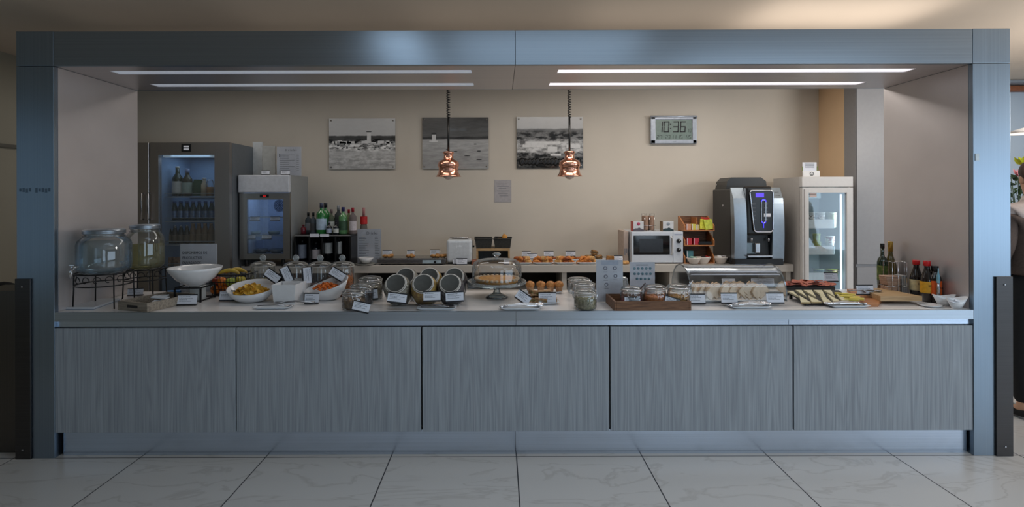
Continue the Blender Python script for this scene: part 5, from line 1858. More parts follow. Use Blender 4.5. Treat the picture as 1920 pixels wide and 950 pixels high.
# ---- fruit basket
D_ = 3.84
cx_ = P(437, 530, D_).x
t = thing('fruit_basket', 'black wire basket filled with apples, bananas and oranges', 'basket', (cx_, D_, TOP))
w_, d_, h_ = .145, .10, .155
b = B()
for z_k, k in ((.004, .8), (.05, .88), (.10, .94), (h_, 1)):
    pts = [(cx_ + x * w_ * k, D_ + y * d_ * k, TOP + z_k) for x, y in ((-1, -.8), (-.8, -1), (.8, -1), (1, -.8), (1, .8), (.8, 1), (-.8, 1), (-1, .8))]
    b.tube(pts, .003 if z_k < h_ else .0045, 6, True)
put('wire_ring', b, blackiron, t)
b = B()
for i in range(11):
    f = -1 + 2 * i / 10
    for s_ in (-1, 1):
        b.tube([(cx_ + f * w_ * .8 * .8, D_ + s_ * d_ * .8, TOP + .004), (cx_ + f * w_ * .8, D_ + s_ * d_, TOP + h_)], .0018, 5)
for i in range(7):
    f = -1 + 2 * i / 6
    for s_ in (-1, 1):
        b.tube([(cx_ + s_ * w_ * .8, D_ + f * d_ * .64, TOP + .004), (cx_ + s_ * w_, D_ + f * d_ * .8, TOP + h_)], .0018, 5)
for i in range(6):
    f = -1 + 2 * i / 5
    b.tube([(cx_ - w_ * .78, D_ + f * d_ * .6, TOP + .003), (cx_ + w_ * .78, D_ + f * d_ * .6, TOP + .003)], .0018, 5)
put('wire_grid', b, blackiron, t)
put('handle', B().tube([(cx_ - w_, D_, TOP + h_), (cx_ - w_ * .9, D_, TOP + h_ + .02), (cx_ - w_ * .6, D_, TOP + h_ + .035)], .004, 6), blackiron, t)
rn = random.Random(5)


def fruit(kind, r, m, label):
    def mk():
        t = thing(kind, None, 'fruit')
        b = B()
        if kind == 'apple':
            b.lathe([(0, .18 * r), (.35 * r, .04 * r), (.8 * r, .35 * r), (1.0 * r, 1.0 * r), (.85 * r, 1.55 * r), (.4 * r, 1.78 * r), (0, 1.6 * r)], seg=20)
            put('flesh', b, m, t)
            put('stem', B().tube([(0, 0, 1.6 * r), (.08 * r, 0, 2.0 * r)], .0022, 5), wood_dk, t)
        else:
            b.ell((0, 0, r * .95), r, r, r * .95, sub=3)
            put('flesh', b, m, t)
            put('navel', B().ell((0, 0, r * 1.88), .005, .005, .003), mat('fruit_navel', (90, 110, 50), .6), t)
        return t
    return Once(mk)


red = mat('red_apple_skin', (150, 30, 34), .3, 0, .3, 20, rgb2=(190, 80, 40))
yel = mat('yellow_apple_skin', (200, 180, 60), .3, 0, .2, 20, rgb2=(175, 165, 70))
grn = mat('green_apple_skin', (150, 165, 60), .3, 0, .2, 20)
orm = mat('orange_skin', (220, 118, 30), .4, 0, .1, 150, .15)
fa, fo, fg, fy = fruit('apple', .036, red, ''), fruit('orange', .036, orm, ''), fruit('apple', .036, grn, ''), fruit('apple', .036, yel, '')
z1_ = TOP + .006
L2 = TOP + .066
for mk, x, y, z, lb in ((fo, -.105, -.035, z1_, 'orange at the lower left front of the wire basket'), (fo, -.03, -.035, z1_, 'orange at the bottom of the wire basket, next to the left one'), (fg, .045, -.035, z1_, 'green apple at the bottom front of the wire basket'),
                        (fo, .105, .02, z1_, 'orange at the bottom right of the wire basket'), (fa, -.08, .04, z1_, 'red apple at the bottom rear of the wire basket'), (fy, .0, .045, z1_, 'yellow apple at the bottom rear of the wire basket'),
                        (fa, -.112, -.01, L2, 'dark red apple at the left in the upper layer of fruit'), (fo, -.055, -.055, L2, 'orange in the upper layer of fruit, front'), (fg, .02, -.055, L2, 'yellow green apple in the upper layer, front right'),
                        (fy, .045, .02, L2, 'yellow apple in the upper layer, behind the green one')):
    mk((cx_ + x, D_ + y, z), (rn.uniform(-.3, .3), rn.uniform(-.3, .3), rn.uniform(0, 6)), lb)
bn = mat('banana_skin', (205, 175, 60), .45, 0, .15, 20, rgb2=(190, 160, 80))
for i in range(2):
    pts = [(-.075 + .15 * k / 10, .012 * math.sin(math.pi * k / 10) * 1.5, .018 * math.sin(math.pi * k / 10)) for k in range(11)]
    b = B()
    for k in range(10):
        rr = .015 * (1 - abs(k - 4.5) / 4.5 * .45)
        b.tube([pts[k], pts[k + 1]], rr, 8)
    b = B()
    n = 11
    rings = []
    for k, p in enumerate(pts):
        rr = .016 * math.sin(math.pi * (k + .9) / 11.8) ** .5
        rings.append([b.bm.verts.new((p[0], p[1] + rr * math.cos(q_ * math.pi / 4), p[2] + rr * math.sin(q_ * math.pi / 4))) for q_ in range(8)])
    for r0, r1 in zip(rings, rings[1:]):
        for q_ in range(8):
            b.bm.faces.new((r0[q_], r0[(q_ + 1) % 8], r1[(q_ + 1) % 8], r1[q_])).smooth = True
    b.bm.faces.new(rings[0][::-1])
    b.bm.faces.new(rings[-1])
    o = put('banana', b, bn, cat='fruit', origin=(0, 0, 0), label='banana lying on top of the fruit basket, the %s one' % ('front' if i == 0 else 'rear'))
    o.location = (cx_ - .02 + .03 * i, D_ - .02 + .05 * i, TOP + .155)
    o.rotation_euler = (.3, 0, .12)
t = fc(427, 563)
card(fc(428, 565), .125, 'white card in front of the fruit basket, left of the chips bowl', h=.062)


# ---- bowls
def stuff_heap(name, n, rx, ry, rz, item, m, seed, label, cat, base, parent=None):
    rn = random.Random(seed)
    b = B()
    b.T = Matrix.Translation(base)
    for i in range(n):
        a, r = rn.uniform(0, 6.283), math.sqrt(rn.random())
        x, y = rx * r * math.cos(a), ry * r * math.sin(a)
        z = rz * (1 - r * r) * rn.uniform(.55, 1)
        item(b, (x, y, z), rn)
    return put(name, b, m, label=label, cat=cat, kind='stuff')


def chip(b, c, rn):
    r = rn.uniform(.018, .028)
    R = Euler((rn.uniform(-.9, .9), rn.uniform(-.9, .9), rn.uniform(0, 6))).to_matrix()
    vs = []
    for ring, rr in ((0, 0), (1, r * .6), (2, r)):
        n = 1 if ring == 0 else 9
        vs.append([b.bm.verts.new(b.T @ (Vector(c) + R @ Vector((rr * math.cos(6.283 * k / n), rr * .8 * math.sin(6.283 * k / n), .35 * (rr * math.cos(6.283 * k / n)) ** 2 / r)))) for k in range(n)])
    for k in range(9):
        b.bm.faces.new((vs[0][0], vs[1][k], vs[1][(k + 1) % 9])).smooth = True
        b.bm.faces.new((vs[1][k], vs[2][k], vs[2][(k + 1) % 9], vs[1][(k + 1) % 9])).smooth = True


def crumb(b, c, rn):
    r = rn.uniform(.010, .016)
    b.ell(c, r, r * .6, r * .5, rot=(rn.uniform(-1, 1), rn.uniform(-1, 1), rn.uniform(0, 6)), jit=.2, seed=rn.randint(0, 999), sub=1)


def boat_bowl(w, d, h, lift, m, tiltdir=1):
    """oval bowl with one side swept up"""
    b = B()
    n = 40
    rings = []
    for (k, zf, inner) in ((.45, 0, 0), (.62, .12, 0), (.85, .5, 0), (1, 1, 0), (.965, 1.0, 1), (.8, .5, 1), (.5, .14, 1)):
        ring = []
        for i in range(n):
            a = 2 * math.pi * i / n
            up = lift * (math.sin(a) * tiltdir) * zf
            ring.append(b.bm.verts.new((w * k * math.cos(a), d * k * math.sin(a), h * zf + up)))
        rings.append(ring)
    for r0, r1 in zip(rings, rings[1:]):
        for i in range(n):
            b.bm.faces.new((r0[i], r0[(i + 1) % n], r1[(i + 1) % n], r1[i])).smooth = True
    b.bm.faces.new(rings[0][::-1])
    b.bm.faces.new(rings[-1])
    return b


D_ = 3.57
c = Vector((P(472, 545, D_).x, D_, TOP + E))
o = put('snack_bowl', boat_bowl(.163, .135, .098, .035, porcelain), porcelain, cat='bowl', origin=(0, 0, 0), label='round white bowl of potato chips with a raised back rim')
o.location = c
stuff_heap('potato_chips', 120, .105, .085, .06, chip, mat('chip_yellow', (222, 180, 70), .55, 0, .2, 40, rgb2=(200, 150, 50)), 3, 'heap of yellow potato chips in the round white bowl', 'chips', c + Vector((0, -.005, .055)))
D_ = 3.62
c = Vector((P(611, 545, D_).x, D_, TOP + E))
o = put('snack_bowl', boat_bowl(.155, .10, .105, .03, porcelain), porcelain, cat='bowl', origin=(0, 0, 0), label='slanting oval white bowl of orange snacks beside the white pots')
# rim sweeps up to the right
for v in o.data.vertices:
    v.co.z += max(0, v.co.z) * v.co.x * 2.6
o.location = c
stuff_heap('orange_snacks', 150, .095, .06, .045, crumb, mat('snack_orange', (225, 118, 30), .55, 0, .2, 60, rgb2=(190, 90, 26)), 4, 'heap of bright orange crunchy snacks in the slanting oval bowl', 'snacks', c + Vector((.01, -.005, .075)))
card(fc(584, 570), .095, 'white card leaning before the bowl of orange snacks', h=.062)

# white square pots
for (x0_, x1_, yt, yb, nm) in ((509, 554, 533, 573, 'square white porcelain pot, the front one of two'), (530, 570, 527, 565, 'square white porcelain pot half hidden behind the front one')):
    q = fc((x0_ + x1_) / 2, yb - 2)
    D_ = q.y
    w_ = (x1_ - x0_) * D_ / F / 2
    h_ = P(0, yt, D_).z * 0 + (yb - yt - 3) * D_ / F
    b = B()
    k = .86
    vs = []
    for s_, z in ((k, 0), (1, h_), (.93, h_), (k - .05, .006)):
        vs.append([b.bm.verts.new((q.x + x * w_ * s_, D_ + w_ + y * w_ * s_, TOP + E + z)) for x, y in ((-1, -1), (1, -1), (1, 1), (-1, 1))])
    for r0, r1 in zip(vs, vs[1:]):
        for i in range(4):
            b.bm.faces.new((r0[i], r0[(i + 1) % 4], r1[(i + 1) % 4], r1[i]))
    b.bm.faces.new(vs[0][::-1])
    b.bm.faces.new(vs[-1])
    put('square_pot', b, porcelain, label=nm, cat='pot')


# ---- four round glass jars
def round_jar(r, h, cont):
    t = thing('glass_storage_jar', None, 'jar')
    put('jar_body', B().lathe([(0, .004), (r * .85, 0), (r * .97, .01), (r, .03), (r, h * .62), (r * .94, h * .70), (r * .93, h * .73)], seg=36), jarglass, t)
    ld = put('glass_lid', B().lathe([(r * 1.04, h * .735), (r * 1.05, h * .75), (r * .98, h * .79), (r * .7, h * .83), (r * .2, h * .855), (r * .14, h * .87)], seg=36), jarglass, t)
    put('lid_knob', B().ring((0, 0, h * .93), r * .24, r * .055, n=20, axis=(0, 1, 0)).ell((0, 0, h * .93), r * .2, r * .05, r * .2, sub=2), glass('knob_glass', (.75, .78, .8), 2, .1, .35), ld)
    put('seal_ring', B().ring((0, 0, h * .733), r * .98, .004, n=36), gasket, t)
    return t


fills = [
    ('pistachio_nuts', (150, 150, 90), (110, 84, 50), .42, 'pale green and brown nuts', .020, 70),
    ('corn_snacks', (190, 110, 60), (130, 72, 44), .40, 'reddish brown crunchy mix', .014, 150),
    ('chocolate_balls', (110, 66, 48), (84, 50, 38), .34, 'dark brown chocolate cereal', .012, 170),
    ('fried_corn', (205, 120, 36), (170, 92, 30), .52, 'bright orange corn nuts', .009, 260)]
jx = [493, 555, 600.5, 642]
for i, x in enumerate(jx):
    D_ = 3.78 if i else 3.84
    c = Vector((P(x, 530, D_).x, D_, TOP + E))
    r_, h_ = 21.2 * D_ / F, (P(x, 478.5, D_).z - TOP)
    t = round_jar(r_, h_, None)
    t.location = c
    f = fills[i]
    meta(t, 'lidded glass jar with %s, %s of four in a row' % (f[4], ('leftmost', 'second', 'third', 'rightmost')[i]))
    rn = random.Random(i)
    b = B()
    b.T = Matrix.Translation(c)
    b.lathe([(0, .006), (r_ * .84, .006), (r_ * .88, .03), (r_ * .88, h_ * f[3] - .02), (0, h_ * f[3] - .02)], seg=20)
    for k in range(f[6]):
        a = rn.uniform(0, 6.283)
        zz_ = rn.uniform(.02, h_ * f[3] - .015)
        rr = r_ * .86 if rn.random() < .7 else r_ * .86 * math.sqrt(rn.random())
        if rr < r_ * .85:
            zz_ = h_ * f[3] - .02
        b.ell((rr * math.cos(a), rr * math.sin(a), zz_), f[5], f[5] * .7, f[5] * .7, rot=(rn.uniform(0, 3), 0, a), sub=1)
    put(f[0], b, mat(f[0] + '_colour', f[1], .55, 0, .3, 40, rgb2=f[2]), label=f[4] + ' filling the jar, %s of the four' % ('leftmost', 'second', 'third', 'rightmost')[i], cat='snacks', kind='stuff')
for x, y, roll, lb in ((511, 516, .62, 'white card tilted down to the right between the first two jars'), (538, 514, 1.15, 'white card standing steeply on its corner before the second jar'), (577, 516, 1.5, 'white card turned upright between the second and third jars'), (633, 513, .55, 'white card tilted down to the right against the rightmost jar')):
    D_ = 3.64
    o = card(P(x, y, D_), .108, lb, h=.058)
    R_ = Matrix.Rotation(roll, 3, 'Y')
    o.rotation_euler = Euler((0, roll, 0))
    o.location = P(x, y, D_) - R_ @ Vector((0, 0, .042))


# ---- clip-top jars
def clip_jar(r, h, seed=0, open_lid=0.0, lidr=1.0, nrings=2):
    """low glass jar with rubber ring, domed glass lid and wire bail; returned at the origin"""
    t = thing('clip_jar', None, 'jar')
    put('jar_body', B().lathe([(0, .004), (r * .9, 0), (r, .012), (r, h * .55), (r * .93, h * .68), (r * .86, h * .72), (r * .88, h * .76)], seg=32), jarglass, t)
    put('rubber_ring', B().ring((0, 0, h * .775), r * .92, .0035, n=32), gasket, t)
    lid = put('glass_lid', B().lathe([(r * .94, h * .79), (r * .98, h * .82), (r * .92, h * .88), (r * .86, h * .93), (r * .5, h * .98), (0, h)], seg=32), jarglass, t)
    b = B().ring((0, 0, h * .85), r * .99, .0022, n=32).ring((0, 0, h * .70), r * .93, .0022, n=32)
    b.tube([(-r * .2, -r, h * .86), (-r * .18, -r - .01, h * .78), (-r * .15, -r - .008, h * .6), (0, -r - .006, h * .55), (r * .15, -r - .008, h * .6), (r * .18, -r - .01, h * .78), (r * .2, -r, h * .86)], .0022, 6)
    put('wire_bail', b, chrome, t)
    return t


def grain(name, c, r, h, col, col2, size, n, label, seed=1):
    rn = random.Random(seed)
    b = B()
    b.T = Matrix.Translation(c)
    b.lathe([(0, .006), (r * .86, .006), (r * .9, .02), (r * .9, h - size), (0, h - size)], seg=20)
    for k in range(n):
        a = rn.uniform(0, 6.283)
        if rn.random() < .7:
            rr, zz_ = r * .9, rn.uniform(.015, h - size)
        else:
            rr, zz_ = r * .88 * math.sqrt(rn.random()), h - size
        b.ell((rr * math.cos(a), rr * math.sin(a), zz_), size, size * .7, size * .6, rot=(rn.uniform(0, 3), 0, a), sub=1)
    return put(name, b, mat(name + '_fill', col, .6, 0, .3, 50, rgb2=col2), label=label, cat='food', kind='stuff')


def place_jar(x, yb, wpx, ytop, label, rz, fill, lv=.55, scale_z=1):
    q = fc(x, yb)
    r = wpx / 2 * q.y / F
    c = q + Vector((0, r, E))
    h = P(x, ytop, q.y + r).z - TOP
    t = clip_jar(r, h)
    t.location = c
    t.rotation_euler = (0, 0, rz)
    meta(t, label)
    if fill:
        grain(fill[0], c, r * .97, h * lv, fill[1], fill[2], fill[3], fill[4], fill[5])
    return t, c, r, h


place_jar(657, 583, 44, 541, 'low clip top jar with brown nuts, front one at the left of the slanted jars', .3, ('mixed_nuts', (150, 120, 84), (96, 66, 44), .011, 110, 'brown nuts in the front low clip top jar'))
place_jar(673, 573.5, 44, 530, 'clip top jar with dark dried fruit behind the nut jar', .5, ('dark_raisins', (70, 54, 56), (44, 34, 38), .009, 110, 'dark raisins in the second clip top jar'))
place_jar(689, 564, 46, 517, 'clip top jar with thick lid, rearmost of three by the slanted jars', .2, ('pale_seeds', (150, 140, 120), (116, 104, 84), .008, 110, 'pale seeds in the rearmost clip top jar'))
card(fc(668, 584) + Vector((.03, -.03, E)), .105, 'white card tilted before the nut filled clip top jar', h=.055, roll=.22)
bpy.data.objects[-1] if 0 else None
card(fc(698, 568) + Vector((0, -.01, .02)), .085, 'white card tilted the other way beside the dark raisin jar', h=.065, roll=-.12)


# ---- slanted jars, two rows of three
def slanted_jar(fillm, lidm):
    t = thing('slanted_jar', None, 'jar')
    ax_ = Vector((0, -math.cos(math.radians(36)), math.sin(math.radians(36))))
    r = .0905
    c0 = Vector((0, .135, .085))
    prof = [(0, -.075), (r * .8, -.07), (r * .97, -.045), (r, 0), (r, .06), (r * .97, .078), (r * .88, .098), (r * .74, .106), (r * .71, .116)]
    b = B().lathe(prof, c=c0, axis=ax_, seg=36)
    for v in b.bm.verts:
        v.co.z = max(v.co.z, .0)
    put('jar_body', b, jarglass, t)
    b = B().lathe([(0, -.07), (r * .76, -.066), (r * .93, -.043), (r * .96, 0), (r * .96, .06), (r * .93, .078), (r * .84, .094), (0, .10)], c=c0, axis=ax_, seg=30)
    for v in b.bm.verts:
        v.co.z = min(max(v.co.z, .004), .185)
    put('cereal_filling', b, fillm, t, kind='stuff')
    put('rubber_ring', B().ring(c0 + ax_ * .117, r * .74, .004, n=36, axis=ax_), gasket, t)
    put('metal_lid', B().lathe([(r * .70, .118), (r * .70, .124), (r * .68, .128), (r * .62, .126), (0, .126)], c=c0, axis=ax_, seg=36), lidm, t, label='dull grey metal lid facing the front')
    put('lid_rim', B().ring(c0 + ax_ * .126, r * .68, .003, n=36, axis=ax_), mat('pale_rim', (196, 190, 182), .3), t)
    return t


lidm = mat('dull_zinc', (80, 80, 76), .5, .5, .08, 30)
fm = [mat('oat_flakes', (190, 182, 164), .7, 0, .2, 90, .4, rgb2=(120, 108, 92)), mat('corn_flakes', (236, 196, 84), .6, 0, .2, 55, .5, rgb2=(190, 132, 40)), mat('dark_berries', (74, 56, 62), .6, 0, .3, 60, .5, rgb2=(40, 30, 36))]
sj = [Once(lambda i=i: slanted_jar(fm[i], lidm)) for i in range(3)]
ln_ = ('pale oat flakes', 'yellow corn flakes', 'dark dried berries')
for i, x in enumerate((740, 791.5, 843)):
    q = fc(x, 579)
    sj[i]((q.x, q.y + .0, TOP + E), (0, 0, .0), 'slanted glass jar with grey lid and %s, front row' % ln_[i])
for i, x in enumerate((763, 807, 853)):
    D_ = 3.60
    sj[i]((P(x, 560, D_ + .1).x, D_, TOP + E), (0, 0, 0), 'slanted glass jar standing behind the front jar of %s' % ln_[i])
for x, y, w_, roll, lb in ((743, 565, .118, .12, 'white card leaning on the slanted jar of oat flakes'), (810, 562, .108, -.03, 'white card leaning on the slanted jar of corn flakes'), (853, 563, .112, -.06, 'white card leaning on the slanted jar of dark berries')):
    o = card(P(x, y + 4, 3.245), w_, lb, h=.055)
    o.rotation_euler = (0, roll, 0)


# ---- small serving trays with tongs or spoons
stray = Once(rectplate('rest_plate', .24, .11, .014, plate_m, 'plate'))


def tongs():
    t = thing('serving_tongs', None, 'tongs')
    for s_ in (-1, 1):
        pts = [(-.11, 0, .006), (-.06, s_ * .010, .010), (.02, s_ * .018, .012), (.08, s_ * .012, .010), (.11, s_ * .008, .008)]
        b = B()
        for k in range(4):
            pass
        b.tube(pts, .0042, 6)
        b.ell((.112, s_ * .010, .010), .022, .009, .005)
        put('tong_arm', b, chrome, t)
    put('spring_end', B().ring((-.11, 0, .006), .008, .004, n=12), chrome, t)
    return t


def spoon():
    t = thing('serving_spoon', None, 'spoon')
    put('handle', B().tube([(-.11, 0, .010), (0, 0, .014), (.07, 0, .008)], .0045, 6), satin, t)
    put('bowl', B().ell((.092, 0, .008), .030, .018, .006), satin, t)
    return t


tg, spn = Once(tongs), Once(spoon)
for x, y, rz, lb, kind, sc_ in ((506, 581, .03, 'left of the nut jar, under a ladle', 'spoon', 1), (817, 583, 0, 'before the corn flakes jar', 'spoon', 1.05), (976, 583, 0, 'before the cake stand and sandwiches', 'tongs', 1.05), (1411, 580, 0, 'before the roll top bread cover', 'tongs', 1.1), (1598, 578, 0, 'before the cheese slate and cutting board', 'tongs', 1.1)):
    q = fc(x, y)
    stray((q.x, q.y + .06, TOP + E), (0, 0, rz), 'small white rest plate ' + lb, None, (sc_, 1, 1))
    z_k = TOP + .0085
    if kind == 'spoon':
        spn((q.x + .01, q.y + .05, z_k), (0, 0, .05), 'steel spoon on the white rest plate ' + lb)
        if x > 800:
            spn((q.x - .01, q.y + .085, z_k), (0, 0, -.04), 'second steel spoon lying behind the other on the plate before the corn flakes')
    else:
        tg((q.x + .0, q.y + .05, z_k), (0, 0, .08 if x < 1500 else math.pi + .05), 'steel tongs on the white rest plate ' + lb, None, (1.1, 1.1, 1.6))
        if x < 1500:
            tg((q.x + .02, q.y + .082, z_k), (0, 0, .15), 'steel tongs lying behind the first pair on the plate ' + lb, None, (1, 1, 1.6))
q = fc(530, 574)
spn((q.x + .06, q.y + .06, TOP + .0), (0, 0, math.pi - .08), 'dark steel ladle lying on the worktop before the white pots', None, (1.2, 1.5, 1.6))

# ---- cake stand
D_ = 3.68
cx_ = P(931.5, 540, D_).x
zp = P(931, 529, D_).z
t = thing('cake_stand', 'footed clear glass cake stand carrying a tart under a dome', 'cake stand', (cx_, D_, TOP))
stg = glass('thick_glass', (.86, .9, .9), 1.6, .05, .10, .3)
put('foot', B().lathe([(0, E), (.078, E), (.082, .006), (.06, .018), (.03, .03)], c=(cx_, D_, TOP), seg=36), stg, t)
put('stem', B().lathe([(.03, .0), (.020, .02), (.017, .045), (.024, .07), (.034, .082)], c=(cx_, D_, TOP + .03), seg=28), stg, t)
put('plate', B().lathe([(0, zp - TOP - .012), (.19, zp - TOP - .012), (.205, zp - TOP - .004), (.208, zp - TOP + .012), (.200, zp - TOP + .012), (.196, zp - TOP), (0, zp - TOP)], c=(cx_, D_, TOP), seg=48), stg, t)
put('rolled_rim', B().ring((cx_, D_, zp - .0), .207, .005, n=48), stg, t)
dg = thing('glass_dome', 'clear glass dome with a round knob covering the tart', 'dome', (cx_, D_, zp))
zd_ = P(931, 484, D_).z - zp
put('dome', B().lathe([(.178, .002), (.180, .008), (.176, .03), (.176, zd_ * .62), (.168, zd_ * .8), (.14, zd_ * .93), (.08, zd_ * .99), (0, zd_)], c=(cx_, D_, zp), seg=48), clear, dg)
put('base_rim', B().ring((cx_, D_, zp + .006), .179, .0045, n=48), jarglass, dg)
put('knob', B().lathe([(.010, 0), (.012, .012), (.026, .022), (.030, .032), (.02, .04), (0, .042)], c=(cx_, D_, zp + zd_ + .0005), seg=24), glass('bright_glass', (.85, .9, .92), 3, .04, .2, .3), dg)
ct = thing('tart', 'round golden tart with a pale crust on the glass cake stand', 'tart', (cx_, D_, zp))
put('filling', B().lathe([(0, .03), (.12, .032), (.148, .03), (.15, .004), (0, .004)], c=(cx_, D_, zp), seg=40), mat('custard', (205, 150, 60), .5, 0, .15, 30, rgb2=(170, 110, 40)), ct)
b = B()
for k in range(28):
    a = k * 2 * math.pi / 28
    b.ell((cx_ + .148 * math.cos(a), D_ + .148 * math.sin(a), zp + .028), .018, .014, .011, rot=(0, 0, a), sub=1)
put('crust', b, mat('flaky_crust', (215, 190, 160), .6, 0, .1, 40, .2), ct)

# ---- sandwiches, muffins
c = fc(1015, 572) + Vector((0, .09, E))
stray2 = Once(rectplate('serving_plate', .25, .19, .016, plate_m, 'plate'))
stray2(c, (0, 0, .05), 'white plate of small cut sandwiches behind the two white cards')
mk = Once(lambda: (lambda t: (put('bread_slice', B().box(-.042, -.03, 0, .042, .03, .012, .004), mat('brown_bread', (186, 150, 110), .7, 0, .2, 60, .2, rgb2=(150, 112, 74)), t), put('green_filling', B().box(-.044, -.032, .0125, .044, .032, .020, .003), mat('salad_green', (110, 120, 60), .6, 0, .3, 60, rgb2=(150, 100, 70)), t), put('bread_slice', B().box(-.042, -.03, .0205, .042, .03, .033, .004), mat('brown_bread', (0, 0, 0)), t), t)[-1])(thing('cut_sandwich', None, 'sandwich')))
for i, (dx, dy, dz_, ry, rz) in enumerate(((-.065, -.02, 0, .15, .2), (.0, -.03, 0, .1, -.1), (.065, -.02, 0, -.1, .1), (-.03, .045, .0, .1, .5), (.04, .045, .0, .0, -.4), (-.035, 0, .042, .25, .4), (.03, .0, .042, -.1, 0))):
    mk(c + Vector((dx, dy, .006 + dz_)), (0, ry, rz), 'small brown bread sandwich with green filling, %s' % ('front left on the plate', 'front middle on the plate', 'front right on the plate', 'rear left on the plate', 'rear right on the plate', 'upper left on the pile', 'upper right on the pile')[i])
card(fc(1026, 569) + Vector((0, -.02, E)), .115, 'white card standing upright in front of the cut sandwiches', h=.066)
o = card(fc(978, 574) + Vector((0, 0, .004)), .10, 'white card tilted steeply down to the right beside the cake stand', h=.058)
o.rotation_euler = (0, .62, 0)
o.location = P(975, 566, 3.42)
c = fc(1020, 551) + Vector((0, .06, E))
o = rectplate('muffin_plate', .28, .12, .014, plate_m)()
o.location = c
meta(o, 'long white plate carrying four muffins', 'plate')


def muffin():
    t = thing('muffin', None, 'muffin')
    b = B()
    n = 24
    rings = []
    for r, z in ((.020, 0), (.029, .038)):
        rings.append([b.bm.verts.new(((r + (.0015 if i % 2 else -.0015)) * math.cos(6.2832 * i / n), (r + (.0015 if i % 2 else -.0015)) * math.sin(6.2832 * i / n), z)) for i in range(n)])
    for i in range(n):
        b.bm.faces.new((rings[0][i], rings[0][(i + 1) % n], rings[1][(i + 1) % n], rings[1][i]))
    b.bm.faces.new(rings[0][::-1])
    put('paper_case', b, mat('muffin_paper', (200, 150, 110), .7, 0, .1, 50), t)
    put('crown', B().ell((0, 0, .042), .033, .033, .022, jit=.06, seed=3, sub=3), mat('muffin_crown', (214, 150, 84), .6, 0, .15, 50, .2, rgb2=(180, 112, 56)), t)
    return t


mf = Once(muffin)
for i, x in enumerate((994, 1014, 1032, 1048)):
    mf((P(x, 540, c.y).x, c.y + .0, TOP + .0075), (0, 0, i), 'golden muffin, %s of the four on the long white plate' % ('leftmost', 'second', 'third', 'rightmost')[i], None, (1.02, 1.02, 1.25))
o = put('napkin_packet', B().box(-.035, -.03, 0, .035, .03, .02, .004), nap, cat='napkin', origin=(0, 0, 0), label='white folded napkin at the left of the muffin plate')
o.location = fc(981, 551) + Vector((0, .02, E))

# ---- clip jars of seeds right of the middle
place_jar(1101, 583, 43, 541, 'clip top jar of pale mixed seeds, front one right of the sandwiches', .8, ('mixed_seeds', (176, 166, 136), (120, 120, 84), .007, 150, 'pale mixed seeds in the front jar'), .62)
place_jar(1098, 562, 44, 527, 'empty clip top jar standing just behind the seed jar', .6, None)
place_jar(1088, 553, 42, 519, 'clip top jar with open wire bail, rearmost by the seed jar', 1.2, None)

# ---- menu stands
D_ = 3.50
ms, a, b__, z0, z1_ = menu(1118, 487, 1168, 578, D_, TOP + E, 'portrait white menu stand with five grey round symbols')
b = B()
for x, y in ((1135, 502.5), (1153, 502.5), (1136, 518), (1154, 517), (1137, 533)):
    q = P(x, y, D_)
    b.ring((q.x, D_ - .001, q.z), .0105, .003, n=16, seg=5, axis=(0, 1, 0)).box(q.x - .014, D_ - .0009, q.z - .027, q.x + .014, D_ - .0003, q.z - .0245)
put('printed_symbols', b, mat('symbol_grey', (126, 128, 142), .5), ms)
put('header_tint', B().box(a + .035, D_ - .0008, P(0, 497, D_).z - .01, b__ - .03, D_ - .0002, P(0, 490, D_).z - .005), mat('pale_blue_tint', (196, 206, 224), .6), ms)
D_ = 3.66
ms, a, b__, z0, z1_ = menu(1181, 491, 1228, 562, D_, TOP + E, 'white menu stand with rows of teal round symbols')
b = B()
for k, (n, y, x0_) in enumerate(((5, 503, 1189.5), (5, 513, 1190), (4, 522.5, 1194.5))):
    for i in range(n):
        q = P(x0_ + i * 7.4, y, D_)
        b.cyl((q.x, D_ - .0003, q.z), .0095, .001, axis=(0, -1, 0), seg=14)
put('printed_symbols', b, mat('symbol_teal', (96, 140, 156), .5), ms)
put('title_line', B().box(a + .045, D_ - .0008, z1_ - .024, b__ - .045, D_ - .0002, z1_ - .018), greyink, ms)

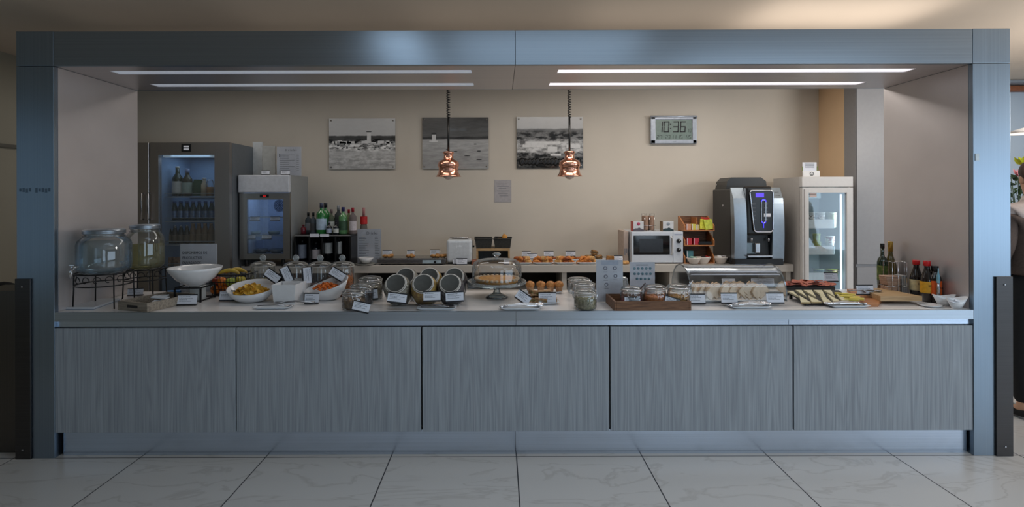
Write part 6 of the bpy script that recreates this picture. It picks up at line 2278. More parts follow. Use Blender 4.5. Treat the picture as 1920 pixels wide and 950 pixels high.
# ---- jam jars in the brown wooden tray
t = thing('wooden_tray', 'brown wooden tray holding three wide jam jars', 'tray')
a_, b_ = fc(1158, 583), fc(1303, 583)
w_ = b_.x - a_.x
wj = P(1160, 565, a_.y).z - TOP
open_box('x', w_, .26, wj, .014, wood_dk, t)
put('side_board', B().box(0, 0, 0, .001, .001, .001), wood_dk, t) if 0 else None
tc = Vector(((a_.x + b_.x) / 2 - .02, a_.y + .13, TOP + E))
t.location = tc
t.rotation_euler = (0, 0, 0)
jam = [('red_jam', (150, 40, 46), (110, 26, 34), 'wide clip top jar of red jam, leftmost in the brown tray', 1184), ('apricot_jam', (205, 124, 50), (170, 92, 36), 'wide clip top jar of orange jam, middle of the brown tray', 1228), ('honey', (190, 140, 50), (140, 92, 34), 'wide clip top jar of golden jam with slanted open lid, rightmost in tray', 1272)]
for i, (nm, c1_, c2_, lb, x) in enumerate(jam):
    D_ = tc.y - .02
    r = 21 * D_ / F
    h = P(x, (535, 532, 531)[i], D_).z - (TOP + .008)
    o = clip_jar(r, h)
    o.location = (P(x, 560, D_).x, D_, TOP + .0075)
    o.rotation_euler = (0, 0, .4 * i - .4)
    meta(o, lb)
    grain(nm, Vector(o.location), r * .97, h * (.36, .5, .5)[i], c1_, c2_, .008, 50, nm.replace('_', ' ') + ' filling the %s jar of the brown tray' % ('leftmost', 'middle', 'rightmost')[i])
    # lid pushed open
    q = Vector(o.location)
    if i != 1:
        sp = put('spoon_handle', B().tube([(q.x + .02, q.y, q.z + h * .5), (q.x + .085, q.y - .02, q.z + h * 1.15)], .005, 6), mat('dark_handle', (60, 44, 46), .4) if i == 0 else satin, label='%s spoon handle sticking out of the %s jam jar' % (('dark', 'leftmost') if i == 0 else ('steel', 'rightmost')), cat='spoon')
# jam display behind: small mustard jar
o = put('small_glass_jar', B().lathe([(0, .0), (.045, 0), (.05, .01), (.05, .05), (.042, .06), (.044, .075), (.03, .085), (0, .088)], c=(P(1166, 540, 3.75).x, 3.75, TOP + E), seg=28), glass('dimpled_glass', (.8, .84, .86), 2.5, .08, .15), label='small faceted glass jar behind the leftmost jam jar', cat='jar')
o.scale = (1, 1, 1.55)
for x, y, roll, lb in ((1185, 571, .10, 'white card tilted slightly on the left front of the brown tray'), (1259, 571, .28, 'white card tilted more on the right front of the brown tray')):
    o = card(P(x, y + 3, 3.265), .10, lb, h=.045)
    o.rotation_euler = (0, roll, 0)
card(fc(1283, 546.5) + Vector((0, 0, E)), .105, 'white card standing high behind the golden jam jar', h=.06)
o = card(fc(1305, 571) + Vector((0, -.0, E)), .125, 'white printed card lying back between brown tray and bread cover', h=.058)

# ---- roll-top bread cover
D_ = fc(1385, 571).y + .02
q0, q1 = P(1296, 560, D_), P(1475, 560, D_)
bx0, bx1 = q0.x, q1.x
L_ = bx1 - bx0
dp, ht = .19, P(1385, 497, D_ + .15).z - TOP
t = thing('roll_top_cover', 'clear acrylic roll top cover over a long tray of sliced white bread', 'food cover', ((bx0 + bx1) / 2, D_ + dp, TOP))
n = 20
cyl_pts = [(D_ + dp - dp * math.cos(math.pi * k / n), TOP + .018 + (ht - .018) * math.sin(math.pi * k / n) ** .75) for k in range(n + 1)]
b = B()
v0 = [b.bm.verts.new((bx0 + .004, y, z)) for y, z in cyl_pts]
v1 = [b.bm.verts.new((bx1 - .004, y, z)) for y, z in cyl_pts]
for k in range(n):
    if 5 <= k:
        b.bm.faces.new((v0[k], v0[k + 1], v1[k + 1], v1[k])).smooth = True
put('fixed_shell', b, clear, t)
b = B()
v0 = [b.bm.verts.new((bx0 + .008, y + .0, z - .006)) for y, z in cyl_pts[:9]]
v1 = [b.bm.verts.new((bx1 - .008, y + .0, z - .006)) for y, z in cyl_pts[:9]]
for k in range(8):
    b.bm.faces.new((v0[k], v0[k + 1], v1[k + 1], v1[k])).smooth = True
put('sliding_front', b, clear, t)
for x in (bx0, bx1):
    b = B()
    vs = [b.bm.verts.new((x, y, z)) for y, z in cyl_pts]
    vs2 = [b.bm.verts.new((x + (.003 if x == bx0 else -.003), y, z)) for y, z in cyl_pts]
    b.bm.faces.new(vs)
    b.bm.faces.new(vs2[::-1])
    ep = put('end_panel', b, glass('smoky_acrylic', (.86, .86, .88), 1.5, .06, .07, .5), t)
    put('edge_moulding', B().tube([(x, y, z) for y, z in cyl_pts], .0045, 8), stg, ep)
b = B()
for k in (5, 6, 8):
    b.tube([(bx0 + .02, cyl_pts[k][0] - .002, cyl_pts[k][1]), (bx1 - .02, cyl_pts[k][0] - .002, cyl_pts[k][1])], .0042, 6)
put('grip_rail', b, mat('frosted_rail', (215, 215, 222), .2, .0), t)
put('base_rim', B().box(bx0, D_ - .004, TOP + .014, bx1, D_ + .003, TOP + .024, .002), acrylic, t)
put('base_rim', B().box(bx0, D_ + 2 * dp - .003, TOP + .014, bx1, D_ + 2 * dp + .004, TOP + .024, .002), acrylic, t)
tr = rectplate('bread_tray', L_ * .93, dp * 1.8, .02, plate_m, 'tray')()
tr.location = ((bx0 + bx1) / 2, D_ + dp, TOP + E)
meta(tr, 'long white tray with raised rim under the roll top cover')
brd = mat('white_bread', (238, 216, 190), .7, 0, .06, 60, .15)
crs = mat('bread_crust', (214, 180, 142), .7, 0, .1, 60)


def slice_():
    t = thing('bread_slice', None, 'bread')
    poly = [(-.035, 0), (.035, 0), (.037, .03), (.030, .048), (.012, .055), (-.012, .055), (-.030, .048), (-.037, .03)]
    put('crumb', B().prism(poly, .013, (0, .0065, 0), (math.pi / 2, 0, 0)), brd, t)
    put('crust', B().tube([(x * 1.02, 0, z * 1.02 + .001) for x, z in poly], .0055, 6, True), crs, t)
    return t


sl = Once(slice_)
rn = random.Random(14)
for i in range(24):
    row, k = i // 12, i % 12
    x = bx0 + .07 + (L_ * .86 - .07) * k / 11 + rn.uniform(-.01, .01)
    lean = .75 if k % 6 < 3 else -.75
    sl((x, D_ + .10 + row * .13, TOP + .036 + rn.uniform(0, .012)), (rn.uniform(-.2, .1), lean, .25 + rn.uniform(-.3, .5)), 'white bread slice under the roll top cover, %s from left, %s row' % (ORD[k], ('front', 'rear')[row]), 'white bread slices, %s row' % ('front', 'rear')[row], (1.15, 1.1, 1.2))
for x, y, D2, w_, h_, lb in ((1368, 565, 3.36, .105, .062, 'white card before the middle of the roll top cover'), (1454, 562, 3.36, .112, .062, 'white card before the right end of the roll top cover')):
    card((P(x, y, D2).x, D2, TOP + .012), w_, lb, h=h_)
for x, lb in ((1358, 'left'), (1412, 'right')):
    card((P(x, 540, 3.80).x, D_ + .30, TOP + .055), .095, 'white card inside the roll top cover behind the bread, %s one' % lb, h=.06)
b = Once(lambda: put('clear_block', B().box(-.03, -.015, 0, .03, .015, .022, .003), acrylic, cat='card holder', origin=(0, 0, 0)))
b((P(1366, 570, 3.38).x, 3.39, TOP + E), label='clear acrylic block under the card before the bread cover, left one', scale=(1, 1, .5))
b((P(1452, 570, 3.38).x, 3.39, TOP + E), label='clear acrylic block under the card before the bread cover, right one', scale=(1, 1, .5))

# ---- slates with salami and cheese
slate = mat('black_slate', (38, 38, 38), .5, 0, .2, 20, .1)


def slab(name, pts, z0, h, m, label, cat):
    c = sum((fc(*p, z0 + h) for p in pts), Vector()) / len(pts)
    b = B().prism([(fc(*p, z0 + h).x - c.x, fc(*p, z0 + h).y - c.y) for p in pts], h, (c.x, c.y, z0))
    return put(name, b, m, label=label, cat=cat)


ZS = TOP + .062


def board_at(name, corners, z0, h, m, label, cat):
    c = sum((Vector((x, y, z0)) for x, y in corners), Vector()) / len(corners)
    return put(name, B().prism([(x - c.x, y - c.y) for x, y in corners], h, (c.x, c.y, z0)), m, label=label, cat=cat)


sy0, sy1 = 3.72, 3.93
board_at('salami_board', [(P(1469, 540, sy0).x, sy0), (P(1566, 540, sy0).x, sy0), (P(1536, 530, sy1).x, sy1), (P(1469, 530, sy1).x, sy1)], TOP + E, .061, slate, 'dark raised board covered with red salami slices', 'board')
sal = mat('salami_red', (150, 62, 46), .5, 0, .3, 60, rgb2=(190, 110, 84), lo=.45, hi=.6)
mk = Once(lambda: (lambda t: (put('meat', B().cyl((0, 0, 0), .026, .004, seg=20), sal, t), put('casing', B().ring((0, 0, .002), .0255, .0018, n=20, seg=5), mat('salami_casing', (120, 50, 40), .5), t), t)[-1])(thing('salami_slice', None, 'salami')))
rn = random.Random(3)
for r_i in range(4):
    yy = sy0 + .025 + r_i * .053
    xa_, xb_ = P(1475, 540, yy).x, P(1560 - r_i * 8, 540, yy).x
    for k in range(9):
        mk((xa_ + (xb_ - xa_) * k / 8, yy + rn.uniform(-.006, .006), ZS + .004 + (k % 3) * .004), (rn.uniform(-.1, .1) + .2, rn.uniform(-.25, .1), rn.uniform(0, 6)), 'round red salami slice, %s from the left in the %s row' % (ORD[k], ('front', 'second', 'third', 'rear')[r_i]), 'salami slices, %s row' % ('front', 'second', 'third', 'rear')[r_i])
def ft(x, y, h=0.0):
    """point on the sloping cheese slate seen at a photo position"""
    v = y - CY + K * (x - CX)
    D = (H - .930 - h + .160 * 3.38) * F / (v + .160 * F)
    return P(x, y, D)


def vprism(pts, h):
    b = B()
    lo = [b.bm.verts.new(p) for p in pts]
    hi = [b.bm.verts.new(p + Vector((0, 0, h))) for p in pts]
    b.bm.faces.new(lo[::-1])
    b.bm.faces.new(hi)
    for i in range(len(pts)):
        j = (i + 1) % len(pts)
        b.bm.faces.new((lo[i], lo[j], hi[j], hi[i]))
    return b


sp4 = [ft(1508, 568), ft(1612, 568), ft(1572, 543.5), ft(1475, 543.5)]
sb = thing('slate_board', 'sloping black slate with white cheese triangles and yellow cheese sticks', 'board', ((sp4[0].x + sp4[1].x) / 2, sp4[0].y + .1, TOP))
put('slate', vprism([p - Vector((0, 0, .008)) for p in sp4], .008), slate, sb)
for p in sp4:
    qx = p + (sum(sp4, Vector()) / 4 - p) * .12
    put('foot', B().box(qx.x - .008, qx.y - .008, TOP + E, qx.x + .008, qx.y + .008, qx.z - .0095), black, sb)
chm = mat('white_cheese', (222, 212, 176), .5, 0, .04, 20)
rind = mat('cheese_rind', (160, 138, 90), .6)


def wedge(pts, label):
    h = .011
    ps = [ft(*p, h=.012) - Vector((0, 0, .011)) for p in pts]
    c = sum(ps, Vector()) / 3
    t = thing('cheese_wedge', label, 'cheese', (c.x, c.y, c.z), 'white cheese triangles on the slate')
    put('cheese', vprism([c + (p - c) * .95 for p in ps], h), chm, t)
    a, b_ = ps[0], ps[1]
    put('rind', B().tube([a + Vector((0, 0, h / 2)), b_ + Vector((0, 0, h / 2))], .0045, 6), rind, t)


tri = [((1502, 566), (1520, 566), (1498, 553)), ((1476, 545), (1487, 545), (1499, 556)), ((1491, 543), (1503, 543), (1513, 556)), ((1489, 545.5), (1500, 557), (1489.5, 547)),
       ((1522, 565.5), (1541, 565.5), (1514, 552)), ((1506, 543), (1522, 543), (1531, 557)), ((1544, 565.5), (1560, 565.5), (1535, 548)), ((1525, 543), (1541, 543), (1551, 560)), ((1543.5, 543), (1558, 543), (1566, 556)),
       ((1563, 564), (1575, 563), (1550, 550)), ((1578, 562.5), (1592, 562.5), (1567, 549))]
for i, p in enumerate(tri):
    if i == 3:
        continue
    wedge(p, 'pale triangular cheese wedge, number of the row: %s' % '' if 0 else 'pale triangular cheese wedge on the black slate, %s row, %s' % (('front' if p[0][1] > 555 else 'rear'), ('near the left end', 'left of the middle', 'at the middle', 'right of the middle', 'near the right end', 'at the far left corner', 'second from the left corner')[{0: 5, 1: 5, 2: 6, 4: 0, 5: 1, 6: 2, 7: 2, 8: 3, 9: 3, 10: 4}[i]]))
ys = mat('yellow_cheese', (226, 204, 96), .5, 0, .05, 20)
mk = Once(lambda: (lambda t: (put('stick', B().box(-.04, -.008, 0, .04, .008, .014, .002), ys, t), put('waxed_end', B().box(.0402, -.008, 0, .044, .008, .014, .001), mat('pale_rind', (215, 200, 160), .5), t), t)[-1])(thing('cheese_stick', None, 'cheese')))
for i, (x, y, dz_) in enumerate(((1578, 550, 0), (1586, 555, 0), (1596, 561, 0), (1590, 551.5, .0), (1598, 556, .0), (1606, 559, 0))):
    q = ft(x, y, .014)
    mk((q.x, q.y, q.z - .009), (.14, 0, -.35), 'yellow cheese stick at the right of the slate, %s' % ('first from the rear left', 'second along the front', 'nearest the tongs', 'rear one by the cutting board', 'middle one of the outer row', 'outermost at the right corner')[i])
card(Vector((P(1560, 540, 3.915).x - .01, 3.905, TOP + .0625)), .10, 'white card standing behind the cheese slate before the lit fridge', h=.062)

# ---- cutting boards
slab('cutting_board', [(1622, 569), (1646, 569), (1668, 541), (1588, 541)], TOP + E, .02, wood_or, 'orange brown wooden board lying under the white card', 'board')
c0 = fc(1652, 570)
bb_ = [(1652, 553), (1729, 553), (1662, 538.5), (1603, 539.5)]
hgt_ = P(1652, 555, c0.y).z - TOP
o = slab('chopping_block', [(1651, 555), (1729, 555), (1655, 540), (1612, 540)], TOP + .0215, hgt_ - .02, wood_lt, 'thick pale wooden chopping block at the right of the counter', 'board')
card(fc(1623, 562) + Vector((0, -.0, .03)), .115, 'white card standing on the wooden board before the chopping block', h=.06)
b = put('bread_knife', B().tube([(c0.x - .02, c0.y + .12, TOP + hgt_ + .008), (c0.x + .02, c0.y + .20, TOP + hgt_ + .008)], .007, 8), satin, label='steel tongs handle lying on the thick chopping block', cat='tongs')
spn((fc(1655, 548, TOP + hgt_).x - .12, c0.y + .14, TOP + hgt_ + .002), (0, 0, 0), 'steel spoon lying at the left of the thick chopping block')

# ---- bottles at the right
def tall_bottle(name, x, D_, yt, wpx, gm, cm, lm, label, prof, lz, capz):
    h = P(x, yt, D_).z - TOP
    o = bottle(name, prof, h, wpx / 2 * D_ / F, gm, cm, lm, lz=lz, capz=capz)()
    o.location = (P(x, 500, D_).x, D_, TOP + E)
    meta(o, label)
    return o


OIL = [(1, .01), (1, .62), (.85, .68), (.42, .74), (.36, .78), (.36, .97)]
tall_bottle('oil_bottle', 1654.5, 3.84, 456.5, 17, mat('dark_green_glass', (28, 44, 22), .1, 0, .1, coat=.5), black, mat('olive_label', (72, 92, 40), .5, 0, .3, 30, rgb2=(130, 140, 70), lo=.5, hi=.7), 'tall dark green olive oil bottle with black cap', OIL, (.25, .55), .90)
tall_bottle('oil_bottle', 1669.5, 3.84, 452.5, 20, mat('olive_gold_glass', (88, 76, 30), .12, 0, .2, coat=.5), mat('gold_cap', (190, 150, 70), .3, .7), mat('dark_gold_label', (110, 96, 50), .5, 0, .3, 30, rgb2=(60, 56, 30)), 'tall olive gold bottle with golden neck next to the green oil bottle', [(1, .01), (1, .45), (.9, .56), (.5, .70), (.36, .76), (.36, .97)], (.2, .45), .80)
SOY = [(1, .01), (1, .50), (.86, .60), (.52, .76), (.42, .82), (.42, .93), (.5, .935), (.5, .97)]
redm = mat('red_cap', (205, 26, 32), .35)
dark = mat('soy_glass', (26, 16, 14), .1, 0, .1, coat=.5)
for x, D_, yt, col, nm in ((1718, 3.60, 487.5, (216, 204, 160), 'soy sauce bottle with red cap and cream label, left one'), (1738, 3.49, 489, (214, 158, 40), 'soy sauce bottle with red cap and yellow label, right one')):
    o = tall_bottle('sauce_bottle', x, D_, yt, 21, dark, redm, mat('soy_label_%d' % col[2], col, .5, 0, .1, 60), nm, SOY, (.22, .50), .88)
    h = P(x, yt, D_).z - TOP
    r = 10.5 * D_ / F
    put('red_label_strip', B().lathe([(r * 1.02, h * .16), (r * 1.02, h * .26)], seg=20), mat('label_red', (180, 34, 34), .5), o).location = (0, 0, 0)
    text('label_text', 'SOJA', .02, ink, o, (o.location.x, o.location.y - r * 1.03, TOP + h * .38))
h = P(1754, 500, 3.42).z - TOP
o = bottle('sauce_bottle', [(1, .01), (1, .62), (.9, .7), (.5, .8), (.5, .88)], h, 10.5 * 3.42 / F, dark, black, mat('bright_orange_label', (230, 96, 30), .45, 0, .05, 40), lz=(.22, .60), capz=.86)()
o.location = (P(1753, 550, 3.465).x, 3.465, TOP + E)
meta(o, 'squat dark sauce bottle with bright orange label and black cap')
text('label_text', 'Salsa', .02, ink, o, (o.location.x, o.location.y - .0425, TOP + h * .40))
q = Vector((P(1760, 550, 3.41).x, 3.412, TOP + E))
t = thing('steel_dispenser', 'slim steel pourer standing in front of the orange labelled sauce', 'dispenser', q)
put('tube', B().lathe([(0, 0), (.011, 0), (.010, .10), (.007, .13), (.0, .135)], c=q, seg=16), satin, t)
put('nozzle', B().lathe([(.007, .135), (.010, .14), (.009, .18), (.004, .21), (.003, .235), (0, .236)], c=q, seg=16), mat('teal_nozzle', (130, 180, 200), .2, .3), t)
put('sauce_saucer', B().lathe([(0, 0), (.04, 0), (.065, .012), (.062, .014), (.04, .004), (0, .004)], c=(P(1738, 566, 3.4).x - .04, 3.33, TOP + E), seg=32), porcelain, label='small white saucer lying in front of the soy sauce bottles', cat='saucer')

# wire holder with cup stacks
D_ = 3.62
q = P(1683, 545, D_)
ch2 = thing('cup_holder', 'chrome wire holder packed with paper napkins beside the oil bottles', 'holder', (q.x, D_, TOP))
w0, w1 = P(1667, 500, D_).x, P(1703, 500, D_).x
zt_ = P(1690, 492, D_).z
xm_ = (w0 + w1) / 2
xm_ = w0 + (w1 - w0) * .66
for a, b_ in ((w0 - .012, xm_ - .001), (xm_ + .001, w1)):
    b = B()
    for x in (a + (b_ - a) * .35, b_ - (b_ - a) * .25):
        b.tube([(x, D_ - .002, TOP + .004), (x, D_ - .002, zt_), (x, D_ + .03, zt_ + .006), (x, D_ + .085, zt_), (x, D_ + .085, TOP + .004)], .0017, 6)
    b.tube([(a + (b_ - a) * .35, D_ - .002, zt_), (b_ - (b_ - a) * .25, D_ - .002, zt_)], .0017, 6)
    b.tube([(a, D_ - .004, TOP + .08), (b_, D_ - .004, TOP + .08), (b_, D_ + .085, TOP + .08), (a, D_ + .085, TOP + .08)], .0017, 6, True)
    put('wire_bay', b, chrome, ch2)
stk = mat('brown_napkins', (196, 164, 142), .7, 0, .15, 60, .1, (.3, .3, 9), rgb2=(150, 118, 98))
lid2 = mat('grey_stack', (168, 166, 164), .6, 0, .1, 60, .1, (9, .3, .3), rgb2=(140, 138, 137))  # grey tone of the narrow stacks next to the brown ones
def napkins(x0_, x1_, z0_, z1_, m, lb, slant):
    b = B()
    n = 9
    for k in range(n):
        f = k / n
        sh = slant * f * .012
        b.box(x0_ - sh, D_ + .004 + .001 * (k % 2), TOP + z0_ + (z1_ - z0_) * f, x1_ - .001 * (k % 3), D_ + .078, TOP + z0_ + (z1_ - z0_) * (f + .92 / n), .002)
    put('napkin_stack', b, m, label=lb, cat='napkins')


xs2 = w0 + (w1 - w0) * .66
napkins(w0 - .004, xs2 - .006, .006, .078, stk, 'lower stack of brown paper napkins in the chrome wire holder', 0)
napkins(w0 - .006, xs2 - .006, .086, .150, stk, 'upper stack of brown paper napkins in the chrome wire holder, bulging', 1)
napkins(xs2 + .004, w1 - .004, .006, .080, lid2, 'lower narrow grey stack beside the brown napkins in the wire holder', 0)
napkins(xs2 + .004, w1 - .004, .086, .155, lid2, 'upper narrow grey stack beside the brown napkins in the wire holder', 0)


# boat bowls at the right end
def boat(w, h, label, q, rz):
    b = B()
    n = 40
    rings = []
    for (k, zf) in ((.42, 0), (.6, .25), (1, 1), (.95, 1.0), (.5, .2)):
        rings.append([b.bm.verts.new((w * k * math.cos(6.2832 * i / n) * (1 + .15 * math.cos(12.566 * i / n)), w * .62 * k * math.sin(6.2832 * i / n), h * zf * (1 - .20 * math.sin(6.2832 * i / n) ** 2 * zf))) for i in range(n)])
    for r0, r1 in zip(rings, rings[1:]):
        for i in range(n):
            b.bm.faces.new((r0[i], r0[(i + 1) % n], r1[(i + 1) % n], r1[i])).smooth = True
    b.bm.faces.new(rings[0][::-1])
    b.bm.faces.new(rings[-1])
    o = put('boat_bowl', b, porcelain, label=label, cat='bowl', origin=(0, 0, 0))
    o.location = q
    o.rotation_euler = (0, 0, rz)


boat(.062, .075, 'pointed white boat bowl, the front one beside the right column', Vector((P(1794, 582, 3.272).x, 3.272, TOP + E)), .05)
boat(.060, .075, 'pointed white boat bowl, partly hidden behind the front one', Vector((P(1775, 574, 3.355).x - .02, 3.352, TOP + E)), -.15)
sg = Once(lambda: put('sugar_sachet', B().box(-.02, -.012, 0, .02, .012, .006, .002), paper, cat='sachet', origin=(0, 0, 0)))
q = fc(1796, 582)
sg((q.x - .01, q.y + .03, TOP + .045), (.1, .2, .4), 'white sachet lying in the front pointed bowl, left one')
sg((q.x + .02, q.y + .035, TOP + .056), (.3, -.3, 1.2), 'white sachet sticking up in the front pointed bowl, right one')

# white plates stacked under the back counter
for k, (x, lb) in enumerate(((812, 'left stack'), (880, 'middle stack'), (912, 'right stack'))):
    D_ = 5.58
    mk = Once(lambda: put('dinner_plate', B().lathe([(0, .0), (.055, .0), (.085, .010), (.084, .012), (.054, .004), (0, .004)], seg=24), plate_m, cat='plate', origin=(0, 0, 0)))
    for i in range(8):
        mk((P(x, 540, D_).x, D_, .646 + i * .0125), label='white plate under the back counter, %s from the bottom of the %s' % (ORD[i], lb), group='stacked plates, ' + lb)

# ================================================================== LEFT AND RIGHT SURROUNDINGS
D_ = 3.30
a, b_ = P(-60, 545, D_), P(29, 545, D_)
t = thing('steel_partition', 'low steel partition in shadow left of the kiosk column', 'partition', ((a.x + b_.x) / 2, D_, 0))
put('front_sheet', B().box(a.x, D_, .005, b_.x, D_ + .02, a.z, .002), brushed('partition_steel', (96, 92, 88), .4, 'Z'), t)
put('body', B().box(a.x, D_ + .021, 0, b_.x, D_ + .25, a.z - .003), steel_dk, t)
D_ = 3.95
q = P(8, 540, D_)
t = thing('padded_chair', 'dark padded chair whose rounded back shows above the left partition', 'chair', (q.x, D_, 0))
dk = mat('dark_upholstery', (24, 26, 30), .8, 0, .2, 60)
put('backrest', B().ell((q.x, D_, .82), .19, .06, .17, sub=3), dk, t)
put('seat', B().box(q.x - .22, D_ + .02, .42, q.x + .22, D_ + .45, .50, .03), dk, t)
put('back_support', B().box(q.x - .03, D_ + .02, .50, q.x + .03, D_ + .05, .72, .005), blackiron, t)
for sx in (-.19, .19):
    for sy in (.06, .41):
        put('leg', B().tube([(q.x + sx, D_ + sy, .42), (q.x + sx * 1.08, D_ + sy, 0.004)], .014, 8), blackiron, t)

# right: bar counter, flowers, pendant lamp, chair, person
DQ = 5.2
x0_ = 4.5
zc = P(1905, 462, DQ).z
t = thing('bar_counter', 'black bar counter behind the person to the right of the kiosk', 'counter', (6.2, DQ, 0))
put('counter_top', B().box(x0_, DQ - .03, zc - .04, 7.6, DQ + .45, zc, .004), blackgloss, t)
put('counter_front', B().box(x0_ + .03, DQ, .0, 7.57, DQ + .42, zc - .0405), mat('matte_black', (14, 14, 16), .7), t)
q = P(1912, 250, 4.9)
t = thing('pendant_lamp', 'white disc pendant lamp hanging over the bar counter', 'lamp', (q.x + .06, 4.9, q.z))
lx = q.x + .08
put('shade', B().lathe([(.155, 0), (.16, .006), (.10, .035), (.02, .06), (0, .062)], c=(lx, 4.9, q.z), seg=36), mat('lamp_white', (225, 225, 225), .4), t)
put('diffuser', B().lathe([(0, .001), (.15, .001), (.15, .005), (0, .005)], c=(lx, 4.9, q.z), seg=36), mat('warm_diffuser', (250, 235, 215), .5, emit=(255, 230, 205), estr=2.2), t)
put('cord', B().tube([(lx, 4.9, q.z + .06), (lx, 4.9, 2.9)], .004, 6), black, t)
# flowers
fx = P(1912, 340, 5.35).x
t = thing('flower_arrangement', 'bouquet of dark leaves with yellow green and pink flowers on the bar', 'flowers', (fx, 5.35, zc))
put('vase', B().lathe([(0, 0), (.07, 0), (.085, .08), (.06, .2), (.07, .24), (.062, .24), (.05, .2), (0, .19)], c=(fx, 5.35, zc + E), seg=28), mat('dark_vase', (40, 44, 40), .2), t)
rn = random.Random(9)
leafm = mat('dark_leaf', (38, 60, 36), .5, 0, .3, 20, rgb2=(70, 92, 50))
b = B()


def leaf(b, p, d, l, w):
    d = Vector(d).normalized()
    s_ = d.cross(Vector((rn.uniform(-1, 1), rn.uniform(-1, 1), rn.uniform(-.2, 1)))).normalized()
    p = Vector(p)
    n_ = d.cross(s_) * w * .3
    v = [b.bm.verts.new(q_) for q_ in (p, p + d * l * .35 + s_ * w + n_, p + d * l * .7 + s_ * w * .8 + n_, p + d * l, p + d * l * .7 - s_ * w * .8 + n_, p + d * l * .35 - s_ * w + n_, p + d * l * .5)]
    for i in range(6):
        if i < 5:
            b.bm.faces.new((v[i], v[i + 1], v[6]))
    b.bm.faces.new((v[5], v[0], v[6]))


for i in range(150):
    a, r, z = rn.uniform(0, 6.283), rn.uniform(.02, .26), rn.uniform(.2, .72)
    r *= math.sin(math.pi * min(1, (z - .1) / .75)) + .15
    leaf(b, (fx + r * math.cos(a), 5.35 + r * .5 * math.sin(a), zc + z), (math.cos(a), .5 * math.sin(a), rn.uniform(-.3, .8)), rn.uniform(.06, .13), rn.uniform(.014, .03))
put('foliage', b, leafm, t, kind='stuff')
b = B()
for i in range(9):
    a, r = rn.uniform(0, 6.283), rn.uniform(.0, .2)
    b.tube([(fx, 5.35, zc + .15), (fx + r * .5 * math.cos(a), 5.35 + .3 * r * math.sin(a), zc + .4), (fx + r * math.cos(a), 5.35 + .5 * r * math.sin(a), zc + .7)], .004, 5)
put('stem', b, leafm, t)
for col, dx, z, nm in (((196, 205, 50), -.02, .86, 'yellow green'), ((226, 150, 160), -.03, .74, 'pink'), ((190, 200, 60), .12, .82, 'yellow green'), ((226, 150, 160), .16, .70, 'pink')):
    b = B()
    for k in range(9):
        a = k * .7
        leaf(b, (fx + dx, 5.30, zc + z - .04), (math.cos(a) * .7, math.sin(a) * .5, .8), .11, .025)
    put('flower_head', b, mat('petal_%s' % nm.replace(' ', '_'), col, .5, 0, .1, 30), t, label=nm + ' blossom')
# white chair
q = P(1906, 520, 4.75)
hx = q.x + .0
t = thing('white_armchair', 'white moulded armchair standing before the black bar counter', 'chair', (hx + .28, 4.75, 0))
wh = mat('chair_white', (226, 222, 214), .35)
za_ = P(1906, 521, 4.75).z
put('seat', B().box(hx + .06, 4.62, .46, hx + .52, 5.06, .50, .02), wh, t)
put('backrest', B().box(hx + .06, 5.03, .52, hx + .52, 5.065, za_ + .12, .02), wh, t)
for x in (hx + .02, hx + .55):
    b = B().tube([(x, 4.62, .44), (x, 4.62, za_ - .25), (x - .0, 4.66, za_ - .03), (x, 4.76, za_), (x, 5.04, za_)], .024, 10)
    put('armrest', b, wh, t)
    put('floor_runner', B().tube([(x, 4.60, .44), (x, 4.60, .1), (x, 4.65, .022), (x, 5.05, .022), (x, 5.08, .1), (x, 5.04, .44)], .016, 8), wh, t)
put('cross_bar', B().tube([(hx + .02, 4.64, .026), (hx + .55, 4.64, .026)], .014, 8), wh, t)


# ---- the person
def skin_mesh(name, verts, edges, radii, m, parent, sub=2, root=0, label=None):
    me = bpy.data.meshes.new(name)
    me.from_pydata([Vector(v) for v in verts], edges, [])
    o = bpy.data.objects.new(name, me)
    C.objects.link(o)
    md = o.modifiers.new('s', 'SKIN')
    md.use_smooth_shade = True
    sv = me.skin_vertices[0].data
    for i, r in enumerate(radii):
        sv[i].radius = r if isinstance(r, tuple) else (r, r)
        sv[i].use_root = i == root
    s2 = o.modifiers.new('u', 'SUBSURF')
    s2.levels = s2.render_levels = sub
    dg = bpy.context.evaluated_depsgraph_get()
    me2 = bpy.data.meshes.new_from_object(o.evaluated_get(dg))
    me2.name = name
    bpy.data.objects.remove(o)
    for p in me2.polygons:
        p.use_smooth = True
    me2.materials.clear()
    me2.materials.append(m)
    ob = link(name, me2, parent)
    if label:
        ob['label'] = label
    return ob


pr = thing('person', 'person in a brown grey jacket and black trousers standing beyond the right column', 'person')
skin = mat('skin_tone', (205, 160, 132), .5, 0, .03, 20)
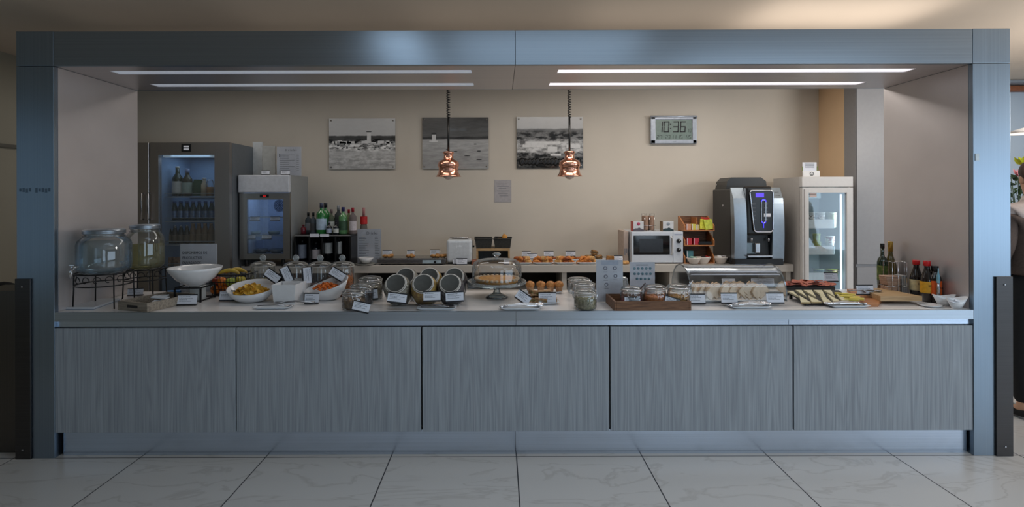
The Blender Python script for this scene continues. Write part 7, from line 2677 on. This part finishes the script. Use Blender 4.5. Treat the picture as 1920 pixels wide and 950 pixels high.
# body faces away from the viewer (towards +Y), built at the origin, 1.80 m tall
V = {'pelvis': (0, 0, .98), 'waist': (0, .0, 1.12), 'chest': (0, .0, 1.33), 'upper': (0, 0, 1.45), 'neck': (0, .01, 1.53), 'headlow': (0, .03, 1.60), 'headmid': (0, .035, 1.69), 'headtop': (0, .03, 1.765)}
vs = [(0, 0, .98), (0, 0, 1.12), (0, 0, 1.33), (0, 0, 1.45), (0, .01, 1.53), (0, .035, 1.61), (0, .035, 1.69), (0, .03, 1.76)]
ra = [(.15, .11), (.13, .10), (.16, .11), (.13, .09), (.055, .055), (.068, .08), (.078, .095), (.055, .07)]
ed = [(0, 1), (1, 2), (2, 3), (3, 4), (4, 5), (5, 6), (6, 7)]
for s_ in (-1, 1):
    n = len(vs)
    vs += [(s_ * .09, 0, .92), (s_ * .10, .01, .52), (s_ * .10, -.01, .10), (s_ * .10, .02, .04), (s_ * .11, .16, .025)]
    ra += [.085, .06, .04, .04, .032]
    ed += [(0, n), (n, n + 1), (n + 1, n + 2), (n + 2, n + 3), (n + 3, n + 4)]
    n = len(vs)
    hx_, hy_, hz_ = s_ * .165, .20, .945
    vs += [(s_ * .18, 0, 1.44), (s_ * .24, -.03, 1.17), (s_ * .20, .12, .99), (s_ * .17, .185, .95), (hx_ - s_ * .004, hy_ + .045, hz_ - .015)]
    ra += [.055, .042, .031, (.025, .018), (.034, .014)]
    ed += [(3, n), (n, n + 1), (n + 1, n + 2), (n + 2, n + 3), (n + 3, n + 4)]
    palm, wr = n + 4, n + 3
    for k in range(4):
        ox = -.027 + .018 * k
        L = (.8, .95, 1, .9)[k]
        n = len(vs)
        vs += [(hx_ + ox, hy_ + .085, hz_ - .03), (hx_ + ox * 1.15, hy_ + .085 + .03 * L, hz_ - .05), (hx_ + ox * 1.15, hy_ + .09 + .035 * L, hz_ - .05 - .028 * L)]
        ra += [.0095, .0085, .0075]
        ed += [(palm, n), (n, n + 1), (n + 1, n + 2)]
    n = len(vs)
    vs += [(hx_ - s_ * .038, hy_ + .030, hz_ - .012), (hx_ - s_ * .052, hy_ + .062, hz_ - .03)]
    ra += [.011, .009]
    ed += [(wr, n), (n, n + 1)]
body = skin_mesh('body', vs, ed, ra, skin, pr)
put('nose', B().ell((0, .128, 1.665), .014, .018, .022, sub=2), skin, pr)
put('ear', B().ell((-.082, .03, 1.665), .012, .022, .032), skin, pr)
put('ear', B().ell((.082, .03, 1.665), .012, .022, .032), skin, pr)
for sx in (-.03, .03):
    ey = put('eye', B().ell((sx, .119, 1.69), .013, .009, .007), white, pr)
    put('iris', B().ell((sx, .1275, 1.69), .005, .002, .005), ink, ey)
put('mouth', B().ell((0, .118, 1.628), .024, .008, .006), mat('lip', (176, 100, 92), .5), pr)
hm = mat('brown_hair', (66, 44, 32), .5, 0, .2, 60, .3, (1, 1, .2))
put('hair', B().ell((0, .005, 1.72), .098, .105, .10, sub=3).ell((0, -.045, 1.63), .085, .055, .115, sub=3), hm, pr, label='short brown hair')
jm = mat('brown_grey_cloth', (92, 78, 72), .85, 0, .1, 80, .2)
def garment(name, torso, tr, arm, ar, m, label):
    vs, ra, ed = list(torso), list(tr), [(i, i + 1) for i in range(len(torso) - 1)]
    top = arm[0]
    for s_ in (-1, 1):
        n = len(vs)
        vs += [(s_ * x, y, z) for x, y, z in arm[1]]
        ra += ar
        ed += [(top, n)] + [(n + i, n + i + 1) for i in range(len(arm[1]) - 1)]
    return skin_mesh(name, vs, ed, ra, m, pr, label=label)


garment('shirt', [(0, 0, .97), (0, 0, 1.14), (0, 0, 1.33), (0, 0, 1.45), (0, .005, 1.52), (0, .012, 1.565)], [(.172, .13), (.165, .125), (.18, .13), (.145, .105), (.078, .078), (.074, .076)],
        (3, [(.185, 0, 1.445), (.245, -.033, 1.18), (.203, .115, 1.0)]), [.068, .052, .04], mat('pale_shirt', (205, 192, 188), .8, 0, .04, 60), 'pale shirt with a collar')
garment('jacket', [(0, 0, .96), (0, 0, 1.10), (0, 0, 1.30), (0, 0, 1.38)], [(.215, .165), (.21, .16), (.205, .155), (.17, .13)],
        (3, [(.20, -.005, 1.385), (.25, -.035, 1.18), (.215, .09, 1.02)]), [.080, .068, .052], jm, 'brown grey knitted jacket slipped off the shoulders')
put('shirt_collar', B().lathe([(.098, 1.50), (.080, 1.545), (.076, 1.555), (.085, 1.50)], c=(0, .01, 0), seg=24), mat('shirt_white', (215, 208, 204), .7), pr, label='white shirt collar')
bk_ = mat('black_cloth', (16, 16, 18), .85, 0, .2, 60)
vs = [(0, 0, .98), (0, 0, 1.06)]
ra = [(.175, .13), (.165, .125)]
ed = [(0, 1)]
for s_ in (-1, 1):
    n = len(vs)
    vs += [(s_ * .095, 0, .88), (s_ * .10, .01, .50), (s_ * .10, -.01, .09)]
    ra += [.105, .078, .062]
    ed += [(0, n), (n, n + 1), (n + 1, n + 2)]
skin_mesh('trousers', vs, ed, ra, bk_, pr, label='black trousers')
for s_ in (-1, 1):
    put('shoe', B().ell((s_ * .105, .06, .035), .045, .13, .033, sub=3), bk_, pr)
pr.location = (P(1949, 700, 3.75).x, 3.75, 0.006)
pr.rotation_euler = (0, 0, -.15)
pr.scale = (1.04, 1.04, 1.04)
